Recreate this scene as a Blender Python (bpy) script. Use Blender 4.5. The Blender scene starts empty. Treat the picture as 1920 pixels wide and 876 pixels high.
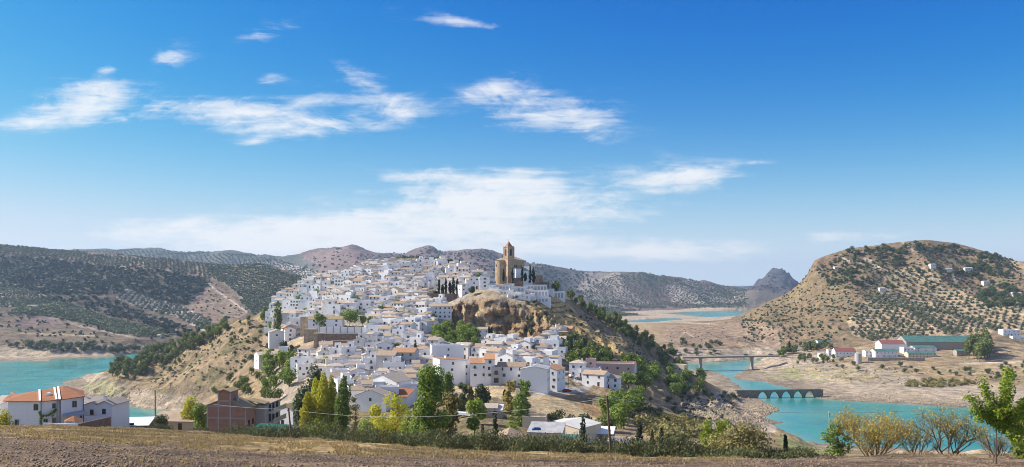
import bpy, math, random
import numpy as np
from mathutils import Vector, Matrix
random.seed(7)
RNG = np.random.default_rng(7)
scn = bpy.context.scene
col = scn.collection
F, HX, HY = 1500.0, 960.0, 530.0     # focal length and vanishing point of the photograph, in its pixels
WZ = -100.0                          # lake level below the camera

# ------------------------------------------------------------------ small helpers
def tag(o, label=None, cat=None, group=None, kind=None):
    if label: o['label'] = label
    if cat: o['category'] = cat
    if group: o['group'] = group
    if kind or cat: o['kind'] = kind or 'thing'
    return o
def empty(name, loc, rz=0.0):
    o = bpy.data.objects.new(name, None); col.objects.link(o)
    o.location = loc; o.rotation_euler = (0, 0, rz); o.empty_display_size = 0.5
    return o
def link(name, me, parent=None, loc=(0, 0, 0), rz=0.0, sc=None):
    o = bpy.data.objects.new(name, me); col.objects.link(o)
    o.location = loc; o.rotation_euler = (0, 0, rz)
    if sc is not None: o.scale = sc if hasattr(sc, '__len__') else (sc, sc, sc)
    if parent: o.parent = parent
    return o
def mesh_np(name, V, Fc, mats, mi=None, smooth=False):
    """V (n,3); Fc (m,k) array of one face size, or a list of such arrays"""
    me = bpy.data.meshes.new(name)
    Fl = Fc if isinstance(Fc, list) else [Fc]
    Fl = [np.asarray(f, dtype=np.int32) for f in Fl if len(f)]
    V = np.asarray(V, dtype=np.float32)
    me.vertices.add(len(V)); me.vertices.foreach_set('co', V.ravel())
    tot = sum(f.size for f in Fl); nf = sum(len(f) for f in Fl)
    me.loops.add(tot); me.loops.foreach_set('vertex_index', np.concatenate([f.ravel() for f in Fl]))
    me.polygons.add(nf)
    sizes = np.concatenate([np.full(len(f), f.shape[1], dtype=np.int32) for f in Fl])
    me.polygons.foreach_set('loop_start', np.concatenate([[0], np.cumsum(sizes)[:-1]]).astype(np.int32))
    me.polygons.foreach_set('loop_total', sizes)
    for m in (mats if isinstance(mats, (list, tuple)) else [mats]): me.materials.append(m)
    if mi is not None: me.polygons.foreach_set('material_index', np.asarray(mi, dtype=np.int32))
    if smooth: me.polygons.foreach_set('use_smooth', np.ones(nf, dtype=bool))
    me.update(calc_edges=True); me.validate()
    return me
class MB:
    """collects polygons with a material slot each"""
    def __init__(s): s.v = []; s.f = []; s.m = []
    def poly(s, pts, m=0):
        i = len(s.v); s.v += [tuple(p) for p in pts]; s.f.append(tuple(range(i, i + len(pts)))); s.m.append(m)
    def box(s, x0, x1, y0, y1, z0, z1, m=0, rot=None, at=None):
        P = [(x0,y0,z0),(x1,y0,z0),(x1,y1,z0),(x0,y1,z0),(x0,y0,z1),(x1,y0,z1),(x1,y1,z1),(x0,y1,z1)]
        if rot is not None or at is not None:
            R = Matrix.Rotation(rot or 0, 3, 'Z'); A = Vector(at or (0, 0, 0))
            P = [tuple(R @ Vector(p) + A) for p in P]
        i = len(s.v); s.v += P
        for q in ((0,3,2,1),(4,5,6,7),(0,1,5,4),(1,2,6,5),(2,3,7,6),(3,0,4,7)):
            s.f.append(tuple(i + k for k in q)); s.m.append(m)
    def tube(s, a, b, r0, r1, n=8, m=0, cap=True):
        a = Vector(a); b = Vector(b); d = (b - a).normalized()
        u = d.orthogonal().normalized(); w = d.cross(u); i = len(s.v)
        for (c, r) in ((a, r0), (b, r1)):
            for k in range(n):
                t = 2*math.pi*k/n; s.v.append(tuple(c + (u*math.cos(t) + w*math.sin(t))*r))
        for k in range(n):
            s.f.append((i+k, i+(k+1)%n, i+n+(k+1)%n, i+n+k)); s.m.append(m)
        if cap: s.f.append(tuple(i+n+k for k in range(n))); s.m.append(m)
    def prism(s, prof, y0, y1, m=0):
        """profile in x,z extruded along y (counter-clockwise seen from -y)"""
        n = len(prof); i = len(s.v)
        s.v += [(x, y0, z) for x, z in prof] + [(x, y1, z) for x, z in prof]
        s.f.append(tuple(i+k for k in range(n))); s.m.append(m)
        s.f.append(tuple(i+n+k for k in reversed(range(n)))); s.m.append(m)
        for k in range(n):
            s.f.append((i+k, i+n+k, i+n+(k+1)%n, i+(k+1)%n)); s.m.append(m)
    def mesh(s, name, mats, smooth=False):
        me = bpy.data.meshes.new(name); me.from_pydata(s.v, [], s.f)
        for mt in (mats if isinstance(mats, (list, tuple)) else [mats]): me.materials.append(mt)
        me.polygons.foreach_set('material_index', np.asarray(s.m, dtype=np.int32))
        if smooth: me.polygons.foreach_set('use_smooth', np.ones(len(s.f), dtype=bool))
        me.update(); return me
    def build(s, name, mats, parent=None, loc=(0,0,0), rz=0.0, smooth=False):
        return link(name, s.mesh(name, mats, smooth), parent, loc, rz)

# ------------------------------------------------------------------ noise
_T = RNG.random((256, 256))
def vnoise(x, y, seed=0):
    x = np.asarray(x, float) + seed*17.31; y = np.asarray(y, float) + seed*41.77
    xi = np.floor(x).astype(int); yi = np.floor(y).astype(int); fx = x - xi; fy = y - yi
    fx = fx*fx*fx*(fx*(fx*6-15)+10); fy = fy*fy*fy*(fy*(fy*6-15)+10)
    a = _T[xi & 255, yi & 255]; b = _T[(xi+1) & 255, yi & 255]; c = _T[xi & 255, (yi+1) & 255]; d = _T[(xi+1) & 255, (yi+1) & 255]
    return (a*(1-fx)+b*fx)*(1-fy) + (c*(1-fx)+d*fx)*fy
def fbm(x, y, oct=4, seed=0):
    s = 0.0; a = 0.5; t = 0.0
    for o in range(oct):
        s = s + a*(2*vnoise(x*2**o, y*2**o, seed+o)-1); t += a; a *= 0.5
    return s/t
def ridged(x, y, oct=4, seed=0):
    s = 0.0; a = 0.5; t = 0.0
    for o in range(oct):
        s = s + a*(1-abs(2*vnoise(x*2**o, y*2**o, seed+o)-1)*1.6); t += a; a *= 0.5
    return s/t
def sstep(a, b, x):
    t = np.clip((x-a)/(b-a), 0, 1); return t*t*(3-2*t)

# ------------------------------------------------------------------ terrain: profiles along depth, one per photo column
def Zp(D, py): return (HY-py)/F*D
H = lambda D, z: (D, z)
def V(D, py): return (D, Zp(D, py))
def water_cols(p):  # left lake
    return p
FARL = [H(2500,40), H(3200,30), H(3600,70)]
PRO = {
 -200: [V(28,876),V(112,802),H(150,-30),H(185,-34),H(330,-75),H(450,-98),H(520,-104),H(700,-106),H(850,-106),H(950,-106),H(1000,-106),H(1030,-104),V(1060,675),V(1100,654),V(1250,612),V(1600,540),V(2100,452)]+FARL+[V(4500,466)],
 0:    [V(28,876),V(115,803),H(150,-30),H(185,-34),H(330,-75),H(450,-98),H(520,-104),H(700,-106),H(850,-106),H(950,-106),H(1000,-106),H(1030,-104),V(1060,674),V(1100,653),V(1250,611),V(1600,542),V(2100,460)]+FARL+[V(4500,466)],
 100:  [V(28,876),V(117,804),H(150,-30.5),H(185,-34),H(330,-75),H(460,-98),H(530,-104),H(680,-106),H(800,-104),H(880,-106),H(950,-106),H(1020,-105),V(1065,674),V(1105,652),V(1260,612),V(1600,545),V(2100,470)]+FARL+[V(4500,466)],
 190:  [V(29,876),V(118,806),H(150,-30.5),H(185,-34),H(330,-75),H(460,-98.5),H(530,-104),H(640,-103),V(690,745),V(800,701),H(860,-99),H(950,-106),V(1075,672),V(1110,651),V(1260,612),V(1600,548),V(2100,472)]+FARL+[V(4500,471)],
 300:  [V(30,876),V(118,811),H(150,-31),H(200,-37),H(330,-72),H(470,-96),H(600,-101),V(650,745),V(730,702),V(800,658),H(900,-95),H(980,-106),V(1100,662),V(1140,647),V(1300,610),V(1650,555),V(2000,486)]+FARL+[V(4400,470)],
 400:  [V(31,876),V(108,822),H(140,-32),H(200,-38.5),H(330,-68),H(470,-88),V(550,740),V(620,700),V(690,660),V(760,620),H(900,-85),H(1000,-106),V(1130,652),V(1170,642),V(1300,612),V(1650,555),V(1950,498)]+FARL+[V(4200,474)],
 480:  [V(32,876),V(102,829),H(130,-32),H(200,-40),H(300,-58),H(400,-70),V(480,735),V(560,690),V(640,632),V(700,590),H(850,-80),H(1000,-106),H(1150,-100),H(1200,-92),V(1300,608),V(1600,560),V(1850,501)]+FARL+[V(4000,478)],
 520:  [V(33,876),V(100,832),H(128,-32),H(200,-42),H(300,-55),V(390,755),V(450,700),V(520,655),V(590,600),V(690,556),H(800,-60),H(1000,-106),H(1150,-100),H(1230,-90),V(1350,608),V(1600,560),V(1800,509)]+FARL+[V(4000,482)],
 560:  [V(33,876),V(98,834),H(126,-32),H(200,-44),H(290,-52),V(370,748),V(430,700),V(500,648),V(590,585),V(710,535),H(820,-50),H(1000,-106),H(1150,-100),H(1250,-85),H(1400,-50),H(1600,-18),V(1750,519),H(2300,10),H(2900,10),H(3300,60),V(4000,480)],
 640:  [V(34,876),V(95,840),H(124,-32),H(200,-44),H(285,-50),V(345,748),V(430,675),V(510,625),V(600,570),V(760,515),H(860,-40),H(1000,-106),H(1150,-100),H(1250,-85),H(1350,-40),H(1430,-5),V(1500,525),H(2100,0),H(2700,0),H(3100,60),V(3800,466)],
 720:  [V(36,876),V(92,846),H(122,-32),H(200,-44),H(285,-50),V(335,748),V(430,675),V(510,625),V(620,560),V(790,499),H(900,-30),H(1000,-100),H(1100,-90),H(1200,-50),H(1270,0),H(1330,25),V(1400,485),H(2000,0),H(2700,0),H(3100,50),V(3800,479)],
 800:  [V(37,876),V(88,850),H(120,-32),H(200,-44),H(285,-50),V(335,745),V(430,678),V(520,615),V(620,558),V(790,496),H(900,-30),H(1000,-100),H(1100,-90),H(1200,-50),H(1270,0),H(1330,25),V(1400,489),H(2000,0),H(2700,0),H(3300,50),V(4200,463)],
 840:  [V(38,876),V(86,852),H(118,-32),H(200,-44),H(290,-49),V(335,742),V(430,678),V(525,620),V(600,566),V(770,496),H(900,-30),H(1000,-100),H(1100,-90),H(1250,-50),H(1400,0),H(1600,20),H(1800,30),H(2200,0),H(2700,0),H(3200,60),V(4000,476)],
 880:  [V(38,876),V(84,854),H(116,-32),H(200,-44),V(290,772),V(340,738),V(430,678),V(546,622),V(570,562),V(700,509),H(820,-30),H(950,-100),H(1100,-90),H(1250,-50),H(1400,0),H(1600,10),H(1800,20),H(2200,0),H(2700,0),H(3100,60),V(3800,470)],
 925:  [V(39,876),V(82,856),H(114,-32),H(200,-44),V(285,776),V(350,725),V(440,672),V(545,621),V(565,555),V(640,531),H(760,-30),H(900,-100),H(1100,-90),H(1250,-70),H(1500,-30),H(1700,0),H(2000,20),H(2300,0),H(2700,0),H(3100,60),V(3800,472)],
 960:  [V(39,876),V(80,857),H(112,-31),H(200,-45),V(285,780),V(360,722),V(440,672),V(541,621),V(562,562),V(625,531),H(760,-30),H(900,-100),H(1100,-90),H(1250,-80),H(1500,-60),H(1700,-40),H(2000,-20),H(2300,-20),H(2700,-20),H(3000,40),V(3700,480)],
 1010: [V(40,876),V(78,858),H(110,-31),H(200,-46),V(285,787),V(370,725),V(440,674),V(515,624),V(552,580),V(640,536),H(760,-30),H(880,-100),H(1100,-90),H(1250,-85),H(1500,-80),H(1700,-70),H(2000,-60),H(2300,-60),H(2600,-50),H(2900,20),V(3700,496)],
 1050: [V(40,876),V(76,859),H(108,-30),H(200,-47),V(290,796),V(370,735),V(440,684),V(510,637),V(580,587),V(660,549),H(760,-40),H(860,-100),H(1050,-95),H(1250,-90),H(1500,-85),H(1700,-85),H(2000,-90),H(2200,-95),H(2500,-96),V(2900,560),V(3700,502)],
 1100: [V(41,876),V(73,860),H(106,-29),H(200,-47),V(300,797),V(380,737),V(450,694),V(520,652),V(600,607),V(680,573),H(760,-50),H(850,-97),H(1000,-98),H(1200,-92),H(1500,-86),H(1700,-90),H(2050,-98),H(2200,-98),H(2500,-98),V(2900,576),V(3700,510)],
 1170: [V(41,876),V(70,861),H(103,-28.5),H(200,-46.5),V(310,797),V(390,747),V(460,707),V(540,667),V(620,634),V(690,606),H(760,-70),H(830,-103),H(960,-101),H(1040,-92),H(1300,-83),H(1700,-92),H(2050,-98),H(2250,-99),H(2600,-102),V(2930,578),V(3700,512)],
 1240: [V(42,876),V(68,862),H(100,-28),H(200,-46),V(320,802),V(420,767),V(500,737),V(570,712),V(640,682),V(690,654),H(750,-85),H(820,-105),H(980,-100.5),V(1060,650),V(1300,620),V(1600,608),H(1980,-97),H(2250,-100),H(2600,-104),V(2930,578),V(3700,517)],
 1300: [V(42,876),V(66,862),H(98,-27),H(200,-47),V(320,817),V(430,782),V(520,757),V(580,737),V(630,717),V(670,702),H(730,-97),H(800,-106),H(1000,-100),V(1050,655),V(1250,622),V(1500,606),H(1950,-96),H(2250,-100),H(2600,-104),V(2930,578),V(3800,527)],
 1370: [V(43,876),V(64,863),H(96,-26),H(200,-48),V(330,827),V(440,797),V(530,772),V(600,758),V(650,747),V(680,740),H(720,-100),H(790,-106),H(1000,-100),V(1050,658),V(1250,624),V(1420,602),H(1900,-95),H(2250,-100),H(2600,-104),V(2930,578),V(4200,538)],
 1420: [V(43,876),V(63,863),H(95,-26),H(200,-48),V(340,832),V(450,810),V(530,788),V(610,770),H(650,-101),H(700,-105),H(740,-106),H(790,-106),V(830,713),V(920,692),V(1050,655),V(1250,615),V(1450,578),H(1800,-90),H(2300,-95),V(3400,543),V(5500,527)],
 1480: [V(43,876),V(62,862),H(94,-25),H(200,-48),V(350,837),V(450,817),H(520,-99),H(560,-105),H(620,-106),H(690,-106),H(720,-105),V(755,729),V(830,711),V(920,683),V(1050,650),V(1300,590),V(1450,548),H(1700,-60),H(2300,-90),V(3400,549),V(5500,517)],
 1530: [V(43,876),V(62,861),H(94,-25),H(200,-49),H(340,-73),H(440,-92),H(500,-102),H(560,-106),H(620,-106),H(680,-106),H(700,-103),V(725,739),V(800,715),V(900,682),V(1020,650),V(1250,570),V(1400,490),H(1600,20),H(2300,-40),H(3000,-40),V(5500,537)],
 1600: [V(42,876),V(62,859),H(94,-25),H(200,-49),H(340,-73),H(440,-92),H(490,-102),H(540,-106),H(600,-106),H(650,-106),H(675,-103),V(695,751),V(760,722),V(880,678),V(1000,645),V(1200,560),V(1430,464),H(1700,40),H(2300,-20),H(3000,-20),H(5500,-10)],
 1700: [V(42,876),V(62,858),H(94,-25),H(200,-49),H(340,-73),H(430,-92),H(480,-102),H(540,-106),H(590,-106),H(640,-106),H(665,-103),V(682,757),V(750,728),V(880,675),V(980,643),V(1200,560),V(1450,454),H(1700,50),H(2300,-20),H(3000,-20),H(5500,-10)],
 1800: [V(42,876),V(61,857),H(93,-25),H(200,-49),H(340,-73),H(430,-92),H(480,-102),H(530,-106),H(570,-106),H(610,-106),H(635,-104),V(655,766),V(740,730),V(860,678),V(980,640),V(1200,560),V(1450,458),H(1700,50),H(2300,-20),H(3000,-20),H(5500,-10)],
 1920: [V(42,876),V(60,858),H(92,-25),H(200,-49),H(340,-73),H(420,-92),H(470,-102),H(510,-106),H(550,-106),H(580,-106),H(600,-104),V(620,772),V(720,735),V(840,680),V(960,635),V(1150,560),V(1400,490),H(1700,30),H(2300,-20),H(3000,-20),H(5500,-10)],
 2150: [V(42,876),V(58,858),H(90,-24),H(200,-49),H(340,-73),H(420,-92),H(470,-102),H(510,-106),H(540,-106),H(560,-106),H(580,-104),V(600,780),V(720,735),V(840,680),V(960,640),V(1150,570),V(1400,500),H(1700,20),H(2300,-20),H(3000,-20),H(5500,-10)],
}
SIL17 = [(-200,450),(0,458),(50,464),(100,470),(170,472),(250,480),(320,487),(400,497),(440,497),(490,495),(530,505),(560,518),(600,524)]
SIL17R = [(1370,597),(1420,578),(1480,548),(1510,522),(1520,504),(1525,489),(1550,479),(1590,467),(1640,461),(1690,455),(1740,450),(1790,457),(1830,466),(1860,474),(1900,487),(1920,488),(2150,500)]
SIL21 = [(-200,462),(0,466),(60,470),(110,471),(200,471),(270,466),(300,467),(340,475),(420,474),(480,477),(530,484),(560,479),(590,470),(625,465),(660,468),(690,474),(720,479),(760,475),(780,467),(800,461),(812,464),(825,476),(850,475),(880,469),(900,468),(920,470),(945,479),(1000,495),(1050,502),(1090,509),(1120,511),(1150,512),(1200,511),(1230,518),(1265,521),(1285,522),(1300,527),(1350,535),(1400,544),(1420,536),(1437,520),(1447,514),(1460,511),(1472,514),(1490,529),(1500,538),(1540,544)]
NCOL = 1061
PXC = np.linspace(-200, 2150, NCOL)
keys = sorted(PRO); NK = 21+3
Kd = np.zeros((NCOL, NK)); Kz = np.zeros((NCOL, NK))
def gsm(a, s):
    r = int(3*s); k = np.exp(-0.5*(np.arange(-r, r+1)/s)**2); k /= k.sum()
    return np.convolve(np.pad(a, r, mode='edge'), k, mode='valid')
for k in range(21):
    d = np.interp(PXC, keys, [PRO[p][k][0] for p in keys]); s = np.interp(PXC, keys, [PRO[p][k][1]/PRO[p][k][0] for p in keys])
    d = gsm(d, 7); s = gsm(s, 5)
    Kd[:, k+1] = d; Kz[:, k+1] = s*d
def override(k, sil):
    xs = [p[0] for p in sil]; m = (PXC >= xs[0]) & (PXC <= xs[-1])
    py = gsm(np.interp(PXC, xs, [p[1] for p in sil]), 1.6)
    Kz[m, k] = ((HY-py)/F*Kd[:, k])[m]
override(17, SIL17); override(17, SIL17R); override(21, SIL21)
Kd[:, 0] = 4.0; Kz[:, 0] = -2.3
Kd[:, 22] = Kd[:, 21]+900; Kz[:, 22] = np.minimum(Kz[:, 21]-120, 0)
Kd[:, 23] = 9000; Kz[:, 23] = -60
NR = [14, 60, 10, 16, 22, 26, 34, 40, 46, 50, 8, 12, 24, 24, 36, 44, 56, 6, 10, 16, 46, 4, 4]
# monotone cubic along depth
h = np.diff(Kd, axis=1); dl = np.diff(Kz, axis=1)/h
mm = np.zeros_like(Kz); mm[:, 0] = dl[:, 0]; mm[:, -1] = dl[:, -1]
pr = dl[:, :-1]*dl[:, 1:]
w1 = 2*h[:, 1:]+h[:, :-1]; w2 = h[:, 1:]+2*h[:, :-1]
with np.errstate(divide='ignore', invalid='ignore'):
    hm = (w1+w2)/(w1/dl[:, :-1]+w2/dl[:, 1:])
mm[:, 1:-1] = np.where(pr > 0, hm, 0)
Ds, Zs, Rk = [], [], []
for k, n in enumerate(NR):
    for j in range(n + (1 if k == len(NR)-1 else 0)):
        t = j/n; hh = h[:, k]
        Ds.append(Kd[:, k]+t*hh); Rk.append(k+t)
        Zs.append((1+2*t)*(1-t)**2*Kz[:, k]+t*(1-t)**2*hh*mm[:, k]+t*t*(3-2*t)*Kz[:, k+1]+t*t*(t-1)*hh*mm[:, k+1])
GD = np.array(Ds).T; GZ = np.array(Zs).T; RK = np.array(Rk)            # (col,row)
GU = ((PXC-HX)/F)[:, None]
GX = GU*np.maximum(GD, 30.0)
# water outlines on the lake plane
def wpoly(pts): return np.array([((px-HX)/F*(-WZ*F/(py-HY)), -WZ*F/(py-HY)) for px, py in pts])
W1 = wpoly([(-400,674),(-150,676),(0,677),(60,676),(90,678),(102,673),(160,671),(205,669),(235,664),(250,663),(300,661),(400,657),(500,652),(620,650),(600,664),(500,672),(400,680),(300,688),(240,690),(205,697),(185,700),(150,708),(117,719),(122,735),(160,752),(215,757),(250,764),(290,768),(330,774),(346,784),(330,806),(250,830),(100,840),(0,838),(-400,838)])
W2 = wpoly([(1600,838),(1540,834),(1500,826),(1470,815),(1445,806),(1432,799),(1450,795),(1464,792),(1442,788),(1436,781),(1450,776),(1462,770),(1448,760),(1432,752),(1418,747),(1405,739),(1390,728),(1375,716),(1362,706),(1350,700),(1335,695),(1318,693),(1290,692),(1240,694),(1150,694),(1100,690),(1150,680),(1250,683),(1310,681),(1340,679),(1372,677),(1410,674),(1428,675),(1420,682),(1404,690),(1394,697),(1376,707),(1384,712),(1400,714),(1430,716),(1455,722),(1478,728),(1500,735),(1515,740),(1530,746),(1560,750),(1600,752),(1650,755),(1700,758),(1760,762),(1810,765),(1870,772),(2000,785),(2400,800),(2400,856),(1900,850),(1700,842)])
W3 = wpoly([(1250,587.5),(1300,585),(1340,584),(1400,582.7),(1470,583),(1470,592),(1390,592),(1330,594.5),(1310,593),(1285,590)])
W4 = wpoly([(1150,604),(1212,599),(1245,597.5),(1272,597),(1284,599),(1262,601.5),(1215,606),(1150,608)])
def sdist(X, Y, P):
    """distance in metres to the outline, positive inside"""
    d2 = np.full(X.shape, 1e18); ins = np.zeros(X.shape, bool); n = len(P)
    for i in range(n):
        a = P[i]; b = P[(i+1) % n]; e = b-a
        t = np.clip(((X-a[0])*e[0]+(Y-a[1])*e[1])/(e@e+1e-9), 0, 1)
        d2 = np.minimum(d2, (X-a[0]-t*e[0])**2+(Y-a[1]-t*e[1])**2)
        c = (a[1] > Y) != (b[1] > Y)
        if abs(e[1]) > 1e-9: ins ^= c & (X < e[0]*(Y-a[1])/e[1]+a[0])
    return np.where(ins, 1, -1)*np.sqrt(d2)
GPY0 = HY-GZ/GD*F
wob = 4.0*fbm(GX/26, GD/26, 3, 5)
SD = np.full(GX.shape, -1e9)
for P in (W1, W2, W3, W4): SD = np.maximum(SD, sdist(GX, GD, P))
SDw = SD + wob*np.clip(1.2-np.abs(SD)/60, 0, 1)*np.where(GD > 1500, 2.0, 1.0)
# relief
PX2 = np.broadcast_to(PXC[:, None], GX.shape); RK2 = np.broadcast_to(RK[None, :], GX.shape)
def win(a, b, c, d, x): return sstep(a, b, x)*(1-sstep(c, d, x))
rel = np.zeros(GX.shape)
hill = win(13.6, 15, 22, 22.5, RK2)*(1-0.85*np.exp(-((RK2-17)/0.25)**2))
lefth = hill*(1-sstep(1000, 1100, PX2))*win(13.6, 15, 17.6, 18, RK2)
rel += lefth*(26*(ridged(GX/330+0.3*fbm(GX/200, GD/200, 2, 2), GD/520, 4, 3)-0.45))
righth = hill*sstep(1330, 1420, PX2)*win(13.6, 15, 17.6, 18, RK2)
rel += righth*(19*(ridged(GX/120, GD/260, 4, 9)-0.45))
far = win(19.5, 20.2, 20.9, 21.0, RK2)
pk_ = win(1395, 1425, 1490, 1512, PX2)*win(20.0, 20.6, 21.0, 21.6, RK2)
rel += pk_*(46*(ridged(GX/110, GD/300, 5, 15)-0.5)+14*fbm(GX/35, GD/90, 3, 16))
rel += far*(60*(ridged(GX/600, GD/900, 5, 12)-0.45))
rel += (np.exp(-((RK2-21)/0.25)**2))*np.where(PX2 > 1400, 22, 10)*fbm(GX/90, GD/90, 4, 14)
vil = win(5.5, 6.5, 9.9, 10.2, RK2)
flank = vil*np.maximum(1-sstep(480, 540, PX2), sstep(1040, 1100, PX2))
rel += flank*(8.5*(ridged(GX/38+0.4*fbm(GX/50, GD/50, 2, 20), GD/110, 5, 21)-0.5)+1.6*fbm(GX/7, GD/12, 3, 23))
rel += vil*1.0*fbm(GX/30, GD/30, 3, 22)
CLIFF = win(7.75, 8.05, 8.72, 8.98, RK2)*win(828, 858, 1035, 1075, PX2)
rel += CLIFF*(15*(ridged(GX/17+0.6*fbm(GX/20, GD/20, 2, 30), GD/60, 5, 31)-0.55)+5.5*(ridged(GX/5, GD/11, 4, 33)-0.5))
CLIFF2 = win(7.0, 7.6, 8.6, 9.0, RK2)*win(470, 500, 512, 535, PX2)
rel += CLIFF2*(7*(ridged(GX/14, GD/40, 4, 35)-0.5))
PENI = win(5.3, 6, 9.7, 10.2, RK2)*win(1250, 1300, 1470, 1480, PX2)
rel += PENI*(1.6*fbm(GX/9, GD/14, 4, 41))
bank = win(12.5, 13, 14.5, 15.2, RK2)
rel += bank*(2.0*fbm(GX/22, GD/50, 4, 44))
lip = np.exp(-((RK2-2)/0.3)**2)
rel += lip*(0.6*fbm(GX/4.5, GD/5, 3, 50))
rel += win(0.5, 1, 2, 2.2, RK2)*0.10*fbm(GX/1.6, GD/1.6, 3, 52)
GZ = GZ+rel
# shore: inside the outline the bed lies under the lake, outside the bank rises from it
slope = 0.42+0.25*fbm(GX/60, GD/60, 2, 60)
slope = np.where((PX2 > 1470) & (GD < 900), 0.18+0.06*fbm(GX/40, GD/40, 2, 61), slope)
landz = np.minimum(GZ, WZ+0.25+slope*np.maximum(-SDw, 0)+0.5*np.maximum(-SDw-25, 0))
landz = np.where(GD > 380, np.maximum(landz, WZ+0.3+0.01*np.maximum(-SDw, 0)), GZ)
bed = WZ-np.minimum(0.3*np.maximum(SDw, 0)+0.15, 6)
GZ = np.where(SDw > 0, np.minimum(bed, WZ-0.15), landz)
GPY = HY-GZ/GD*F
# ledges and fissures of the cliffs: the rock face pushed in and out
_cz = np.clip(win(7.8, 8.1, 8.8, 9.0, RK2)*win(830, 855, 1040, 1070, PX2)+0.8*CLIFF2, 0, 1)
PUSH = _cz*(9.0*(ridged(GX/11+0.8*fbm(GX/14, GZ/9, 2, 36), GZ/30, 4, 37)-0.5)+3.2*(ridged(GX/16, GZ/3.6, 3, 38)-0.5)+1.2*fbm(GX/2.5, GZ/2.0, 3, 39))

def colidx(px): return int(np.clip(round((px-PXC[0])/(PXC[1]-PXC[0])), 0, NCOL-1))
def ground(X, Y):
    px = HX+X/max(Y, 30.0)*F
    t = np.clip((px-PXC[0])/(PXC[1]-PXC[0]), 0, NCOL-1.001); i = int(t); w = t-i
    return float((1-w)*np.interp(Y, GD[i], GZ[i])+w*np.interp(Y, GD[i+1], GZ[i+1]))
def hit(px, py, dmin=70.0):
    """the first ground point seen along the ray through a photo pixel"""
    i = colidx(px); r = np.nonzero((GPY[i] <= py) & (GD[i] > dmin))[0]
    if len(r) == 0: return None
    r = r[0]; D = GD[i, r]
    if r > 0 and GPY[i, r-1] > py and GD[i, r-1] > dmin:
        t = (GPY[i, r-1]-py)/(GPY[i, r-1]-GPY[i, r]+1e-9); D = GD[i, r-1]+t*(GD[i, r]-GD[i, r-1])
    X = (px-HX)/F*D
    return Vector((X, D, ground(X, D)))
def at(px, D, z=None):
    X = (px-HX)/F*D
    return Vector((X, D, ground(X, D) if z is None else z))
def inpoly(px, py, P):
    ins = np.zeros(np.shape(px), bool); n = len(P)
    for i in range(n):
        (x0, y0), (x1, y1) = P[i], P[(i+1) % n]
        if y0 == y1: continue
        c = (y0 > py) != (y1 > py); ins = ins ^ (c & (px < (x1-x0)*(py-y0)/(y1-y0)+x0))
    return ins
def mpp(D): return D/F
for _p, _v in PRO.items(): assert len(_v) == 21, (_p, len(_v))
# ------------------------------------------------------------------ materials
class NT:
    def __init__(s, name, disp=False):
        s.mat = bpy.data.materials.new(name); s.mat.use_nodes = True; s.t = s.mat.node_tree
        s.b = s.t.nodes['Principled BSDF']; s.out = s.t.nodes['Material Output']
        s.b.inputs['Specular IOR Level'].default_value = 0.25
    def n(s, typ, **kw):
        nd = s.t.nodes.new(typ)
        for k, v in kw.items(): setattr(nd, k, v)
        return nd
    def l(s, a, b): s.t.links.new(a, b)
    def val(s, sock, v): sock.default_value = v
    def noise(s, vec, scale, detail=4, rough=0.6, dist=0.0):
        nd = s.n('ShaderNodeTexNoise'); nd.inputs['Scale'].default_value = scale; nd.inputs['Detail'].default_value = detail
        nd.inputs['Roughness'].default_value = rough; nd.inputs['Distortion'].default_value = dist
        if vec is not None: s.l(vec, nd.inputs['Vector'])
        return nd.outputs['Fac']
    def map(s, f, a, b, c, d):
        nd = s.n('ShaderNodeMapRange'); s.l(f, nd.inputs[0])
        for i, v in zip((1, 2, 3, 4), (a, b, c, d)): nd.inputs[i].default_value = v
        return nd.outputs[0]
    def mix(s, fac, a, b, mode='MIX'):
        nd = s.n('ShaderNodeMix', data_type='RGBA', blend_type=mode)
        for sock, v in ((nd.inputs[0], fac), (nd.inputs[6], a), (nd.inputs[7], b)):
            if hasattr(v, 'is_linked') or hasattr(v, 'node'): s.l(v, sock)
            elif isinstance(v, (int, float)): sock.default_value = v
            else: sock.default_value = (*v, 1)
        return nd.outputs[2]
    def math(s, op, a, b=None):
        nd = s.n('ShaderNodeMath', operation=op)
        for sock, v in ((nd.inputs[0], a), (nd.inputs[1], b)):
            if v is None: continue
            if hasattr(v, 'node'): s.l(v, sock)
            else: sock.default_value = v
        return nd.outputs[0]
    def mul(s, colr, f):          # colour times a value
        nd = s.n('ShaderNodeVectorMath', operation='SCALE'); s.l(colr, nd.inputs[0])
        if hasattr(f, 'node'): s.l(f, nd.inputs['Scale'])
        else: nd.inputs['Scale'].default_value = f
        return nd.outputs[0]
    def coord(s, which='Object'): return s.n('ShaderNodeTexCoord').outputs[which]
    def rnd(s): return s.n('ShaderNodeObjectInfo').outputs['Random']
    def island(s): return s.n('ShaderNodeNewGeometry').outputs['Random Per Island']
    def bump(s, hgt, strength=0.5, dist=0.1):
        nd = s.n('ShaderNodeBump'); nd.inputs['Strength'].default_value = strength; nd.inputs['Distance'].default_value = dist
        s.l(hgt, nd.inputs['Height']); s.l(nd.outputs[0], s.b.inputs['Normal'])
    def base(s, c, rough=0.85):
        if hasattr(c, 'node'): s.l(c, s.b.inputs['Base Color'])
        else: s.b.inputs['Base Color'].default_value = (*c, 1)
        s.b.inputs['Roughness'].default_value = rough
        return s.mat
M = {}
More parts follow.
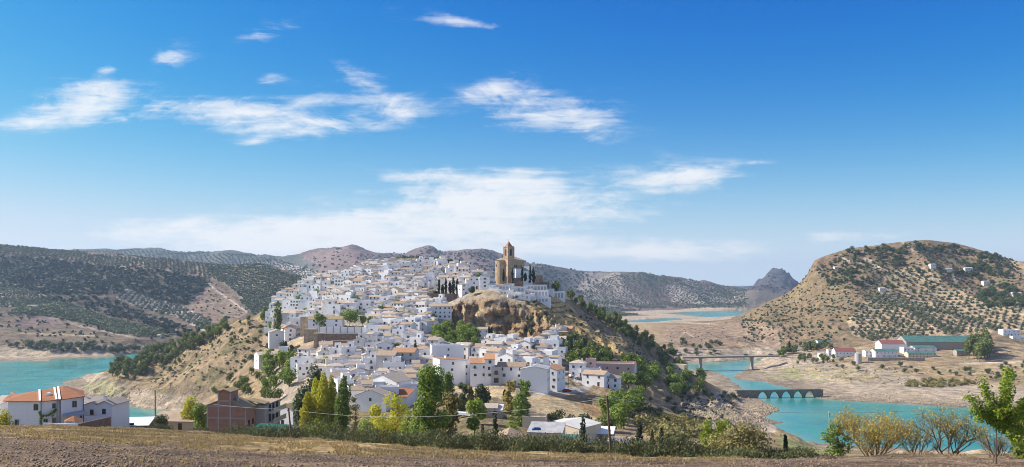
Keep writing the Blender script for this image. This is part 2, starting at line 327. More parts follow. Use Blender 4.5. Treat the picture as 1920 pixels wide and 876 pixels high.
def mat_simple(name, c, var=0.25, scale=1.0, rough=0.85, island=False, rnd=0.0, spec=0.25):
    m = NT(name); f = m.noise(m.coord(), scale, 5, 0.65)
    k = m.map(f, 0.3, 0.7, 1-var, 1+var)
    if rnd: k = m.math('MULTIPLY', k, m.map(m.rnd(), 0, 1, 1-rnd, 1+rnd))
    rgb = m.n('ShaderNodeRGB'); rgb.outputs[0].default_value = (*c, 1)
    m.b.inputs['Specular IOR Level'].default_value = spec
    M[name] = m.base(m.mul(rgb.outputs[0], k), rough); return M[name]
def mat_leaf(name, c1, c2, c3=None, trans=0.25, amount3=0.12, rndamt=0.18):
    m = NT(name); r = m.island()
    c = m.mix(r, c1, c2)
    if c3 is not None:
        r2 = m.math('FRACT', m.math('MULTIPLY', r, 37.7)); g = m.math('LESS_THAN', r2, amount3); c = m.mix(g, c, c3)
    c = m.mul(c, m.map(m.rnd(), 0, 1, 1-rndamt, 1+rndamt))
    m.base(c, 0.6); m.b.inputs['Specular IOR Level'].default_value = 0.2
    tr = m.n('ShaderNodeBsdfTranslucent'); m.l(c, tr.inputs[0])
    mx = m.n('ShaderNodeMixShader'); mx.inputs[0].default_value = trans
    m.l(m.b.outputs[0], mx.inputs[1]); m.l(tr.outputs[0], mx.inputs[2]); m.l(mx.outputs[0], m.out.inputs[0])
    M[name] = m.mat; return m.mat
def mat_wall(name, c, dirt=0.25, rnd=0.07, grime=(0.45, 0.40, 0.33)):
    m = NT(name); p = m.coord()
    big = m.noise(p, 0.35, 4, 0.6); fine = m.noise(p, 3.0, 4, 0.7)
    mp = m.n('ShaderNodeMapping'); mp.inputs['Scale'].default_value = (1.6, 1.6, 0.12); m.l(p, mp.inputs[0])
    streak = m.noise(mp.outputs[0], 1.0, 4, 0.7)
    f = m.math('MULTIPLY', m.map(streak, 0.5, 0.75, 0, 1), m.map(big, 0.35, 0.65, 0.2, 1))
    rgb = m.n('ShaderNodeRGB'); rgb.outputs[0].default_value = (*c, 1)
    cc = m.mul(rgb.outputs[0], m.math('MULTIPLY', m.map(fine, 0.3, 0.7, 0.95, 1.04), m.map(m.rnd(), 0, 1, 1-rnd, 1+rnd*0.6)))
    cc = m.mix(m.math('MULTIPLY', f, dirt), cc, grime)
    M[name] = m.base(cc, 0.8); m.bump(fine, 0.15, 0.02); return M[name]
def mat_tile(name, c, c2, rnd=0.2):
    m = NT(name); p = m.coord()
    sx = m.n('ShaderNodeSeparateXYZ'); m.l(p, sx.inputs[0])
    wv = m.math('SINE', m.math('MULTIPLY', sx.outputs[0], 2*math.pi/0.24))
    n1 = m.noise(p, 0.9, 5, 0.7); n2 = m.noise(p, 5.0, 3, 0.6)
    cc = m.mix(m.map(n1, 0.35, 0.65, 0, 1), c, c2)
    cc = m.mul(cc, m.math('MULTIPLY', m.map(n2, 0.3, 0.7, 0.75, 1.2), m.map(m.rnd(), 0, 1, 1-rnd, 1+rnd)))
    cc = m.mul(cc, m.map(wv, -1, 1, 0.8, 1.1))
    M[name] = m.base(cc, 0.85); m.bump(wv, 0.35, 0.05); return M[name]
def mat_brick(name, c, c2, mortar, scale=1.0):
    m = NT(name); p = m.coord('Object')
    sx = m.n('ShaderNodeSeparateXYZ'); m.l(p, sx.inputs[0])
    cb = m.n('ShaderNodeCombineXYZ'); m.l(m.math('ADD', sx.outputs[0], sx.outputs[1]), cb.inputs[0]); m.l(sx.outputs[2], cb.inputs[1])
    bt = m.n('ShaderNodeTexBrick'); m.l(cb.outputs[0], bt.inputs['Vector'])
    bt.inputs['Color1'].default_value = (*c, 1); bt.inputs['Color2'].default_value = (*c2, 1); bt.inputs['Mortar'].default_value = (*mortar, 1)
    bt.inputs['Scale'].default_value = scale; bt.inputs['Brick Width'].default_value = 0.42; bt.inputs['Row Height'].default_value = 0.2; bt.inputs['Mortar Size'].default_value = 0.02
    n1 = m.noise(p, 0.7, 5, 0.7)
    M[name] = m.base(m.mul(bt.outputs[0], m.map(n1, 0.3, 0.7, 0.78, 1.15)), 0.9); return M[name]

mat_wall('whitewash', (0.83, 0.815, 0.795), 0.2); mat_wall('whitewash_worn', (0.74, 0.705, 0.655), 0.4)
mat_wall('cream_wash', (0.66, 0.55, 0.40), 0.35); mat_wall('pink_wash', (0.62, 0.43, 0.36), 0.3); mat_wall('ochre_wash', (0.58, 0.38, 0.19), 0.3)
mat_wall('bare_block', (0.36, 0.32, 0.27), 0.5); mat_wall('concrete', (0.40, 0.37, 0.33), 0.5); mat_wall('grey_render', (0.47, 0.45, 0.43), 0.4)
mat_wall('bridge_concrete', (0.34, 0.29, 0.24), 0.5)
mat_tile('tan_tile', (0.44, 0.335, 0.235), (0.36, 0.255, 0.165)); mat_tile('pale_tile', (0.50, 0.425, 0.345), (0.41, 0.335, 0.26))
mat_tile('orange_tile', (0.50, 0.28, 0.155), (0.42, 0.22, 0.11), 0.15); mat_tile('lichen_tile', (0.36, 0.27, 0.16), (0.30, 0.24, 0.11))
mat_tile('house_tile', (0.42, 0.17, 0.075), (0.30, 0.13, 0.06), 0.05); mat_tile('red_roof', (0.33, 0.12, 0.095), (0.26, 0.10, 0.08), 0.1)
mat_simple('grey_roof', (0.36, 0.35, 0.34), 0.25, 0.5); mat_simple('terrace_floor', (0.50, 0.44, 0.38), 0.25, 0.6, rnd=0.15)
mat_simple('green_sheet', (0.075, 0.165, 0.135), 0.3, 0.25, 0.6); mat_simple('green_net', (0.012, 0.115, 0.075), 0.25, 1.0)
mat_simple('pale_sheet', (0.60, 0.57, 0.50), 0.12, 0.3, 0.5); mat_simple('white_sheet', (0.72, 0.72, 0.70), 0.1, 0.3, 0.5)
mat_simple('glass_dark', (0.06, 0.056, 0.052), 0.5, 0.8, 0.3, spec=0.5, rnd=0.6); mat_simple('window_frame', (0.30, 0.24, 0.18), 0.2, 1, 0.6)
mat_simple('door_wood', (0.10, 0.055, 0.03), 0.3, 1.5); mat_simple('dark_open', (0.035, 0.03, 0.028), 0.3, 1)
mat_simple('iron', (0.06, 0.06, 0.06), 0.3, 2, 0.5); mat_simple('pole_wood', (0.16, 0.105, 0.06), 0.3, 3); mat_simple('cable', (0.30, 0.30, 0.31), 0.1, 1, 0.5)
mat_simple('bark', (0.115, 0.085, 0.06), 0.4, 3); mat_simple('pale_bark', (0.27, 0.23, 0.18), 0.35, 3); mat_simple('twig', (0.23, 0.155, 0.095), 0.3, 3)
mat_simple('stone', (0.40, 0.31, 0.205), 0.35, 0.6); mat_simple('dark_stone', (0.23, 0.165, 0.115), 0.4, 0.5); mat_simple('church_stone', (0.42, 0.305, 0.19), 0.35, 0.5)
mat_simple('tower_tile', (0.34, 0.14, 0.075), 0.25, 1.0); mat_simple('arch_stone', (0.22, 0.19, 0.155), 0.4, 0.8)
mat_simple('white_paint', (0.78, 0.78, 0.77), 0.08, 1, 0.4); mat_simple('car_white', (0.8, 0.8, 0.8), 0.03, 1, 0.2, spec=0.5); mat_simple('car_dark', (0.05, 0.055, 0.07), 0.1, 1, 0.2, spec=0.5); mat_simple('car_red', (0.3, 0.03, 0.03), 0.1, 1, 0.2, spec=0.5)
mat_simple('tyre', (0.03, 0.03, 0.03), 0.2, 3); mat_simple('blue_tarp', (0.05, 0.13, 0.3), 0.2, 2); mat_simple('turquoise_paint', (0.10, 0.38, 0.40), 0.1, 1)
mat_simple('clod', (0.27, 0.192, 0.13), 0.35, 6, rnd=0.2); mat_simple('rock', (0.43, 0.33, 0.22), 0.35, 1.2, rnd=0.15)
mat_brick('brick', (0.44, 0.185, 0.11), (0.35, 0.14, 0.085), (0.40, 0.33, 0.26))
mat_brick('block_brick', (0.25, 0.14, 0.09), (0.20, 0.11, 0.07), (0.28, 0.22, 0.17))
mat_leaf('pine_leaf', (0.090, 0.131, 0.029), (0.230, 0.252, 0.052), (0.078, 0.101, 0.030), 0.28)
mat_leaf('dark_leaf', (0.047, 0.072, 0.026), (0.126, 0.161, 0.052), None, 0.25)
mat_leaf('cypress_leaf', (0.010, 0.018, 0.008), (0.028, 0.042, 0.015), None, 0.08)
mat_leaf('green_leaf', (0.103, 0.181, 0.030), (0.241, 0.309, 0.050), (0.409, 0.413, 0.066), 0.4)
mat_leaf('bright_leaf', (0.13, 0.22, 0.02), (0.28, 0.37, 0.04), (0.38, 0.38, 0.05), 0.45, 0.2)
mat_leaf('yellow_leaf', (0.56, 0.50, 0.04), (0.36, 0.42, 0.04), (0.60, 0.46, 0.04), 0.45, 0.2)
mat_leaf('lime_leaf', (0.22, 0.31, 0.03), (0.36, 0.40, 0.05), None, 0.4)
mat_leaf('tan_leaf', (0.25, 0.20, 0.07), (0.34, 0.28, 0.09), (0.16, 0.17, 0.05), 0.3, 0.2)
mat_leaf('willow_leaf', (0.48, 0.37, 0.09), (0.56, 0.44, 0.12), (0.32, 0.32, 0.08), 0.45, 0.25)
mat_leaf('olive_leaf', (0.102, 0.127, 0.059), (0.202, 0.220, 0.117), None, 0.2)
mat_leaf('broom_leaf', (0.063, 0.083, 0.034), (0.148, 0.164, 0.064), (0.258, 0.218, 0.095), 0.2, 0.15)
mat_leaf('scrub_leaf', (0.031, 0.048, 0.026), (0.075, 0.089, 0.046), None, 0.12, 0.1, 0.0)
mat_leaf('grove_leaf', (0.081, 0.105, 0.054), (0.165, 0.182, 0.098), None, 0.15, 0.1, 0.0)
mat_leaf('young_olive_leaf', (0.115, 0.140, 0.065), (0.18, 0.20, 0.095), None, 0.15, 0.1, 0.0)
mat_leaf('grass_leaf', (0.38, 0.27, 0.11), (0.48, 0.36, 0.17), (0.26, 0.20, 0.09), 0.3, 0.2)
mat_leaf('reed_leaf', (0.192, 0.192, 0.060), (0.360, 0.288, 0.108), None, 0.2)

# ------------------------------------------------------------------ ground colours (what grows or lies where)
C = np.zeros(GX.shape+(3,)); PYg = GPY; nz = fbm(GX/40, GD/40, 4, 70); nz2 = fbm(GX/12, GD/12, 4, 71); nzf = fbm(GX/150, GD/260, 4, 72)
def lerp(a, b, t): return np.asarray(a)*(1-t[..., None])+np.asarray(b)*t[..., None]
PLOUGH = (0.275, 0.195, 0.132); GRASS = (0.40, 0.285, 0.135); TAN = (0.41, 0.30, 0.175); SAND = (0.52, 0.405, 0.255); SHORE = (0.46, 0.365, 0.255); OCHRE = (0.345, 0.225, 0.125); SCRUBG = (0.135, 0.125, 0.055)
C[:] = TAN
C[:] = np.where((RK2 < 2.5)[..., None], PLOUGH, C)
bnd = np.interp(PX2, [0, 400, 700, 1000, 1350, 1420], [816, 843, 854, 861, 865, 852])
g = sstep(-5, 3, bnd-PYg+6*nz2)*(RK2 < 2.6)*(RK2 > 0.9); C = lerp(C, GRASS, g) if False else C*(1-g[..., None])+np.array(GRASS)*g[..., None]*(1+0.25*nz2[..., None])
g = sstep(0.0, 0.35, nz2)*(RK2 < 2.0)*sstep(845, 872, PYg)*(PX2 < 420)*0.6; C = C*(1-g[..., None])+np.array(GRASS)*g[..., None]
def zone(colr, r0, r1, poly=None, amt=1.0, rough=5.0, field=None):
    global C
    m = (RK2 >= r0) & (RK2 < r1)
    if poly is not None:
        m = m & inpoly(PX2+rough*1.3*nz2, PYg+rough*0.5*nz, poly)
    w = m.astype(float)*amt
    if field is not None: w = w*field
    C = C*(1-w[..., None])+np.array(colr)*w[..., None]
zone((0.34, 0.26, 0.14), 2.6, 6.2); zone(SCRUBG, 2.6, 6.2, None, 0.5, field=sstep(-0.05, 0.25, nz2+0.5*nz))
fl = np.maximum(1-sstep(490, 520, PX2), sstep(1040, 1080, PX2))
zone((0.375, 0.272, 0.158), 6, 10.4, None, 1.0, field=fl); zone((0.17, 0.15, 0.07), 6, 10.4, None, 0.75, field=fl*sstep(0.05, 0.3, nz2+0.4*nz))
zone((0.44, 0.37, 0.28), 5.8, 10.4, None, 1.0, field=(1-fl)); zone((0.36, 0.28, 0.2), 5.8, 10.4, None, 0.7, field=(1-fl)*sstep(0.0, 0.3, nz2))
zone((0.42, 0.33, 0.22), 8.6, 10.2, None, 1.0, field=win(870, 890, 1050, 1060, PX2)); zone(OCHRE, 6, 10.2, None, 1.0, field=np.clip(CLIFF+CLIFF2*0.9, 0, 1)); zone((0.50, 0.375, 0.225), 6, 10, None, 0.85, field=np.clip(CLIFF, 0, 1)*sstep(0.05, 0.3, fbm(GX/14, GZ/6, 4, 78))); zone((0.17, 0.13, 0.075), 6, 10, None, 0.7, field=np.clip(CLIFF, 0, 1)*sstep(0.1, 0.4, fbm(GX/9, GD/9, 4, 77)))
zone((0.205, 0.15, 0.105), 14, 18, None, 1.0, field=(1-sstep(1020, 1120, PX2))); zone((0.13, 0.115, 0.08), 14.2, 18, None, 0.8, field=(1-sstep(1020, 1120, PX2))*sstep(-0.1, 0.25, nzf+0.5*nz))
zone((0.262, 0.182, 0.112), 13.9, 18, None, 1.0, field=sstep(1200, 1300, PX2)); zone((0.19, 0.155, 0.085), 14, 18, None, 0.9, field=sstep(1250, 1330, PX2)*sstep(-0.05, 0.25, nz2+0.5*nz))
zone((0.195, 0.14, 0.12), 18, 24); zone((0.14, 0.13, 0.105), 18, 24, None, 0.85, field=sstep(-0.15, 0.2, fbm(GX/300, GD/500, 5, 75)))
zone((0.26, 0.18, 0.15), 18, 24, [(570, 480), (600, 468), (650, 464), (700, 478), (720, 510), (560, 515)], 0.9)
zone((0.085, 0.08, 0.085), 19, 24, [(1395, 545), (1395, 500), (1500, 500), (1510, 545)], 0.9)
zone((0.125, 0.145, 0.115), 18, 24, [(-200, 500), (-200, 455), (530, 455), (560, 478), (600, 500), (560, 520)], 0.75)
zone((0.165, 0.118, 0.082), 0.5, 2.6, None, 0.75, field=sstep(0.02, 0.30, fbm(GX/7, GD/3.2, 4, 84)))
# olive ground, bare slopes and tracks on the slope across the lake
PALE = (0.43, 0.335, 0.265)
L_UP = [(-200, 455), (0, 460), (120, 471), (330, 489), (420, 499), (490, 497), (560, 520), (600, 540), (600, 620), (500, 612), (455, 560), (420, 530), (380, 517), (300, 506), (220, 500), (120, 488), (60, 480), (-200, 478)]
L_UPR = [(390, 500), (440, 500), (490, 497), (560, 520), (620, 545), (620, 625), (520, 618), (465, 580), (440, 548), (405, 520)]
L_DARK = [(-200, 478), (60, 482), (120, 490), (220, 503), (300, 510), (380, 520), (400, 528), (375, 550), (345, 572), (300, 563), (235, 548), (210, 552), (90, 556), (60, 545), (-200, 520)]
L_PALE1 = [(-200, 520), (0, 530), (85, 553), (90, 562), (60, 570), (-200, 600)]
L_PALE2 = [(213, 557), (240, 549), (290, 559), (330, 570), (380, 596), (430, 628), (395, 628), (330, 592), (270, 580)]
L_GROVE = [(35, 562), (95, 558), (150, 577), (200, 597), (250, 605), (310, 621), (322, 632), (230, 627), (150, 606), (90, 594), (10, 592)]
L_BRUSH = [(85, 560), (130, 557), (200, 560), (260, 580), (300, 600), (345, 615), (370, 640), (330, 632), (250, 600), (200, 592), (140, 572)]
L_BARE = [(345, 575), (372, 548), (398, 530), (440, 560), (465, 590), (430, 615), (400, 605), (360, 585)]
L_LOW = [(-200, 592), (20, 592), (100, 594), (160, 608), (240, 628), (300, 640), (300, 660), (-200, 660)]
zone((0.31, 0.245, 0.18), 14, 18, L_UP, 0.9); zone((0.24, 0.215, 0.155), 14, 18, L_UPR, 0.85); zone((0.105, 0.10, 0.075), 14, 18, L_DARK, 0.9); zone(PALE, 14, 18, L_PALE1); zone((0.53, 0.45, 0.37), 14, 18, L_PALE2)
zone((0.20, 0.185, 0.11), 14, 18, L_GROVE, 0.9); zone((0.28, 0.205, 0.145), 14, 18, L_BARE, 0.85)
zone((0.24, 0.185, 0.12), 13.6, 18, L_LOW, 0.9); zone((0.25, 0.18, 0.15), 13.6, 18, [(22, 612), (35, 597), (75, 593), (110, 600), (130, 612)], 0.8)
def track(pts, wd, colr, r0, r1, amt=0.9):
    """a dirt track along photo points; wd half width in photo pixels"""
    global C
    d = np.full(GX.shape, 1e9)
    for (a, b), (c, e) in zip(pts[:-1], pts[1:]):
        ux, uy = c-a, e-b; t = np.clip(((PX2-a)*ux+(PYg-b)*uy)/(ux*ux+uy*uy), 0, 1)
        d = np.minimum(d, np.hypot(PX2-a-t*ux, (PYg-b-t*uy)))
    w = (1-sstep(wd*0.7, wd*1.3, d+0.4*nz2))*((RK2 >= r0) & (RK2 < r1))*amt
    C = C*(1-w[..., None])+np.array(colr)*w[..., None]
track([(392, 530), (396, 537), (420, 555), (445, 572), (463, 585)], 1.6, (0.55, 0.45, 0.36), 14, 18)
track([(90, 594), (120, 600), (150, 612), (200, 622), (250, 633)], 1.6, PALE, 14, 18)
track([(60, 617), (160, 616), (250, 637)], 1.2, (0.20, 0.15, 0.10), 13.6, 18)
track([(40, 625), (180, 630)], 1.2, (0.45, 0.35, 0.22), 13.6, 18)
# ridge across the far water
zone((0.40, 0.325, 0.265), 19.8, 22, [(1100, 512), (1160, 512), (1180, 545), (1230, 570), (1120, 575), (1080, 540)], 0.75)
zone((0.47, 0.40, 0.33), 19.8, 22, [(1250, 535), (1290, 522), (1330, 545), (1370, 570), (1330, 572), (1260, 566)], 0.9)
zone((0.27, 0.23, 0.18), 19.8, 22, [(1330, 535), (1400, 540), (1400, 575), (1350, 565)], 0.8)
zone((0.47, 0.40, 0.33), 18, 22, [(440, 500), (455, 492), (520, 490), (560, 500), (600, 512), (590, 520), (540, 520)], 0.85)
# right hill
R_OLIVE = [(1590, 600), (1605, 575), (1640, 553), (1690, 546), (1770, 540), (1830, 560), (1930, 578), (2150, 590), (2150, 625), (1870, 622), (1730, 636), (1640, 642), (1600, 628)]
zone((0.43, 0.32, 0.20), 14, 17.5, R_OLIVE, 0.9)
zone((0.52, 0.37, 0.22), 14, 17.5, [(1785, 553), (1800, 540), (1825, 540), (1830, 550), (1815, 565)], 0.8, 2)
zone((0.50, 0.36, 0.21), 14, 17.6, [(1885, 490), (1930, 487), (1930, 520), (1910, 515)], 0.9, 2)
zone((0.46, 0.34, 0.195), 14, 17.6, [(1660, 520), (1700, 500), (1760, 505), (1770, 540), (1700, 545), (1650, 550)], 0.7)
zone((0.245, 0.182, 0.10), 14, 17.6, [(1380, 600), (1480, 548), (1520, 500), (1560, 500), (1600, 540), (1590, 600), (1500, 620), (1400, 615)], 0.5)
for pts in ([(1578, 478), (1574, 485), (1600, 490), (1640, 500), (1680, 510), (1730, 520), (1760, 524)], [(1620, 485), (1640, 492), (1648, 500)], [(1690, 452), (1700, 462), (1712, 470)], [(1785, 516), (1793, 530), (1800, 522)]): track(pts, 1.7, (0.62, 0.50, 0.36), 14, 18)
# right bank: shore terraces, tracks, damp green
zone((0.42, 0.31, 0.18), 12.6, 15, None, 0.8, field=sstep(1400, 1440, PX2))
zone((0.30, 0.29, 0.10), 12.5, 15, [(1425, 706), (1470, 690), (1560, 700), (1620, 712), (1540, 716), (1460, 715)], 0.85)
zone((0.33, 0.31, 0.12), 12.5, 15, [(1600, 722), (1680, 715), (1800, 727), (1800, 737), (1700, 732)], 0.85)
zone((0.50, 0.33, 0.18), 12.6, 15, [(1560, 700), (1700, 695), (1830, 704), (1830, 712), (1700, 708)], 0.7)
for pts in ([(1475, 691), (1500, 697), (1525, 705), (1560, 711), (1620, 714), (1720, 716)], [(1530, 740), (1600, 733), (1680, 728), (1700, 729)], [(1528, 738), (1560, 744), (1600, 749)], [(1800, 682), (1860, 680), (1930, 678)]): track(pts, 1.5, (0.62, 0.53, 0.41), 12.4, 15.2)
zone((0.45, 0.35, 0.27), 12.5, 16.2, [(1230, 668), (1260, 650), (1340, 655), (1450, 650), (1470, 640), (1420, 672), (1380, 680)], 0.9)
zone((0.40, 0.285, 0.195), 13.6, 17, [(1240, 640), (1250, 612), (1380, 600), (1480, 610), (1460, 648), (1340, 650)], 0.6)
track([(1245, 603), (1300, 606), (1340, 608)], 1.3, (0.52, 0.40, 0.28), 14, 17); track([(1277, 630), (1285, 622), (1300, 632)], 1.0, (0.55, 0.44, 0.32), 14, 17)
# low ground in front of the village
zone((0.575, 0.435, 0.255), 4.4, 7, [(838, 712), (868, 708), (935, 709), (965, 716), (968, 742), (940, 748), (900, 738), (850, 735)], 1.0, 1.5)
zone((0.53, 0.40, 0.23), 4.2, 7, [(985, 745), (1040, 737), (1060, 752), (1095, 770), (1130, 790), (1100, 795), (1040, 783), (990, 768)], 0.95, 3)
zone((0.44, 0.27, 0.13), 4, 7, [(1050, 742), (1100, 752), (1150, 770), (1130, 790), (1090, 765)], 0.7, 4)
zone((0.43, 0.31, 0.19), 3.2, 7, [(1130, 820), (1180, 790), (1300, 810), (1300, 840), (1180, 840)], 0.6, 4)
track([(1000, 741), (1030, 736), (1062, 731)], 3.0, (0.60, 0.55, 0.48), 4.5, 8); track([(1080, 712), (1110, 718), (1095, 730), (1060, 732)], 5.5, (0.50, 0.47, 0.44), 4.5, 8.5)
track([(905, 700), (870, 716), (838, 722)], 2.0, (0.6, 0.5, 0.36), 5, 7)
zone((0.46, 0.385, 0.305), 4.5, 10.2, [(1265, 770), (1290, 745), (1360, 742), (1440, 745), (1475, 765), (1480, 800), (1400, 830), (1290, 790)], 0.85, 4)
zone((0.29, 0.285, 0.14), 4.5, 8, [(1290, 775), (1350, 760), (1400, 765), (1380, 790), (1320, 790)], 0.5, 6)
zone((0.30, 0.33, 0.13), 3.5, 7.2, [(1455, 812), (1500, 826), (1570, 836), (1560, 850), (1470, 848)], 0.7, 3)
zone((0.43, 0.315, 0.19), 5.5, 9, [(545, 640), (585, 630), (612, 652), (614, 692), (580, 694), (545, 668)], 0.9, 3)
zone((0.50, 0.40, 0.26), 5.5, 9, [(545, 640), (585, 630), (612, 652), (614, 692), (580, 694), (545, 668)], 0.6, 3, field=sstep(0, 0.3, nz2))
# golden terraces beside the cliff
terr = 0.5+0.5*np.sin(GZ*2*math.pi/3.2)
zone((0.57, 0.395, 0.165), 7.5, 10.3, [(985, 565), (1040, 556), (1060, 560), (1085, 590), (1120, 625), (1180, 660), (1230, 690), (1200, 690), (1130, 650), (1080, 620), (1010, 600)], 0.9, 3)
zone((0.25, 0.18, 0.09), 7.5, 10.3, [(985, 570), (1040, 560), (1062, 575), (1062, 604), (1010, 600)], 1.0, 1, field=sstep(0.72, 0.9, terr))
# drawdown rim of the lake
dd = np.maximum(-SDw, 0)
rimh = np.where(RK2 > 11, 12.0, 9.0)*(1+0.3*nz)
rim = (1-sstep(0.75, 1.1, (GZ-WZ)/rimh))*(GD > 440)*(1-sstep(130, 170, dd))
C = C*(1-rim[..., None])+np.array(SHORE)*rim[..., None]
zone((0.36, 0.34, 0.16), 6, 10, [(148, 724), (200, 712), (245, 735), (190, 748)], 0.7, 5)
zone((0.30, 0.30, 0.11), 12.4, 15.2, [(1430, 700), (1480, 690), (1560, 702), (1610, 714), (1530, 718), (1455, 714)], 0.7, 5, field=sstep(-0.15, 0.15, nz2))
zone((0.33, 0.27, 0.12), 12.4, 15.2, [(1500, 685), (1700, 690), (1930, 690), (1930, 725), (1700, 722), (1560, 712)], 0.55, 5, field=sstep(-0.1, 0.2, nz2))
strata = 0.88+0.24*vnoise(GZ*1.1, GX*0.004, 81)
C *= (1+(strata-1)*rim)[..., None]
wet = (1-sstep(0.1, 0.9, GZ-WZ))*(GD > 440); C = C*(1-0.45*wet[..., None])
C *= (1+0.16*nz2+0.10*nz)[..., None]
C = np.clip(C, 0.01, 0.8)

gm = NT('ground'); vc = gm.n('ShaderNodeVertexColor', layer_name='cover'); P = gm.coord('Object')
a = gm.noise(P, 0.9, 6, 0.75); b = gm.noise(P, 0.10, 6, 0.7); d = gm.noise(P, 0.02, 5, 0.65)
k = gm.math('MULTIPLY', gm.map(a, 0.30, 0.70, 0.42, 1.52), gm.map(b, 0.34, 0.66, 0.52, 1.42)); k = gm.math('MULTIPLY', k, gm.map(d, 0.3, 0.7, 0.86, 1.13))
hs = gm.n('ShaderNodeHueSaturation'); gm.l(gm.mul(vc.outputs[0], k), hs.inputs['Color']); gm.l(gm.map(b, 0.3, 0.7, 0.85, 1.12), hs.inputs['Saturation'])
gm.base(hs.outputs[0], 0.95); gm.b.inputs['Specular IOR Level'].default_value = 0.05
gm.bump(gm.math('ADD', gm.math('MULTIPLY', b, 4.0), a), 1.0, 0.9)
nr, nc = GD.shape[1], NCOL
idx = np.arange(nc*nr).reshape(nc, nr)
quads = np.stack([idx[:-1, :-1], idx[1:, :-1], idx[1:, 1:], idx[:-1, 1:]], -1).reshape(-1, 4)
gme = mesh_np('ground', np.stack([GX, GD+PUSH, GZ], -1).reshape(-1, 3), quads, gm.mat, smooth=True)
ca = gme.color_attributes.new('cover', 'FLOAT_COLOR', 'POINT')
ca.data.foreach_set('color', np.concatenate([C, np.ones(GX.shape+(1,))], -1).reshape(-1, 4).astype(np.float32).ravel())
tag(link('ground', gme), kind='structure')

# ------------------------------------------------------------------ water
wm = NT('lake_water'); P = wm.coord('Object')
w1_ = wm.noise(P, 0.55, 4, 0.6); w2_ = wm.noise(P, 0.012, 3, 0.5)
wdp = wm.n('ShaderNodeAttribute', attribute_name='depth').outputs['Fac']
wst = wm.n('ShaderNodeMapping'); wst.inputs['Scale'].default_value = (0.004, 0.03, 1); wm.l(P, wst.inputs[0]); wsn = wm.noise(wst.outputs[0], 1.0, 5, 0.6, 0.8)
wc_ = wm.mix(wm.map(wm.math('ADD', wm.math('MULTIPLY', w2_, 0.5), wm.math('MULTIPLY', wsn, 0.5)), 0.36, 0.64, 0, 1), (0.026, 0.205, 0.200), (0.070, 0.285, 0.225))
wm.base(wm.mix(wm.map(wdp, 0, 1, 0.75, 0), wc_, (0.17, 0.30, 0.215)), 0.16)
wm.l(wm.map(wm.noise(P, 0.02, 5, 0.65, 1.5), 0.35, 0.65, 0.06, 0.30), wm.b.inputs['Roughness'])
wm.b.inputs['Specular IOR Level'].default_value = 0.34; wm.b.inputs['IOR'].default_value = 1.33; wm.bump(w1_, 0.35, 0.25)
wy_ = 420*(3200/420)**np.linspace(0, 1, 420); wu_ = np.linspace(-0.80, 0.80, 520)
WX, WY = wu_[:, None]*wy_[None, :], np.broadcast_to(wy_[None, :], (520, 420)); WS = np.full(WX.shape, -1e9)
for P_ in (W1, W2, W3, W4): WS = np.maximum(WS, sdist(WX, WY, P_))
wi_ = np.arange(WX.size).reshape(WX.shape); keep = (WS[:-1, :-1] > -25) | (WS[1:, 1:] > -25) | (WS[1:, :-1] > -25) | (WS[:-1, 1:] > -25)
wq_ = np.stack([wi_[:-1, :-1], wi_[1:, :-1], wi_[1:, 1:], wi_[:-1, 1:]], -1)[keep]
wme = mesh_np('lake_water', np.stack([WX, WY, np.zeros_like(WX)], -1).reshape(-1, 3), wq_, wm.mat)
at_ = wme.attributes.new('depth', 'FLOAT', 'POINT')
at_.data.foreach_set('value', np.clip((WS+3*fbm(WX/30, WY/30, 3, 88))/16.0, 0, 1).astype(np.float32).ravel())
tag(link('lake_water', wme, None, (0, 0, WZ)), kind='structure')

# ------------------------------------------------------------------ sun, sky, air, camera
SAZ, SEL = math.radians(-80), math.radians(38)      # azimuth from the view axis (left is negative), elevation
S = Vector((math.sin(SAZ)*math.cos(SEL), math.cos(SAZ)*math.cos(SEL), math.sin(SEL)))
sl = bpy.data.lights.new('sun', 'SUN'); sl.energy = 5.0; sl.angle = math.radians(0.53); sl.color = (1.0, 0.94, 0.85)
so = bpy.data.objects.new('sun', sl); col.objects.link(so); so.rotation_euler = (-S).to_track_quat('-Z', 'Y').to_euler()
wd = bpy.data.worlds.new('World'); scn.world = wd; wd.use_nodes = True; wt = wd.node_tree; bg = wt.nodes['Background']
def wn(t, **kw):
    n = wt.nodes.new(t)
    for k_, v_ in kw.items(): setattr(n, k_, v_)
    return n
def wmath(op, a, b=None, c=None):
    n = wn('ShaderNodeMath', operation=op)
    for i, v_ in enumerate((a, b, c)):
        if v_ is None: continue
        if hasattr(v_, 'node'): wt.links.new(v_, n.inputs[i])
        else: n.inputs[i].default_value = v_
    return n.outputs[0]
sky = wn('ShaderNodeTexSky', sky_type='NISHITA'); sky.sun_disc = False; sky.sun_elevation = SEL; sky.sun_rotation = SAZ % (2*math.pi)
sky.altitude = 500; sky.air_density = 1.0; sky.dust_density = 0.6; sky.ozone_density = 2.5
sr = wn('ShaderNodeSeparateColor'); wt.links.new(sky.outputs[0], sr.inputs[0]); cr_ = wn('ShaderNodeCombineColor')
EXPO = 0.55
for i, (mx_, kk, pw) in enumerate(((0.80, 1.7, 3.3), (0.88, 1.30, 1.7), (1.0, 1.6, 1.0))):   # a deep polarised blue
    c_ = wmath('MULTIPLY', sr.outputs[i], 0.15)
    e_ = wmath('POWER', 2.71828, wmath('MULTIPLY', wmath('POWER', c_, pw), -kk))
    wt.links.new(wmath('MULTIPLY', wmath('SUBTRACT', 1.0, e_), mx_/(0.15*2**EXPO)), cr_.inputs[i])
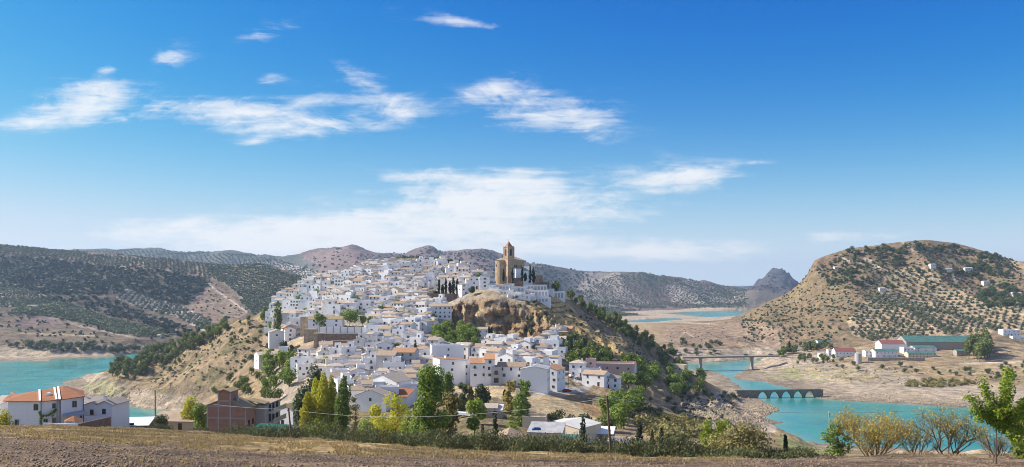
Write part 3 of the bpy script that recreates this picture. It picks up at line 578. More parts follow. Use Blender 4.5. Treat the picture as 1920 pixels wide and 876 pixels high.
# thin clouds: streaky noise inside soft patches of the sky
tc = wn('ShaderNodeTexCoord'); sp = wn('ShaderNodeSeparateXYZ'); wt.links.new(tc.outputs['Generated'], sp.inputs[0])
yy = wmath('MAXIMUM', sp.outputs[1], 0.05); u = wmath('DIVIDE', sp.outputs[0], yy); v = wmath('DIVIDE', sp.outputs[2], yy)
cb = wn('ShaderNodeCombineXYZ'); wt.links.new(u, cb.inputs[0]); wt.links.new(wmath('MULTIPLY', v, 2.6), cb.inputs[1])
def wnoise(vec, sc, det, ro, dist=0.0):
    n = wn('ShaderNodeTexNoise'); n.inputs['Scale'].default_value = sc; n.inputs['Detail'].default_value = det; n.inputs['Roughness'].default_value = ro; n.inputs['Distortion'].default_value = dist
    wt.links.new(vec, n.inputs['Vector']); return n.outputs['Fac']
nA = wnoise(cb.outputs[0], 7.0, 8, 0.62, 0.9); nB = wnoise(cb.outputs[0], 22.0, 6, 0.65, 0.6); nW = wnoise(cb.outputs[0], 3.2, 3, 0.5)
cs = wn('ShaderNodeCombineXYZ'); wt.links.new(wmath('ADD', wmath('MULTIPLY', u, 1.0), wmath('MULTIPLY', nA, 0.25)), cs.inputs[0]); wt.links.new(wmath('MULTIPLY', v, 9.0), cs.inputs[1])
nS = wnoise(cs.outputs[0], 9.0, 6, 0.6, 0.3)
nz_ = wmath('ADD', wmath('ADD', wmath('MULTIPLY', nA, 0.42), wmath('MULTIPLY', nB, 0.26)), wmath('MULTIPLY', nS, 0.32))
# (px, py, half width, half height, tilt in degrees, strength)
CL = [(325,107,50,26,0,0.68),(165,188,118,46,-8,1.05),(100,225,180,24,-4,0.65),(430,212,170,38,4,1.0),(520,238,120,16,-5,0.5),(690,195,150,44,3,0.72),(675,150,70,28,25,0.6),(640,240,200,20,-6,0.4),(485,262,55,12,-12,0.9),(505,148,46,13,-10,0.6),
      (925,166,72,26,-12,0.85),(1040,215,150,52,6,0.92),(1110,245,50,26,-20,0.6),(870,42,120,16,8,0.75),(1265,332,140,36,0,0.9),(1320,325,70,18,-12,0.5),
      (900,335,220,24,2,0.95),(1000,345,120,26,-4,0.8),(930,385,300,48,0,1.2),(760,425,340,44,0,1.25),(480,446,340,36,2,1.25),(420,430,110,16,-4,0.55),(1100,395,130,16,4,0.6),(760,462,620,30,0,0.95),(1235,470,210,22,0,1.3),(1450,487,110,12,0,0.4),(1590,443,100,14,0,0.9),(1420,305,60,7,0,0.4),(490,62,100,24,-10,0.42),(200,132,30,16,0,0.55)]
tot = None
for px, py, a_, b_, rot, st in CL:
    cu, cv = (px-HX)/F, (HY-py)/F; ca_, sa_ = math.cos(math.radians(rot)), math.sin(math.radians(rot))
    du = wmath('SUBTRACT', u, cu); dv = wmath('SUBTRACT', v, cv)
    p_ = wmath('DIVIDE', wmath('ADD', wmath('MULTIPLY', du, ca_), wmath('MULTIPLY', dv, -sa_)), a_/F)
    q_ = wmath('DIVIDE', wmath('ADD', wmath('MULTIPLY', du, sa_), wmath('MULTIPLY', dv, ca_)), b_/F)
    r2 = wmath('ADD', wmath('MULTIPLY', p_, p_), wmath('MULTIPLY', q_, q_))
    g_ = wmath('MULTIPLY', wmath('POWER', 2.718, wmath('MULTIPLY', r2, -1.5)), st)
    tot = g_ if tot is None else wmath('MAXIMUM', wmath('MULTIPLY', wmath('ADD', tot, g_), 0.0), wmath('SUBTRACT', wmath('ADD', tot, g_), wmath('MULTIPLY', tot, g_)))
mr = wn('ShaderNodeMapRange', interpolation_type='SMOOTHSTEP'); wt.links.new(wmath('ADD', wmath('MULTIPLY', tot, 0.72), wmath('MULTIPLY', wmath('SUBTRACT', nz_, 0.5), 2.9)), mr.inputs[0])
mr.inputs[1].default_value = 0.12; mr.inputs[2].default_value = 0.86
air = wn('ShaderNodeMix', data_type='RGBA'); wt.links.new(cr_.outputs[0], air.inputs[6]); air.inputs[7].default_value = (0.74/(0.15*2**EXPO), 0.86/(0.15*2**EXPO), 0.95/(0.15*2**EXPO), 1)
wt.links.new(wmath('MULTIPLY', wmath('POWER', 2.71828, wmath('MULTIPLY', wmath('POWER', wmath('MULTIPLY', wmath('MAXIMUM', v, 0.0), 10.0), 1.4), -1.0)), 0.92), air.inputs[0])
front = wmath('GREATER_THAN', sp.outputs[1], 0.06)
cf = wmath('MULTIPLY', wmath('MULTIPLY', mr.outputs[0], front), wmath('MINIMUM', wmath('MULTIPLY', tot, 1.9), 0.90))
cmx = wn('ShaderNodeMix', data_type='RGBA'); wt.links.new(cf, cmx.inputs[0]); wt.links.new(air.outputs[2], cmx.inputs[6]); cmx.inputs[7].default_value = (0.98/(0.15*2**EXPO), 0.98/(0.15*2**EXPO), 0.99/(0.15*2**EXPO), 1)
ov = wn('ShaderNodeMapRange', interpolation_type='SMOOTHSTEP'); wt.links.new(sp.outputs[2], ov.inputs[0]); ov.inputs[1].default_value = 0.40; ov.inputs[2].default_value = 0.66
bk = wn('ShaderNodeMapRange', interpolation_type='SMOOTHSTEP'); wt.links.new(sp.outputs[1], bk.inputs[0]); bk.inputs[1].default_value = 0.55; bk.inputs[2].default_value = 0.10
fill_sky = wn('ShaderNodeMix', data_type='RGBA'); wt.links.new(wmath('MULTIPLY', wmath('MAXIMUM', ov.outputs[0], bk.outputs[0]), wmath('ADD', 0.13, wmath('MULTIPLY', nW, 0.25))), fill_sky.inputs[0])
wt.links.new(cmx.outputs[2], fill_sky.inputs[6]); fill_sky.inputs[7].default_value = (0.86/(0.15*2**EXPO), 0.88/(0.15*2**EXPO), 0.92/(0.15*2**EXPO), 1)   # paler sky added overhead and behind, out of view, to brighten the shade
wt.links.new(fill_sky.outputs[2], bg.inputs[0]); bg.inputs[1].default_value = 0.15
HAZE = 6.8e-5
if HAZE:
    hm_ = bpy.data.materials.new('haze'); hm_.use_nodes = True; ht = hm_.node_tree; ht.nodes.remove(ht.nodes['Principled BSDF'])
    pv = ht.nodes.new('ShaderNodeVolumePrincipled'); pv.inputs['Color'].default_value = (0.54, 0.74, 1.0, 1); pv.inputs['Density'].default_value = HAZE; pv.inputs['Anisotropy'].default_value = 0.2
    ht.links.new(pv.outputs[0], ht.nodes['Material Output'].inputs['Volume'])
    hb = MB(); hb.box(-11500, 11500, -60, 9100, -108, 222); tag(hb.build('haze', hm_), kind='stuff')
cam = bpy.data.cameras.new('camera'); co = bpy.data.objects.new('camera', cam); col.objects.link(co); scn.camera = co
cam.sensor_width = 36; cam.lens = F/1920*36; cam.shift_y = (HY-438)/1920; cam.clip_start = 0.1; cam.clip_end = 30000
co.rotation_euler = (math.radians(90), 0, 0)
scn.view_settings.view_transform = 'Standard'; scn.view_settings.look = 'None'; scn.view_settings.gamma = 1; scn.view_settings.exposure = EXPO
scn.cycles.use_denoising = True; scn.cycles.filter_width = 0.95
try: scn.cycles.denoiser = 'OPENIMAGEDENOISE'
except Exception: pass
scn.cycles.volume_step_rate = 4; scn.cycles.max_bounces = 6; scn.cycles.diffuse_bounces = 3; scn.cycles.glossy_bounces = 2; scn.cycles.transmission_bounces = 2; scn.cycles.volume_bounces = 0
# ------------------------------------------------------------------ vegetation
def leafcloud(lobes, n, size, rng, shell=0.5, up=0.25, asp=1.5, droop=0.0, jit=0.12):
    """leaf-clump faces spread through lobes (cx,cy,cz,rx,ry,rz); more of them near the surface"""
    L = np.array(lobes, float); vol = (L[:, 3]*L[:, 4]*L[:, 5])**(2/3); pk = rng.choice(len(L), n, p=vol/vol.sum())
    d = rng.normal(size=(n, 3)); d /= np.linalg.norm(d, axis=1)[:, None]
    r = shell+(1-shell)*rng.random(n)**0.6; r *= 1+jit*(rng.random(n)-0.5)
    c = L[pk, :3]+d*r[:, None]*L[pk, 3:]
    nrm = d/L[pk, 3:]; nrm /= np.linalg.norm(nrm, axis=1)[:, None]
    nrm = nrm+np.array([0, 0, up])+rng.normal(size=(n, 3))*0.55; nrm /= np.linalg.norm(nrm, axis=1)[:, None]
    a = np.cross(nrm, rng.normal(size=(n, 3))); a[:, 2] -= droop; a /= np.linalg.norm(a, axis=1)[:, None]
    b = np.cross(nrm, a); b /= np.linalg.norm(b, axis=1)[:, None]
    s = size*(0.6+0.8*rng.random(n))[:, None]; a *= s*asp*0.5; b *= s*0.5
    V = np.stack([c-a*0.9-b*0.35, c+b*0.9-a*0.1, c+a+b*0.15, c-b*0.85+a*0.2], 1).reshape(-1, 3)
    return V, np.arange(n*4).reshape(n, 4)
def lobes_round(rng, k, w, h, z0):
    """an uneven crown of k lobes, w wide and h tall, starting at z0"""
    out = [(0, 0, z0+h*0.5, w*0.37, w*0.37, h*0.45)]
    for i in range(k):
        t = rng.random()*6.283; f = rng.random(); zz = z0+h*(0.18+0.68*f); wr = w*0.5*math.sin(math.pi*(0.18+0.68*f))**0.7
        q = (0.38+0.28*rng.random())*wr; s = 0.22+0.16*rng.random()
        out.append((q*math.cos(t), q*math.sin(t), zz, w*s, w*s, h*s*0.85))
    return out
def lobes_column(rng, k, w, h, z0, power=0.7):
    out = []
    for i in range(k):
        f = (i+0.5)/k; wr = w*0.5*(math.sin(math.pi*min(1, 0.12+0.86*f))**power)
        t = rng.random()*6.283; q = wr*0.35*rng.random()
        out.append((q*math.cos(t), q*math.sin(t), z0+h*f, max(wr*0.85, w*0.08), max(wr*0.85, w*0.08), h/k*1.05))
    return out
def limbs(mb, rng, h, r, n, spread, top, m=0, segs=2, z_from=0.35):
    """a tapered, slightly bent trunk with limbs"""
    p = Vector((0, 0, -0.04*h)); q = Vector(((rng.random()-0.5)*0.06*h, (rng.random()-0.5)*0.06*h, h*0.5)); e = q+Vector(((rng.random()-0.5)*0.08*h, (rng.random()-0.5)*0.08*h, top-h*0.5))
    mb.tube(p, q, r, r*0.7, 7, m); mb.tube(q, e, r*0.7, r*0.2, 6, m)
    for i in range(n):
        f = z_from+(0.9-z_from)*rng.random(); a = p.lerp(q, min(1, f/0.5)) if f < 0.5 else q.lerp(e, (f-0.5)*2)
        t = rng.random()*6.283; l = spread*(0.5+0.5*rng.random()); b = a+Vector((math.cos(t)*l, math.sin(t)*l, l*(0.4+0.6*rng.random())))
        mb.tube(a, b, r*0.35, r*0.08, 5, m)
def join_np(parts):
    """parts: list of (V, faces (quads), mat index)"""
    Vs, Fs, Ms = [], [], []; o = 0
    for V_, F_, m in parts:
        Vs.append(V_); Fs.append(F_+o); Ms.append(np.full(len(F_), m)); o += len(V_)
    return np.concatenate(Vs), Fs, np.concatenate(Ms)
def mb_np(mb):
    return np.array(mb.v), [np.array([f for f in mb.f if len(f) == k]) for k in sorted({len(f) for f in mb.f})]
TPL = {}
def small_tree(key, leaf, nleaf, size, fn, bark='bark', th=0.3, tr=0.03, nvar=5, **kw):
    """unit-height trees (crown and trunk in one mesh) for the ones that show a few pixels tall"""
    out = []
    for i in range(nvar):
        rng = np.random.default_rng(hash(key) % 1000+i*13 if False else sum(map(ord, key))+i*13)
        V1, F1 = leafcloud(fn(rng), nleaf, size, rng, **kw); mb = MB(); limbs(mb, rng, th*1.6, tr, 3, 0.16, 0.75)
        V2, F2 = mb_np(mb); Vs = np.concatenate([V1, V2]); Fs = [F1]+[f+len(V1) for f in F2]
        mi = np.concatenate([np.zeros(len(F1), int), np.ones(sum(len(f) for f in F2), int)])
        out.append(mesh_np(key, Vs, Fs, [M[leaf], M[bark]], mi))
    TPL[key] = out
small_tree('pine_tree', 'pine_leaf', 420, 0.085, lambda r: lobes_round(r, 9, 0.62, 0.80, 0.2), nvar=7)
small_tree('olive_tree', 'olive_leaf', 300, 0.14, lambda r: lobes_round(r, 8, 1.05, 0.85, 0.16), th=0.2, tr=0.05)
small_tree('oak_tree', 'dark_leaf', 460, 0.10, lambda r: lobes_round(r, 11, 1.1, 0.88, 0.12), th=0.2, tr=0.04)
small_tree('cypress_tree', 'cypress_leaf', 520, 0.045, lambda r: lobes_column(r, 9, 0.22, 0.98, 0.03, 0.6), th=0.1, tr=0.02, up=0.5)
small_tree('broadleaf_tree', 'green_leaf', 560, 0.085, lambda r: lobes_round(r, 12, 0.85, 0.82, 0.18))
small_tree('yellowing_tree', 'tan_leaf', 520, 0.07, lambda r: lobes_column(r, 9, 0.5, 0.9, 0.1), bark='pale_bark')
small_tree('bush', 'broom_leaf', 260, 0.16, lambda r: lobes_round(r, 8, 1.4, 0.98, -0.05), th=0.1, tr=0.03)
small_tree('reed_clump', 'reed_leaf', 240, 0.16, lambda r: lobes_round(r, 8, 1.5, 0.98, -0.05), th=0.1, tr=0.02, droop=0.6, asp=2.2)
def plant(key, p, h, label, cat, group, name=None, w=1.0, rng=random):
    if key == 'pine_tree' and w == 1.0: w = 1.15 if 'lakeside' in label or 'far bank' in label or 'across the water' in label else 0.92
    o = link(name or key, rng.choice(TPL[key]), None, (p[0], p[1], p[2]-0.02*h), rng.random()*6.28, (h*w*rng.uniform(0.9, 1.1), h*w*rng.uniform(0.9, 1.1), h))
    tag(o, label, cat, group); return o
def scatter(poly, n, gap, hmin, hmax, key, label, cat, group, w=1.0, dmin=70, dmax=9e9, zmin=-98.6, tries=40, steep=None, rk=None):
    xs = [p[0] for p in poly]; ys = [p[1] for p in poly]; done = []; rg = random.Random(len(label)*31+n)
    for t in range(n*tries):
        if len(done) >= n: break
        px, py = rg.uniform(min(xs), max(xs)), rg.uniform(min(ys), max(ys))
        if not bool(inpoly(np.array(px), np.array(py), poly)): continue
        p = hit(px, py, dmin)
        if p is None or p.y > dmax or p.z < zmin: continue
        if any((p.x-q.x)**2+(p.y-q.y)**2 < gap*gap for q in done): continue
        done.append(p); plant(key, p, rg.uniform(hmin, hmax), label, cat, group, w=w, rng=rg)
    return done
PG = 'pines on the village hill'
scatter([(195,700),(245,672),(300,655),(360,632),(420,612),(430,620),(395,640),(350,665),(300,690),(260,708),(215,715)], 92, 4.2, 7.0, 11, 'pine_tree', 'green pine in the wood on the lakeside slope below the village cliff', 'pine', PG)
scatter([(385,650),(430,615),(470,600),(480,612),(420,660)], 12, 5, 4, 7, 'pine_tree', 'small pine scattered on the dry slope left of the cliff houses', 'pine', PG)
scatter([(215,715),(300,690),(340,680),(330,700),(250,715)], 10, 7, 4, 6.5, 'pine_tree', 'lone pine above the pale rocky shore of the village hill', 'pine', PG)
scatter([(1056,549),(1085,560),(1130,590),(1180,615),(1225,642),(1238,664),(1205,656),(1160,630),(1115,598),(1075,570)], 78, 4.6, 5.0, 8.5, 'pine_tree', 'green pine on the crest of the slope running down from the cemetery', 'pine', PG)
scatter([(1040,660),(1062,636),(1092,648),(1132,664),(1175,684),(1185,694),(1120,688),(1060,680)], 34, 5.5, 6, 9.5, 'pine_tree', 'large dark pine in the wood above the pink house', 'pine', PG, w=0.95)
scatter([(1228,650),(1262,656),(1285,680),(1290,700),(1240,690)], 20, 5, 6, 9.5, 'pine_tree', 'pine at the foot of the slope beside the road bridge', 'pine', PG)
scatter([(380,735),(440,712),(500,690),(540,680),(545,735),(520,760),(450,752)], 24, 6, 5, 9, 'pine_tree', 'pine behind the unfinished brick house', 'pine', PG, w=1.1)
BG = 'broadleaf trees below the village'
scatter([(1150,705),(1180,690),(1230,695),(1280,700),(1330,715),(1340,735),(1270,745),(1180,730)], 26, 8, 7, 11, 'broadleaf_tree', 'broad green tree below the pink house', 'tree', BG, w=1.15)
scatter([(812,630),(845,612),(880,614),(892,640),(860,655),(815,650)], 24, 6, 6, 10, 'broadleaf_tree', 'green tree in the garden wood under the church cliff', 'tree', BG)
scatter([(815,640),(890,640),(905,652),(830,660)], 8, 7, 6, 8, 'broadleaf_tree', 'green tree behind the white wall below the garden wood', 'tree', BG)
scatter([(1060,690),(1080,668),(1120,672),(1150,690),(1080,700)], 10, 8, 6, 9, 'broadleaf_tree', 'dark green tree between the gabled house and the pine wood', 'tree', BG)
scatter([(480,700),(520,672),(550,690),(560,740),(500,740)], 12, 8, 6, 10, 'broadleaf_tree', 'green tree below the tall white block on the left cliff', 'tree', BG)
scatter([(455,672),(510,655),(520,680),(480,690)], 10, 6, 3, 6, 'oak_tree', 'dark shrub tree under the cliff edge house', 'tree', BG, w=0.9)
scatter([(1130,790),(1160,760),(1200,752),(1200,775),(1150,800)], 12, 8, 6, 9, 'broadleaf_tree', 'round green tree on the slope right of the sandy field', 'tree', BG, w=1.1)
HG = 'dark oaks on the hill across the water'
for poly, n, h0, h1, lab in (
    ([(1825,565),(1850,545),(1880,535),(1925,548),(1925,578),(1850,580)], 38, 8, 12, 'dark oak in the thick grove above the olive rows near the white farm'),
    ([(1640,505),(1650,470),(1700,465),(1715,490),(1690,500)], 20, 6, 10, 'dark oak beside the dirt track near the top of the hill'),
    ([(1780,520),(1810,490),(1870,480),(1905,510),(1880,540),(1830,525)], 36, 6, 10, 'dark oak on the shoulder of the hill around the upper farmhouses'),
    ([(1570,470),(1640,462),(1720,458),(1800,462),(1860,480),(1860,486),(1700,470),(1600,480)], 42, 5, 10, 'oak standing along the crest of the hill'),
    ([(1530,520),(1600,500),(1640,530),(1600,545),(1560,540)], 30, 4, 8, 'dark shrubby oak on the dry flank of the hill'),
    ([(1600,545),(1650,510),(1760,505),(1780,540),(1700,545)], 34, 3, 7, 'small scattered oak above the olive rows'),
    ([(1535,500),(1580,480),(1640,490),(1640,510),(1560,520)], 30, 3, 7, 'small oak under the rocky crest'),
    ([(1480,590),(1560,595),(1600,625),(1540,640),(1440,620)], 12, 2.5, 5, 'low dark shrub on the dry lower slope')):
    scatter(poly, n, 5, h0, h1, 'oak_tree', lab, 'oak', HG)
scatter([(1455,665),(1490,650),(1550,648),(1560,655),(1500,662),(1460,672)], 30, 4.5, 7, 11, 'pine_tree', 'pine in the strip above the white sheds across the water', 'pine', 'pines across the water', w=1.2)
scatter([(1478,682),(1500,670),(1540,668),(1580,675),(1578,684),(1500,686)], 28, 5, 4.5, 7, 'pine_tree', 'pine below the white workshops on the far bank', 'pine', 'pines across the water', w=1.2)
scatter([(1812,672),(1825,655),(1850,650),(1858,668),(1840,680)], 26, 3.2, 17, 25, 'pine_tree', 'tall pine in the clump beside the green roofed sheds', 'pine', 'pines across the water', w=0.75)
scatter([(1240,668),(1260,640),(1350,645),(1380,660),(1330,668)], 20, 8, 4, 8, 'oak_tree', 'dark shrub tree on the pale bank behind the road bridge', 'oak', HG)
scatter([(1390,640),(1480,615),(1600,640),(1480,645)], 12, 8, 2.5, 5, 'oak_tree', 'green shrub along the lower track of the dry hill', 'oak', HG)
scatter([(1560,690),(1600,680),(1640,685),(1900,700),(1850,708),(1620,700)], 18, 9, 3, 5.5, 'oak_tree', 'round shrub on the terrace below the sheds', 'oak', HG)
scatter([(1690,722),(1720,714),(1810,712),(1830,720),(1790,726),(1710,727)], 44, 4, 2.5, 4.5, 'reed_clump', 'olive green shrub in the damp strip by the far shore', 'shrub', 'shrubs by the far shore')
scatter([(1830,690),(1930,680),(1930,715),(1850,712)], 22, 6, 2.5, 4.5, 'oak_tree', 'low shrub beside the far shore behind the leafy sapling', 'oak', HG)
BU = 'scrub bushes on the near slopes'
scatter([(1140,745),(1250,745),(1300,770),(1290,810),(1180,790)], 40, 5, 2, 4, 'bush', 'olive green bush on the dry slope above the willow hollow', 'bush', BU)
scatter([(1190,800),(1300,790),(1330,820),(1250,835)], 34, 5, 3, 5.5, 'reed_clump', 'tawny reed clump in the hollow by the cypress row', 'shrub', 'reeds in the hollow')
scatter([(1260,740),(1370,735),(1400,745),(1300,755)], 18, 5, 2, 4, 'bush', 'dark bush along the wire above the rocky shore', 'bush', BU)
scatter([(1000,790),(1050,785),(1130,800),(1100,805)], 14, 5, 3, 4.5, 'bush', 'dark hedge bush behind the pale warehouse', 'bush', BU)
scatter([(900,560),(1000,560),(1040,600),(1050,640),(880,640),(865,600)], 26, 6, 2, 4, 'bush', 'grey green bush clinging to the church cliff', 'bush', BU)
scatter([(400,700),(500,600),(510,650),(440,700)], 24, 6, 1.5, 3.5, 'bush', 'low bush on the steep slope below the cliff houses', 'bush', BU)
scatter([(0,650),(120,648),(250,655),(320,660),(250,664),(100,660)], 40, 7, 6, 11, 'oak_tree', 'dark tree along the pale bank of the left lake', 'tree', 'trees on the left lake bank', dmax=1300)  # lake-bank pines, built from the oak template and named after it
# --- groves and brush too many to count: one object each, made of small leafy lumps
def lump_tpl(seed, n, size, h=1.0, w=1.0):
    rng = np.random.default_rng(seed); V_, F_ = leafcloud(lobes_round(rng, 5, 1.1*w, 0.9*h, 0.0), n, size, rng); return V_, F_
LUMPS = [lump_tpl(500+i, 34, 0.42) for i in range(6)]; LUMPF = [lump_tpl(600+i, 12, 0.62) for i in range(6)]
def mass(name, pts, hs, mat, label, cat, tpl):
    Vs, Fs = [], []; o = 0; rng = np.random.default_rng(len(pts))
    for (x, y, z), hh in zip(pts, hs):
        V_, F_ = tpl[rng.integers(len(tpl))]; t = rng.random()*6.28; c, s = math.cos(t), math.sin(t)
        W = np.stack([(V_[:, 0]*c-V_[:, 1]*s)*hh*1.15+x, (V_[:, 0]*s+V_[:, 1]*c)*hh*1.15+y, V_[:, 2]*hh+z-0.05*hh], 1)
        Vs.append(W); Fs.append(F_+o); o += len(W)
    tag(link(name, mesh_np(name, np.concatenate(Vs), np.concatenate(Fs), M[mat])), label, cat, kind='stuff')
def grove_pts(poly, gap, ang, d0, d1, jit=0.12, keep=1.0, rot2=None, along=1.0):
    """planting rows on the slope inside a photo outline: gap metres apart, rows turned by ang"""
    xs = [p[0] for p in poly]; ys = [p[1] for p in poly]; c, s = math.cos(math.radians(ang)), math.sin(math.radians(ang))
    x0, x1 = (min(xs)-HX)/F*d1, (max(xs)-HX)/F*d1; x0 = min(x0, (min(xs)-HX)/F*d0); x1 = max(x1, (max(xs)-HX)/F*d0)
    R = max(abs(x0), abs(x1), d1)*1.5; cx, cy = (x0+x1)/2, (d0+d1)/2; rr = math.hypot(x1-x0, d1-d0)/2
    n = int(rr/gap)+1; out = []; rng = np.random.default_rng(int(gap*100+ang))
    I, J = np.meshgrid(np.arange(-n, n+1)*gap, np.arange(-int(n/along), int(n/along)+1)*gap*along); I = I.ravel()+rng.normal(size=I.size)*gap*jit; J = J.ravel()+rng.normal(size=J.size)*gap*jit
    X = cx+I*c-J*s; Y = cy+I*s+J*c
    m = (Y > d0) & (Y < d1) & (X > x0) & (X < x1) & (rng.random(len(X)) < keep); X, Y = X[m], Y[m]
    px = HX+X/Y*F; t = np.clip((px-PXC[0])/(PXC[1]-PXC[0]), 0, NCOL-1.001).astype(int)
    Zs_ = np.array([np.interp(y, GD[i], GZ[i]) for i, y in zip(t, Y)]); py = HY-Zs_/Y*F
    wx = 10*fbm(X/25, Y/60, 3, 90); wy = 4*fbm(X/25, Y/60, 3, 93); ok = inpoly(px+wx, py+wy, poly) & (Zs_ > WZ+2) & (px > -120) & (px < 2040)
    return np.stack([X[ok], Y[ok], Zs_[ok]], 1)
rgm = np.random.default_rng(3)
def grove(name, polys, mat, label, cat, gap, ang, d0, d1, h0, h1, tpl, **kw):
    pts = np.concatenate([grove_pts(P_, g_, a_, d0, d1, **kw) for P_, g_, a_ in polys])
    mass(name, pts, h0+(h1-h0)*rgm.random(len(pts)), mat, label, cat, tpl); return len(pts)
cnt = {}
cnt['lo'] = grove('olive_grove', [([q for q in L_UP if q[0] <= 420], 9.0, 24), (L_UPR, 7.4, 52), (L_PALE1, 9.5, 60), (L_PALE2, 9.5, 15)], 'grove_leaf', 'olive rows on the long slope across the left lake', 'olive grove', 0, 0, 1080, 2300, 3.6, 5.2, LUMPF, along=0.72)
cnt['lg'] = grove('young_olive_grove', [(L_GROVE, 6.4, 80)], 'young_olive_leaf', 'dense green olive planting above the left lake', 'olive grove', 0, 0, 1080, 1900, 3.2, 4.6, LUMPF, along=0.8)
cnt['ld'] = grove('oak_wood', [(L_DARK, 8.5, 10), (L_BRUSH, 10, 35)], 'scrub_leaf', 'dark oak wood covering the slope across the left lake', 'wood', 0, 0, 1080, 2300, 4.0, 8.0, LUMPF, jit=0.45, keep=0.8)
cnt['lb'] = grove('hillside_brush', [(L_BARE, 22, 5), (L_LOW, 19, 15)], 'scrub_leaf', 'dark brush dotted over the bare slopes across the left lake', 'brush', 0, 0, 1080, 2000, 2.0, 4.5, LUMPF, jit=0.5, keep=0.7)
cnt['f1'] = grove('far_olive_grove', [([(1090,548),(1150,515),(1210,512),(1260,522),(1300,528),(1350,537),(1400,543),(1400,577),(1330,576),(1200,578),(1110,575)], 15.5, 20), ([(435,505),(450,492),(520,488),(565,502),(605,512),(590,522),(540,520)], 17, 40), ([(0,470),(110,472),(270,468),(420,476),(520,484),(560,500),(400,497),(250,480)], 19, 30)], 'grove_leaf', 'olive rows on the far ridges beyond the lake', 'olive grove', 0, 0, 2600, 4600, 5.0, 7.5, LUMPF)
cnt['f2'] = grove('far_brush', [([(760,500),(800,463),(850,476),(905,468),(960,485),(1050,505),(1120,512),(1110,560),(1040,545),(960,530),(880,520),(780,500)], 27, 10), ([(560,505),(620,466),(690,475),(760,477),(720,510),(640,520)], 42, 10), ([(1400,545),(1440,512),(1470,510),(1505,540),(1450,550)], 48, 5)], 'scrub_leaf', 'dark brush on the bare far ridges', 'brush', 0, 0, 2600, 6200, 5.0, 10.0, LUMPF, jit=0.5, keep=0.8)
cnt['b1'] = grove('back_olive_grove', [([(655,505),(700,487),(760,483),(830,489),(840,500),(760,500),(700,503)], 12, 30), ([(1075,575),(1150,578),(1270,590),(1262,600),(1190,598),(1100,600)], 13, 15)], 'grove_leaf', 'olive trees on the rise behind the village', 'olive grove', 0, 0, 1280, 2900, 4.5, 7.0, LUMPF)
op = grove_pts(R_OLIVE, 9.6, 52, 930, 1330, jit=0.09, along=0.85)
vis = np.array([p for p in op if -20 < HX+p[0]/p[1]*F < 1940]); vis = vis[np.argsort(vis[:, 1])]
rg = random.Random(4)
for p in vis[:300]:
    plant('olive_tree', p, rg.uniform(4.0, 5.6), 'grey green olive tree in the planted rows below the oak grove', 'olive tree', 'olive rows on the hill across the water', rng=rg)
rest = vis[300:]
if len(rest): mass('upper_olive_grove', rest, 3.6+1.4*rgm.random(len(rest)), 'olive_leaf', 'upper olive rows on the hill across the water', 'olive grove', LUMPS)
cnt['rb'] = grove('hill_scrub', [([(1390,602),(1480,550),(1520,500),(1560,480),(1700,458),(1800,462),(1910,492),(1930,560),(1830,560),(1770,542),(1640,552),(1590,600),(1560,640),(1400,640)], 6.6, 20), ([(1520,515),(1570,478),(1700,458),(1800,462),(1900,490),(1910,530),(1830,545),(1770,535),(1640,545),(1560,540)], 8, 50)], 'dark_leaf', 'low scrub speckling the dry hill across the water', 'scrub', 0, 0, 900, 1650, 1.0, 3.4, LUMPS, jit=0.5, keep=0.75)
cnt['bs'] = grove('bank_scrub', [([(1440,700),(1500,684),(1620,690),(1930,688),(1930,730),(1700,735),(1560,725),(1470,720)], 8.5, 12)], 'reed_leaf', 'low tawny scrub on the terraces of the far bank', 'scrub', 0, 0, 640, 1000, 0.6, 1.6, LUMPS, jit=0.5, keep=0.55)
cnt['fb'] = grove('slope_scrub', [([(300,690),(390,640),(440,610),(490,598),(500,650),(440,700),(400,735),(330,730),(280,720)], 4.2, 0), ([(1060,570),(1180,640),(1240,690),(1180,690),(1060,620)], 4.5, 10), ([(870,570),(1040,580),(1050,630),(880,630)], 7, 10), ([(1270,745),(1400,735),(1440,760),(1300,800)], 5, 0), ([(1230,660),(1260,610),(1400,600),(1450,640)], 13, 10)], 'broom_leaf', 'low dry scrub on the flanks of the village hill', 'scrub', 0, 0, 400, 1400, 0.6, 1.7, LUMPS, jit=0.5, keep=0.6)
print('GROVES', cnt, len(vis))
# ------------------------------------------------------------------ houses
wb = MB(); wb.box(-0.5, 0.5, -0.05, 0.06, 0, 1.25, 0); wb.box(-0.58, 0.58, -0.10, 0.05, -0.09, -0.002, 1)
WIN = wb.mesh('window', [M['glass_dark'], M['whitewash']])
wb = MB(); wb.box(-0.45, 0.45, -0.05, 0.06, 0, 1.3, 0); wb.box(-0.85, -0.47, -0.06, 0.05, -0.02, 1.32, 1); wb.box(0.47, 0.85, -0.06, 0.05, -0.02, 1.32, 1)
WINS = wb.mesh('shuttered_window', [M['glass_dark'], M['window_frame']])
wb = MB(); wb.box(-0.55, 0.55, -0.06, 0.06, 0, 2.15, 0); wb.box(-0.7, 0.7, -0.09, 0.05, 2.152, 2.3, 1)
DOOR = wb.mesh('door', [M['door_wood'], M['whitewash']])
wb = MB(); wb.box(-1.2, 1.2, -0.8, 0.05, -0.15, 0, 1)
for k_ in range(13): wb.box(-1.15+k_*0.19, -1.12+k_*0.19, -0.77, -0.74, 0, 0.95, 0)
wb.box(-1.2, 1.2, -0.79, -0.72, 0.952, 1.0, 0)
BALC = wb.mesh('balcony', [M['iron'], M['whitewash']])
wb = MB(); wb.box(-0.35, 0.35, -0.3, 0.3, -0.8, 1.0, 0); wb.box(-0.45, 0.45, -0.4, 0.4, 1.002, 1.12, 1)
CHIM = wb.mesh('chimney', [M['whitewash'], M['tan_tile']])
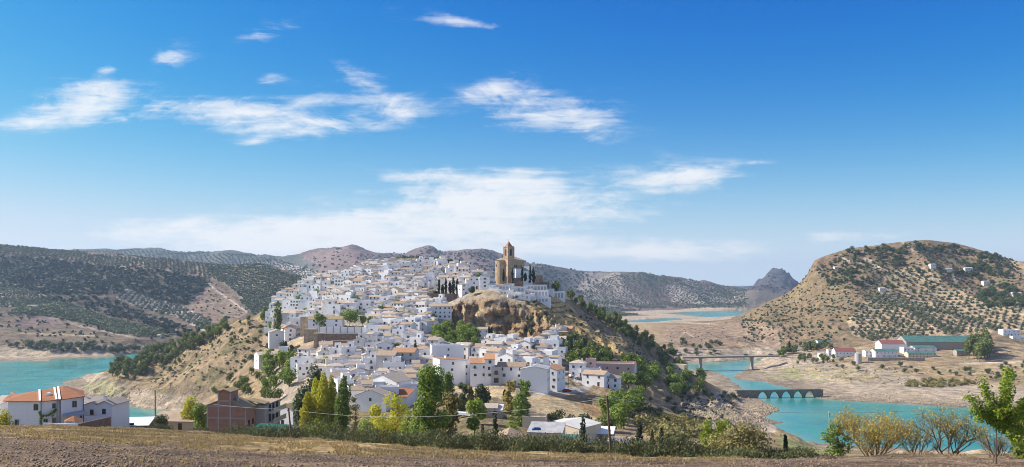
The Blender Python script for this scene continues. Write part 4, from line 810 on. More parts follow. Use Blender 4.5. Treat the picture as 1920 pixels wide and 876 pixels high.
def roof_mesh(w, d, rise, kind, mat, over=0.35, th=0.16):
    """ridge along local x; origin at eave height, centre of the house"""
    b = MB(); W, D2 = w/2+over*0.6, d/2; k = rise/D2; o = over
    if kind == 'gable':
        for s in (-1, 1):
            e = (s*(D2+o), -k*o); r = (0, rise)
            P = [(-W, e[0], e[1]), (W, e[0], e[1]), (W, r[0], r[1]), (-W, r[0], r[1])]
            T = [(x, y, z+th) for x, y, z in P]
            if s < 0: b.poly(T); b.poly(P[::-1])
            else: b.poly(T[::-1]); b.poly(P)
            for i in range(4):
                q = [P[i], P[(i+1) % 4], T[(i+1) % 4], T[i]]; b.poly(q if s < 0 else q[::-1])
    elif kind == 'shed':
        P = [(-W, -D2-o, -k*o*0.5), (W, -D2-o, -k*o*0.5), (W, D2+o, rise+k*o*0.5), (-W, D2+o, rise+k*o*0.5)]; T = [(x, y, z+th) for x, y, z in P]
        b.poly(T); b.poly(P[::-1])
        for i in range(4): b.poly([P[i], P[(i+1) % 4], T[(i+1) % 4], T[i]])
    elif kind == 'hip':
        Wx = w/2+o; Dy = D2+o; R = max(0.1, Wx-Dy)
        E = [(-Wx, -Dy, 0), (Wx, -Dy, 0), (Wx, Dy, 0), (-Wx, Dy, 0)]; E2 = [(x, y, th) for x, y, z in E]; r0, r1 = (-R, 0, rise+th), (R, 0, rise+th)
        b.poly([E2[0], E2[1], r1, r0]); b.poly([E2[2], E2[3], r0, r1]); b.poly([E2[1], E2[2], r1]); b.poly([E2[3], E2[0], r0]); b.poly(E[::-1])
        for i in range(4): b.poly([E[i], E[(i+1) % 4], E2[(i+1) % 4], E2[i]])
    return b.mesh('roof', mat)
def wall_mesh(w, d, h, rise, kind, mat, foot=5.0):
    b = MB(); W, D2 = w/2, d/2
    if kind == 'gable': prof = [(-D2, -foot), (D2, -foot), (D2, h), (0, h+rise), (-D2, h)]
    elif kind == 'shed': prof = [(-D2, -foot), (D2, -foot), (D2, h+rise), (-D2, h)]
    elif kind == 'flat': prof = [(-D2, -foot), (D2, -foot), (D2, h), (-D2, h)]
    else: prof = [(-D2, -foot), (D2, -foot), (D2, h), (-D2, h)]
    n = len(prof); i = len(b.v)
    A = [(-W, y, z) for y, z in prof]; B = [(W, y, z) for y, z in prof]
    b.poly(A[::-1]); b.poly(B)
    for k in range(n): b.poly([A[k], A[(k+1) % n], B[(k+1) % n], B[k]])
    return b.mesh('wall', mat)
def parapet_mesh(w, d, mat):
    b = MB(); W, D2 = w/2, d/2; t = 0.22; e = 0.004
    b.box(-W-e, W+e, -D2-e, -D2+t, 0, 0.95); b.box(-W-e, W+e, D2-t, D2+e, 0, 0.95); b.box(-W-e, -W+t, -D2+t+e, D2-t-e, 0, 0.95); b.box(W-t, W+e, -D2+t+e, D2-t-e, 0, 0.95)
    return b.mesh('parapet', mat)
def house_parts(w, d, h, roof='gable', axis='x', wall='whitewash', tile='tan_tile', rise=None, front=(2, 2), left=1, right=1, chim=1, door=True, balc=0, shutter=False, rng=random, foot=5.0, wsc=1.0):
    """[(part name, mesh, location, z rotation, scale)]; the front faces -y"""
    out = []; a, b_ = (w, d) if axis == 'x' else (d, w); R = 0.0 if axis == 'x' else math.pi/2
    rise = rise if rise is not None else (b_*0.5*0.36 if roof == 'gable' else b_*0.22 if roof == 'shed' else b_*0.5*0.36)
    if roof == 'flat': rise = 0
    out.append(('wall', wall_mesh(a, b_, h, rise, roof, M[wall], foot), (0, 0, 0), R, None))
    if roof == 'flat':
        out.append(('parapet', parapet_mesh(a, b_, M[wall]), (0, 0, h), R, None))
        fb = MB(); fb.box(-a/2+0.23, a/2-0.23, -b_/2+0.23, b_/2-0.23, 0.004, 0.06); out.append(('terrace', fb.mesh('terrace', M[tile] if tile in ('grey_roof', 'terrace_floor') else M['terrace_floor']), (0, 0, h), R, None))
    else: out.append(('roof', roof_mesh(a, b_, rise, roof, M[tile]), (0, 0, h+0.02), R, None))
    fl = max(1, int(round(h/3.0))); wm_ = WINS if shutter else WIN
    for f in range(fl):
        z = f*h/fl+1.05; n = front[min(f, len(front)-1)]
        for i in range(n):
            x = (i+0.5)/n*w-w/2+rng.uniform(-0.25, 0.25); dr = door and f == 0 and i == n//2
            out.append(('door' if dr else 'window', DOOR if dr else wm_, (x, -d/2, 0.05 if dr else z), 0, (1, 1, 1) if dr else (rng.choice((0.9, 1.0, 1.25))*wsc, 1, rng.choice((0.85, 1.0, 1.1))*wsc)))
            if balc and f == fl-1 and i == 0: out.append(('balcony', BALC, (x, -d/2, z-0.35), 0, None))
        for s, k in ((-1, left), (1, right)):
            for i in range(k if f >= fl-2 else 0):
                y = (i+0.5)/k*d-d/2+rng.uniform(-0.6, 0.6)
                out.append(('window', wm_, (s*w/2, y, z), s*math.pi/2, (0.9*wsc, 1, 0.9*wsc)))
    for c in range(chim):
        x, y = rng.uniform(-0.35, 0.35)*a, rng.uniform(0.05, 0.25)*b_
        zz = h+(rise*(1-abs(y)/(b_/2)) if roof in ('gable', 'hip') else rise*(0.5+y/b_) if roof == 'shed' else 0.1)
        p = Vector((x, y, 0)); p.rotate(Matrix.Rotation(R, 3, 'Z').to_euler()); out.append(('chimney', CHIM, (p.x, p.y, zz+0.3), R, None))
    return out
def put_house(parts, p, rz, label, group=None, name='house', cat='house'):
    root = empty(name, p, rz); tag(root, label, cat, group)
    for nm, me, loc, r, sc in parts: link(nm, me, root, loc, r, sc)
    return root
ORD = 'first second third fourth fifth sixth seventh eighth ninth tenth eleventh twelfth thirteenth fourteenth fifteenth sixteenth seventeenth eighteenth nineteenth twentieth'.split()
TENS = {20: 'twenty', 30: 'thirty', 40: 'forty'}
def ordw(n):
    return ORD[n-1] if n <= 20 else (TENS[n//10*10]+'-'+ORD[n % 10-1] if n % 10 else {30: 'thirtieth', 40: 'fortieth'}[n])
rp = random.Random(21); PROTO = []
for i in range(46):
    ax = rp.choice('xxxyy'); rf = rp.choice(('gable', 'gable', 'gable', 'gable', 'shed', 'flat', 'flat', 'hip')); w = rp.uniform(6.0, 10.5); d = rp.uniform(5.8, 8.0)
    if rf == 'hip' and w < d: w, d = d, w
    h = rp.choice((4.6, 5.4, 5.8, 6.2, 6.6, 7.2, 8.2)); wl = rp.choice(('whitewash',)*12+('whitewash_worn',)*3+('cream_wash', 'grey_render'))
    tl = rp.choice(('tan_tile', 'tan_tile', 'tan_tile', 'pale_tile', 'pale_tile', 'pale_tile', 'pale_tile', 'lichen_tile', 'pale_tile', 'tan_tile', 'orange_tile')); st = 2 if h < 7.5 else 3
    nf = rp.choice((1, 2, 2, 3)); ft = tuple(rp.choice((nf, nf, max(1, nf-1))) for _ in range(st))
    ch = rp.choice((0, 1, 1, 2)); bl = rp.random() < 0.3
    P_ = house_parts(w, d, h, rf, ax if rf in ('gable', 'shed') else 'x', wl, tl, None, ft, rp.choice((0, 1, 1, 2)), rp.choice((0, 0, 1)), ch, rp.random() < 0.6, bl, rp.random() < 0.25, rp)
    if rp.random() < 0.75:                       # a lower wing and a yard wall break up the block
        ww, wd_, wh_ = rp.uniform(3.2, 5.5), rp.uniform(3.5, 6), h*rp.uniform(0.45, 0.7); sx = rp.choice((-1, 1)); wx, wy = sx*(w/2+ww/2-0.6), rp.uniform(-d/2, 0)
        for nm, me, lc, r_, sc in house_parts(ww, wd_, wh_, rp.choice(('shed', 'flat', 'gable')), 'x', wl, tl, None, (1,), 0, 0, 0, False, 0, False, rp): P_.append((nm, me, (lc[0]+wx, lc[1]+wy, lc[2]), r_, sc))
    if rp.random() < 0.5:
        yb = MB(); yb.box(-w/2, w/2*rp.uniform(0, 0.9), -d/2-3.2, -d/2-2.95, -4, rp.uniform(1.2, 2.6)); P_.append(('yard_wall', yb.mesh('yard_wall', M[wl]), (0, 0, 0), 0, None))
    if rp.random() < 0.35 and rf != 'hip':
        tw_ = rp.uniform(3, 4.5); P_ += [(nm, me, (lc[0]+rp.choice((-1, 1))*0.0+w*0.12, lc[1]+d*0.15, lc[2]+h*0.35), r_, sc) for nm, me, lc, r_, sc in house_parts(tw_, tw_, h*0.95, rp.choice(('shed', 'flat')), 'x', wl, tl, None, (1,), 0, 0, 0, False, 0, False, rp, foot=1)]
    cw = {'whitewash': 'white', 'whitewash_worn': 'weathered white', 'cream_wash': 'cream', 'grey_render': 'grey', 'bare_block': 'bare block'}[wl]; ct = {'tan_tile': 'tan', 'pale_tile': 'pale', 'lichen_tile': 'mossy', 'orange_tile': 'orange'}[tl]
    lk = f'{cw} flat roofed house' if rf == 'flat' else f'{cw} house, {ct} ' + ({'gable': 'gabled', 'shed': 'sloping', 'hip': 'hipped'}[rf]) + ' roof'
    PROTO.append((P_, lk, w, d, h, rf))
VMAIN = [(503,612),(512,588),(530,556),(575,534),(640,518),(700,503),(760,499),(830,500),(876,512),(918,537),(905,545),(872,540),(795,548),(797,572),(828,574),(830,602),(815,602),(800,640),(785,655),(782,700),(778,745),(745,770),(640,768),(635,720),(608,700),(600,668),(690,660),(692,616),(570,622),(545,640),(510,632)]
VLOW = [(786,648),(850,664),(905,668),(925,654),(1000,654),(1045,634),(1060,638),(1050,664),(1012,690),(1000,706),(925,690),(890,672),(815,668),(790,700)]
VLEFT = [(560,692),(600,694),(640,700),(622,714),(565,708)]
EXCL = [[(568,600),(640,600),(640,628),(568,640)], [(588,590),(700,588),(700,622),(690,644),(588,652)], [(815,590),(895,590),(900,662),(815,660)], [(790,540),(872,540),(872,592),(790,560)]]
HOUSES = []
def fill(poly, y0, y1, rowgap, district, seed, wgap=0.7, extra=()):
    rg = random.Random(seed); row = 0; Y = y0
    while Y < y1:
        x = (min(p[0] for p in poly)-20-HX)/F*Y + rg.uniform(0, 6); xe = (max(p[0] for p in poly)+20-HX)/F*Y; got = []
        while x < xe:
            pr = rg.choice(PROTO); w = pr[2]; yy_ = Y+rg.uniform(-2.4, 2.4)+6*math.sin(x/38.0+Y/60.0); cx = x+w/2
            px = HX+cx/yy_*F; z = ground(cx, yy_); py = HY-z/yy_*F
            ok = bool(inpoly(np.array(px), np.array(py), poly)) and not any(bool(inpoly(np.array(px), np.array(py), e)) for e in list(EXCL)+list(extra))
            if ok and rg.random() < 0.07: x += w*0.9; continue
            if ok:
                rz = 0.42*math.sin(cx/47.0+yy_/90.0)+rg.uniform(-0.16, 0.16)
                got.append((cx, yy_, z-0.2, rz, pr)); x += w*0.96+wgap
            else: x += 4.0
        if got:
            row += 1
            for j, (cx, yy_, z, rz, pr) in enumerate(got):
                HOUSES.append((cx, yy_, z, rz, pr, district, row, j+1, len(got)))
        Y += rowgap
fill(VMAIN, 326, 800, 10.6, 'main slope', 5); fill(VLOW, 398, 530, 10.4, 'garden', 8); fill(VLEFT, 410, 520, 14.0, 'cliff', 11)
DNAME = {'main slope': 'on main slope', 'garden': 'below church cliff', 'cliff': 'under left cliff'}
HOUSES.sort(key=lambda q: q[1]); NEARH, FARH = HOUSES[:255], HOUSES[255:]
for cx, yy_, z, rz, pr, dist, row, j, n in NEARH:
    put_house(pr[0], (cx, yy_, z), rz, f'{pr[1]}, {ordw(j)} from left, {ordw(row)} row uphill, {DNAME[dist]}', 'white houses of the hill village')
# the houses higher up, past the three hundred nearest: one object
_pc = {}
def flat_mesh(me):
    if me.name not in _pc:
        v = np.zeros(len(me.vertices)*3); me.vertices.foreach_get('co', v); _pc[me.name] = (v.reshape(-1, 3), [(tuple(p.vertices), me.materials[p.material_index].name) for p in me.polygons])
    return _pc[me.name]
if FARH:
    names = []; Vs, Ff, Mi, o = [], [], [], 0
    for cx, yy_, z, rz, pr, dist, row, j, n in FARH:
        R0 = np.array(Matrix.Rotation(rz, 3, 'Z'))
        for nm, me, lc, r_, sc in pr[0]:
            v, fs = flat_mesh(me); R1 = np.array(Matrix.Rotation(r_, 3, 'Z')); w_ = (v*np.array(sc if sc else (1, 1, 1)))@R1.T+np.array(lc); w_ = w_@R0.T+np.array((cx, yy_, z)); Vs.append(w_)
            for f_, mn in fs:
                if mn not in names: names.append(mn)
                Ff.append(tuple(i+o for i in f_)); Mi.append(names.index(mn))
            o += len(v)
    me = bpy.data.meshes.new('upper_village'); me.from_pydata(np.concatenate(Vs).tolist(), [], Ff)
    for nme in names: me.materials.append(bpy.data.materials[nme])
    me.polygons.foreach_set('material_index', np.array(Mi, dtype=np.int32)); me.update()
    tag(link('upper_village', me), 'white houses crowding the upper slope to the village crest', 'houses', kind='stuff')
print('HOUSES', len(HOUSES))
# --- the larger houses one can pick out
def special(label, px, D, w, d, h, roof='gable', axis='x', wall='whitewash', tile='tan_tile', rz=0.0, group=None, dz=0.0, name='house', cat='house', py=None, **kw):
    p = at(px, D); p.z += dz-0.2
    if py is not None:
        q = hit(px, py)
        if q is not None and abs(q.y-D) < 0.22*D:
            k = (q.y+d*0.5)/D; w, d, h = w*k, d*k, h*k; p = Vector((q.x*(q.y+d*0.5)/q.y, q.y+d*0.5, q.z-0.1))
        else: p.z = Zp(D, py)
    rg = random.Random(int(px*7+D)); kw.setdefault('foot', 8.0)
    return put_house(house_parts(w, d, h, roof, axis, wall, tile, rng=rg, **kw), p, math.radians(rz), label, group, name, cat)
special('large blank white house at the left end of the row above the sandy lot', 842, 372, 12.5, 11, 11.0, 'shed', 'y', tile='orange_tile', rz=22, front=(0, 0, 1, 1), left=1, right=0, chim=2, rise=1.2, door=False, py=722)
special('narrow white house with a roof terrace beside the blank white one', 873, 376, 7.5, 10, 9.5, 'flat', rz=6, front=(0, 1, 1), left=0, right=0, chim=1, door=False, py=720)
special('white house with orange roof and four small windows facing the sandy lot', 899, 370, 8.5, 10, 10.6, 'gable', tile='orange_tile', rz=2, front=(0, 2, 2), left=0, right=0, chim=1, balc=1, door=False, py=724)
special('slim white house with an orange top storey above the sandy lot', 918, 371, 4.6, 9, 11.8, 'shed', tile='orange_tile', rz=2, front=(0, 1, 1), left=0, right=0, chim=0, door=False, py=722)
special('pale house with dark balconies between two white houses above the sandy lot', 931, 374, 4.8, 8, 7.5, 'flat', wall='grey_render', rz=2, front=(1, 1), left=0, right=0, chim=0, balc=1, wsc=1.7, door=False, py=722)
special('long white house with tan roof above the dark hedge of the sandy lot', 960, 372, 13.0, 9, 8.5, 'gable', rz=-4, front=(0, 2, 3), left=1, right=0, chim=1, door=False, py=722)
special('long low white house with tan roof behind the blank white house', 838, 392, 20, 8, 6.2, 'gable', tile='lichen_tile', rz=4, front=(3, 2), left=0, right=0, chim=2, door=False)
special('tall white stepped wall house below the garden wood', 838, 424, 17, 8, 9.0, 'flat', rz=14, front=(0, 1, 1), left=0, right=0, chim=1, door=False)
sc_ = special('white house with scaffolding on its front beside the road', 1004, 360, 12.0, 13, 9.8, 'gable', 'y', tile='grey_roof', rz=-8, front=(0, 0, 0), left=0, right=3, chim=1, door=False, rise=1.2, py=734)
special('white three storey house with a red brick gable beside the scaffolded one', 1034, 372, 9.5, 12, 9.0, 'gable', 'y', tile='orange_tile', rz=-22, front=(3, 3, 2), left=0, right=2, chim=1, py=731)
special('small white house with pale roof between the road and the pink house', 1085, 402, 8.0, 8, 6.6, 'hip', tile='pale_tile', rz=-16, front=(2, 2), left=0, right=1, chim=1, door=True, py=706)
special('white house with tan roofs stepping down beside the car park', 1118, 372, 11.0, 8, 5.4, 'gable', tile='tan_tile', rz=-28, front=(2, 2), left=1, right=1, chim=1, py=724)
special('low white house with terrace at the end of the car park', 1143, 366, 9.5, 8, 4.8, 'hip', tile='pale_tile', rz=-16, front=(3,), left=1, right=1, chim=0, py=729)
special('white house with arched roofs behind the car park', 1108, 392, 9.0, 9, 6.0, 'flat', rz=-10, front=(2, 2), left=1, right=1, chim=1, py=716)
pk = special('pink house with flat roof in front of the pine wood', 1150, 414, 21.0, 10, 6.4, 'flat', wall='pink_wash', rz=-10, front=(2, 4), left=0, right=2, chim=0, tile='terrace_floor', py=708)
special('pink square tower house at the left end of the pink house', 1108, 410, 5.0, 6, 8.6, 'flat', wall='pink_wash', rz=-10, front=(0, 1, 1), left=1, right=0, chim=0, door=False, py=708)
special('pink house block in front of the long pink house', 1166, 402, 9.0, 8, 5.4, 'flat', wall='pink_wash', rz=-14, front=(1, 2), left=1, right=1, chim=0, tile='terrace_floor', py=713)
special('small white house with a red roof behind the pink house', 1180, 426, 7.0, 7, 5.6, 'gable', tile='red_roof', rz=-14, front=(2, 1), left=0, right=1, chim=0, py=703)
special('square stone house with flat roof among trees near the road bridge', 1270, 560, 12.5, 9, 6.6, 'flat', wall='cream_wash', rz=-28, front=(0, 2), left=0, right=2, chim=0, door=False, py=704, tile='terrace_floor')
special('small ochre house on the slope right of the church cliff', 1012, 486, 7.5, 8, 6.5, 'flat', wall='ochre_wash', rz=-8, front=(2, 3), left=0, right=1, chim=0, py=650)
special('large ochre house with red tiled roofs at the foot of the golden terraces', 1048, 494, 13, 10, 6.6, 'hip', wall='ochre_wash', tile='orange_tile', rz=-14, front=(2, 3), left=1, right=2, chim=1, py=643)
special('stone house with red roof at the right end beneath the golden terraces', 1062, 504, 9, 8, 7.0, 'gable', wall='ochre_wash', tile='orange_tile', rz=-18, front=(1, 2), left=0, right=2, chim=0, py=637)
special('long white house with six shuttered windows below the church cliff', 990, 462, 16, 8, 5.4, 'gable', tile='pale_tile', rz=6, front=(6, 6), left=1, right=0, chim=1, door=False, py=663)
special('white house with lean-to under the garden wood cliff', 907, 500, 8, 7, 5.5, 'gable', tile='tan_tile', rz=0, front=(2, 2), left=0, right=1, chim=0, py=634)
special('white apartment house with five balcony bays beneath the cypress terrace', 826, 545, 15, 9, 8.5, 'gable', tile='tan_tile', rz=4, front=(5, 5, 5), left=0, right=0, chim=2, door=False, py=598)
special('long white house with brown roof behind the two round trees on the terrace', 612, 524, 22, 10, 8.0, 'gable', tile='lichen_tile', rz=3, front=(2, 3), left=0, right=0, chim=2, door=False, py=622)
special('square stone tower house at the left end of the terrace wall', 575, 516, 7.5, 8, 10.5, 'flat', wall='stone', rz=12, front=(0, 0, 0), left=0, right=0, chim=0, door=False, py=628, tile='terrace_floor')
special('big grey white gabled hall at the cliff edge', 556, 556, 22, 13, 7.0, 'gable', wall='grey_render', tile='pale_tile', rz=-12, front=(0, 1), left=1, right=0, chim=0, door=False, py=606)
special('tall cliff edge house with a worn white gable and ruined lower floor', 518, 500, 9, 12, 6.4, 'gable', 'y', wall='whitewash_worn', tile='pale_tile', rz=20, front=(0, 1), left=0, right=1, chim=0, door=False, py=642, foot=3.5)
special('narrow white house with a red roof stepping down the cliff path', 540, 492, 6.5, 16, 7.5, 'gable', 'y', tile='orange_tile', rz=26, front=(1, 1), left=0, right=0, chim=0, py=640)
special('long white barn with a pale roof among trees at the left end of the village', 507, 432, 15, 8, 4.6, 'gable', tile='pale_tile', rz=34, front=(1, 1), left=1, right=0, chim=0, door=False, py=681, foot=3.5)
special('tall plain white block beside the long white barn', 531, 430, 4.4, 5, 8.5, 'flat', rz=12, front=(0, 0, 0), left=0, right=0, chim=0, door=False, py=683, foot=3)
special('white house with a pot lined roof terrace below the left cliff', 574, 412, 13, 9, 7.6, 'flat', rz=-14, front=(2, 2), left=1, right=1, chim=0, py=702)
special('white villa with a porch under the stone bastion', 575, 466, 8.0, 7, 5.4, 'gable', tile='tan_tile', rz=-24, front=(2, 2), left=1, right=1, chim=0, balc=1, py=672)
special('tall grey four storey block with rows of windows in the lower village', 760, 386, 11, 10, 11.0, 'gable', wall='grey_render', tile='orange_tile', rz=-6, front=(3, 3, 3, 3), left=0, right=0, chim=0, door=False, py=704)
special('tall grey block with a flat front left of the windowed block', 728, 384, 9, 10, 10.0, 'gable', wall='grey_render', tile='tan_tile', rz=-6, front=(0, 0, 1), left=1, right=0, chim=0, door=False, py=706)
special('wide white gable house with a long sloping roof behind the tall tree', 735, 332, 15, 13, 8.0, 'gable', 'y', tile='pale_tile', rz=-30, front=(0, 0, 1), left=3, right=0, chim=1, door=False, py=752)
special('white gable house with one small window above the yellow trees', 704, 296, 12, 10, 5.8, 'gable', 'y', tile='pale_tile', rz=-12, front=(0, 1), left=0, right=0, chim=1, door=False, py=772)
special('low white house with a terracotta lean-to roof above the yellow trees', 748, 304, 10, 8, 4.2, 'shed', tile='house_tile', rz=-14, front=(1, 1), left=0, right=0, chim=0, door=False, py=764)
special('white shed with a brown sloping roof behind the brick house', 543, 238, 7.5, 6, 5.4, 'gable', 'y', wall='whitewash', tile='lichen_tile', rz=-24, front=(1, 0), left=0, right=0, chim=0, door=False, py=800)
special('grey roofed hut with two long roofs in the yard below the sandy lot', 913, 268, 7.5, 6, 3.2, 'gable', wall='cream_wash', tile='pale_tile', rz=-5, front=(1,), left=0, right=1, chim=0, door=True, py=783, name='hut', cat='hut')
special('low shed with a pale sheet roof right of the grey roofed hut', 928, 266, 5.2, 5, 2.6, 'shed', wall='bare_block', tile='pale_sheet', rz=-5, front=(1,), left=0, right=0, chim=0, door=False, py=784, name='shed', cat='shed')
wl_ = special('warehouse with a broad cream sheet roof beside the front cypress', 1072, 238, 13.0, 12, 4.2, 'gable', 'y', wall='cream_wash', tile='pale_sheet', rz=-38, front=(0,), left=0, right=0, chim=0, door=False, rise=1.1, py=828, name='warehouse', cat='warehouse')
special('pale block shed with a grey sheet roof left of the cream warehouse', 1025, 222, 9.5, 7, 3.0, 'shed', wall='cream_wash', tile='grey_roof', rz=-12, front=(1,), left=0, right=0, chim=0, door=False, py=832, name='shed', cat='shed')
special('small pale store behind the pale block shed', 1003, 246, 7.0, 6, 3.2, 'flat', wall='cream_wash', tile='terrace_floor', rz=-8, front=(1,), left=0, right=0, chim=0, door=False, py=806, name='shed', cat='shed')
special('open lean-to with a white sheet roof right of the cream warehouse', 1130, 232, 6.5, 5, 2.6, 'shed', wall='bare_block', tile='white_sheet', rz=-14, front=(1,), left=0, right=0, chim=0, door=False, py=830, name='shed', cat='shed')
special('pointed tiled pavilion roof behind the field bushes', 957, 150, 5.5, 5.5, 2.4, 'hip', wall='cream_wash', tile='tan_tile', rz=30, front=(1,), left=0, right=0, chim=0, door=False, rise=1.9, py=846, name='pavilion', cat='pavilion')
special('green roofed shed below the cream warehouse', 1068, 196, 4.2, 3.6, 2.2, 'shed', wall='bare_block', tile='green_sheet', rz=-10, front=(0,), left=0, right=0, chim=0, door=False, py=842, name='shed', cat='shed')
special('low white walled pool house by the row of four cypresses', 1172, 190, 8, 5, 2.4, 'flat', wall='whitewash_worn', tile='terrace_floor', rz=-10, front=(1,), left=0, right=0, chim=0, door=False, py=850, name='shed', cat='shed')
for px, D, w, py, rz, lb in ((252, 200, 8, 806, 8, 'low white sheet roofed shed beside the brick yard wall'), (318, 226, 8, 800, -12, 'long tile roofed farm shed with a brick end wall above the inlet'), (345, 214, 8, 806, -6, 'small block shed with a wooden front beside the round shrub')):
    special(lb, px, D, w, 5, 1.4 if px == 252 else 2.6, 'shed', wall='block_brick' if px != 345 else 'cream_wash', tile='white_sheet' if px == 252 else 'tan_tile', rz=rz, front=(1,), left=0, right=0, chim=0, door=px == 345, py=py, name='shed', cat='shed')
# --- far bank works and farmhouses
WG = 'sheds of the works across the water'
special('long green roofed open hall of the works on the far bank', 1752, 905, 74, 28, 8.5, 'gable', wall='bare_block', tile='green_sheet', rz=-3, rise=6.5, front=(0,), left=0, right=0, chim=0, door=False, py=656, group=WG, name='hall', cat='hall')
special('red roofed white hall left of the green roofed hall', 1672, 890, 30, 16, 7, 'gable', tile='red_roof', rz=0, rise=4, front=(0,), left=0, right=0, chim=0, door=False, py=657, group=WG, name='hall', cat='hall')
special('white walled building with green roof in front of the red hall', 1657, 862, 25, 12, 6.5, 'gable', tile='green_sheet', rz=4, rise=2.2, front=(4, 6), left=0, right=0, chim=0, door=False, py=670, group=WG, name='hall', cat='hall')
special('cream building with green roof and a row of windows on the works wall', 1725, 850, 29, 10, 5.2, 'gable', wall='cream_wash', tile='green_sheet', rz=-2, rise=1.8, front=(8,), left=0, right=0, chim=0, door=False, py=672, group=WG, name='hall', cat='hall')
special('small white office block between two green roofs of the works', 1700, 868, 11, 9, 6.4, 'flat', rz=0, front=(3, 3), left=0, right=0, chim=0, door=False, py=664, group=WG, name='office', cat='office')
special('low green roofed annex right of the office block', 1732, 872, 24, 9, 5, 'shed', tile='green_sheet', rz=0, rise=2, front=(3,), left=0, right=0, chim=0, door=False, py=661, group=WG, name='hall', cat='hall')
special('small green roofed kiosk beside the tall pine clump', 1800, 862, 11, 8, 5.5, 'gable', wall='bare_block', tile='green_sheet', rz=0, rise=1.6, front=(1,), left=0, right=0, chim=0, door=True, py=668, group=WG, name='kiosk', cat='kiosk')
special('white workshop with red roof left of the round silo', 1582, 874, 22, 12, 7, 'gable', tile='red_roof', rz=-3, rise=3.6, front=(4, 6), left=0, right=0, chim=0, door=False, py=671, group=WG, name='hall', cat='hall')
special('low white yard building left of the red roofed workshop', 1552, 868, 19, 8, 4.0, 'flat', rz=0, front=(4,), left=0, right=0, chim=0, door=False, py=671, group=WG, name='hall', cat='hall')
special('white flat roofed workshop between the pine groups of the far bank', 1565, 880, 16, 8, 5.5, 'flat', rz=-4, front=(5, 5), left=0, right=0, chim=0, door=False, py=667, group=WG, name='hall', cat='hall')
special('white two storey works house right of the round silo', 1628, 872, 10, 8, 6.0, 'gable', tile='pale_tile', rz=3, front=(3, 3), left=0, right=0, chim=0, door=False, py=669, group=WG, name='hall', cat='hall')
special('pale green roofed shed above the pine strip', 1543, 952, 17, 10, 5, 'gable', tile='green_sheet', rz=6, rise=2, front=(2,), left=0, right=0, chim=0, door=False, py=649, group=WG, name='hall', cat='hall')
special('white farmhouse with arcaded front on the rise at the far right', 1892, 985, 20, 12, 7.0, 'flat', rz=-4, front=(5, 4), left=0, right=0, chim=1, door=True, py=630, name='farmhouse', cat='farmhouse')
special('low white annex in front of the arcaded farmhouse', 1908, 968, 15, 7, 3.4, 'flat', rz=-4, front=(2,), left=0, right=0, chim=0, door=False, py=637, name='farmhouse', cat='farmhouse')
for px, py, w, lb in ((1776, 507, 13, 'long white farmhouse on the shoulder of the hill'), (1815, 506, 12, 'pale farmhouse with a red wall right of the long white one'), (1748, 499, 9, 'white cottage left of the hill farmhouses'), (1653, 544, 9, 'low white wall house in the middle of the dry hill'), (1850, 531, 14, 'pale building below the hill grove'), (1905, 553, 14, 'bluish white house at the edge of the oak grove'), (1567, 504, 7, 'small white hut near the crest track'), (62, 576, 17, 'white farm on the olive slope across the left lake'), (234, 546, 14, 'white farmhouse in the dark oak wood across the left lake'), (322, 623, 16, 'pale house at the tip of the green olive planting'), (299, 632, 5, 'small white hut near the left lake bank'), (622, 509, 26, 'long white building on the far side behind the village crest'), (1382, 556, 22, 'white farm by the far ridge above the far water')):
    p = hit(px, py+1)
    if p is not None: put_house(house_parts(w, 7, 3.6, 'gable', 'x', 'whitewash_worn', 'pale_tile', None, (3,), 0, 0, 0, False, rng=random.Random(px), foot=4), p, 0.1*math.sin(px), lb, 'farmhouses on the hills', 'farmhouse', 'farmhouse')
# ------------------------------------------------------------------ church, walls and other masonry
def arch_fill(b, x, y0, z0, w, h, m, ax='x', t=0.08, n=8):
    """an arched dark opening, a shallow plate proud of the wall; ax tells the wall's direction"""
    pr = [(-w/2, 0), (w/2, 0), (w/2, h-w/2)]+[(w/2*math.cos(a*math.pi/n), h-w/2+w/2*math.sin(a*math.pi/n)) for a in range(1, n)]+[(-w/2, h-w/2)]
    i = len(b.v); k = len(pr)
    for s in (-t, t):
        for px_, pz_ in pr: b.v.append((x+px_, y0+s, z0+pz_) if ax == 'x' else (x+s, y0+px_, z0+pz_))
    b.f.append(tuple(i+j for j in range(k))); b.m.append(m); b.f.append(tuple(i+k+j for j in reversed(range(k)))); b.m.append(m)
    for j in range(k): b.f.append((i+j, i+k+j, i+k+(j+1) % k, i+(j+1) % k)); b.m.append(m)
cp = at(957, 622); cp.z = Zp(622, 519)
ch = empty('church', cp, math.radians(36)); ch.scale = (0.94, 0.94, 0.93); tag(ch, 'large brown stone church with square bell tower on the top of the hill', 'church')
b = MB(); b.box(-8, 9, -7, 7, -10, 13.2); b.box(-8.25, 9.25, -7.25, 7.25, 13.202, 13.7); b.build('nave_wall', M['church_stone'], ch)
b = MB(); E = [(-8.5, -7.5, 13.71), (9.5, -7.5, 13.71), (9.5, 7.5, 13.71), (-8.5, 7.5, 13.71)]; r0, r1 = (-2.5, 0, 17.2), (3.5, 0, 17.2)
for q in ([E[0], E[1], r1, r0], [E[2], E[3], r0, r1], [E[1], E[2], r1], [E[3], E[0], r0], E[::-1]): b.poly(q)
b.build('nave_roof', M['tan_tile'], ch)
b = MB(); n = 14
for k in range(n):
    a0, a1 = math.pi/2+math.pi*k/n, math.pi/2+math.pi*(k+1)/n
    p0, p1 = (-8+5.2*math.cos(a0), 1.2+5.2*math.sin(a0)), (-8+5.2*math.cos(a1), 1.2+5.2*math.sin(a1))
    b.poly([(*p0, -10), (*p1, -10), (*p1, 13.6), (*p0, 13.6)])
b.build('apse_wall', M['church_stone'], ch)
b = MB()
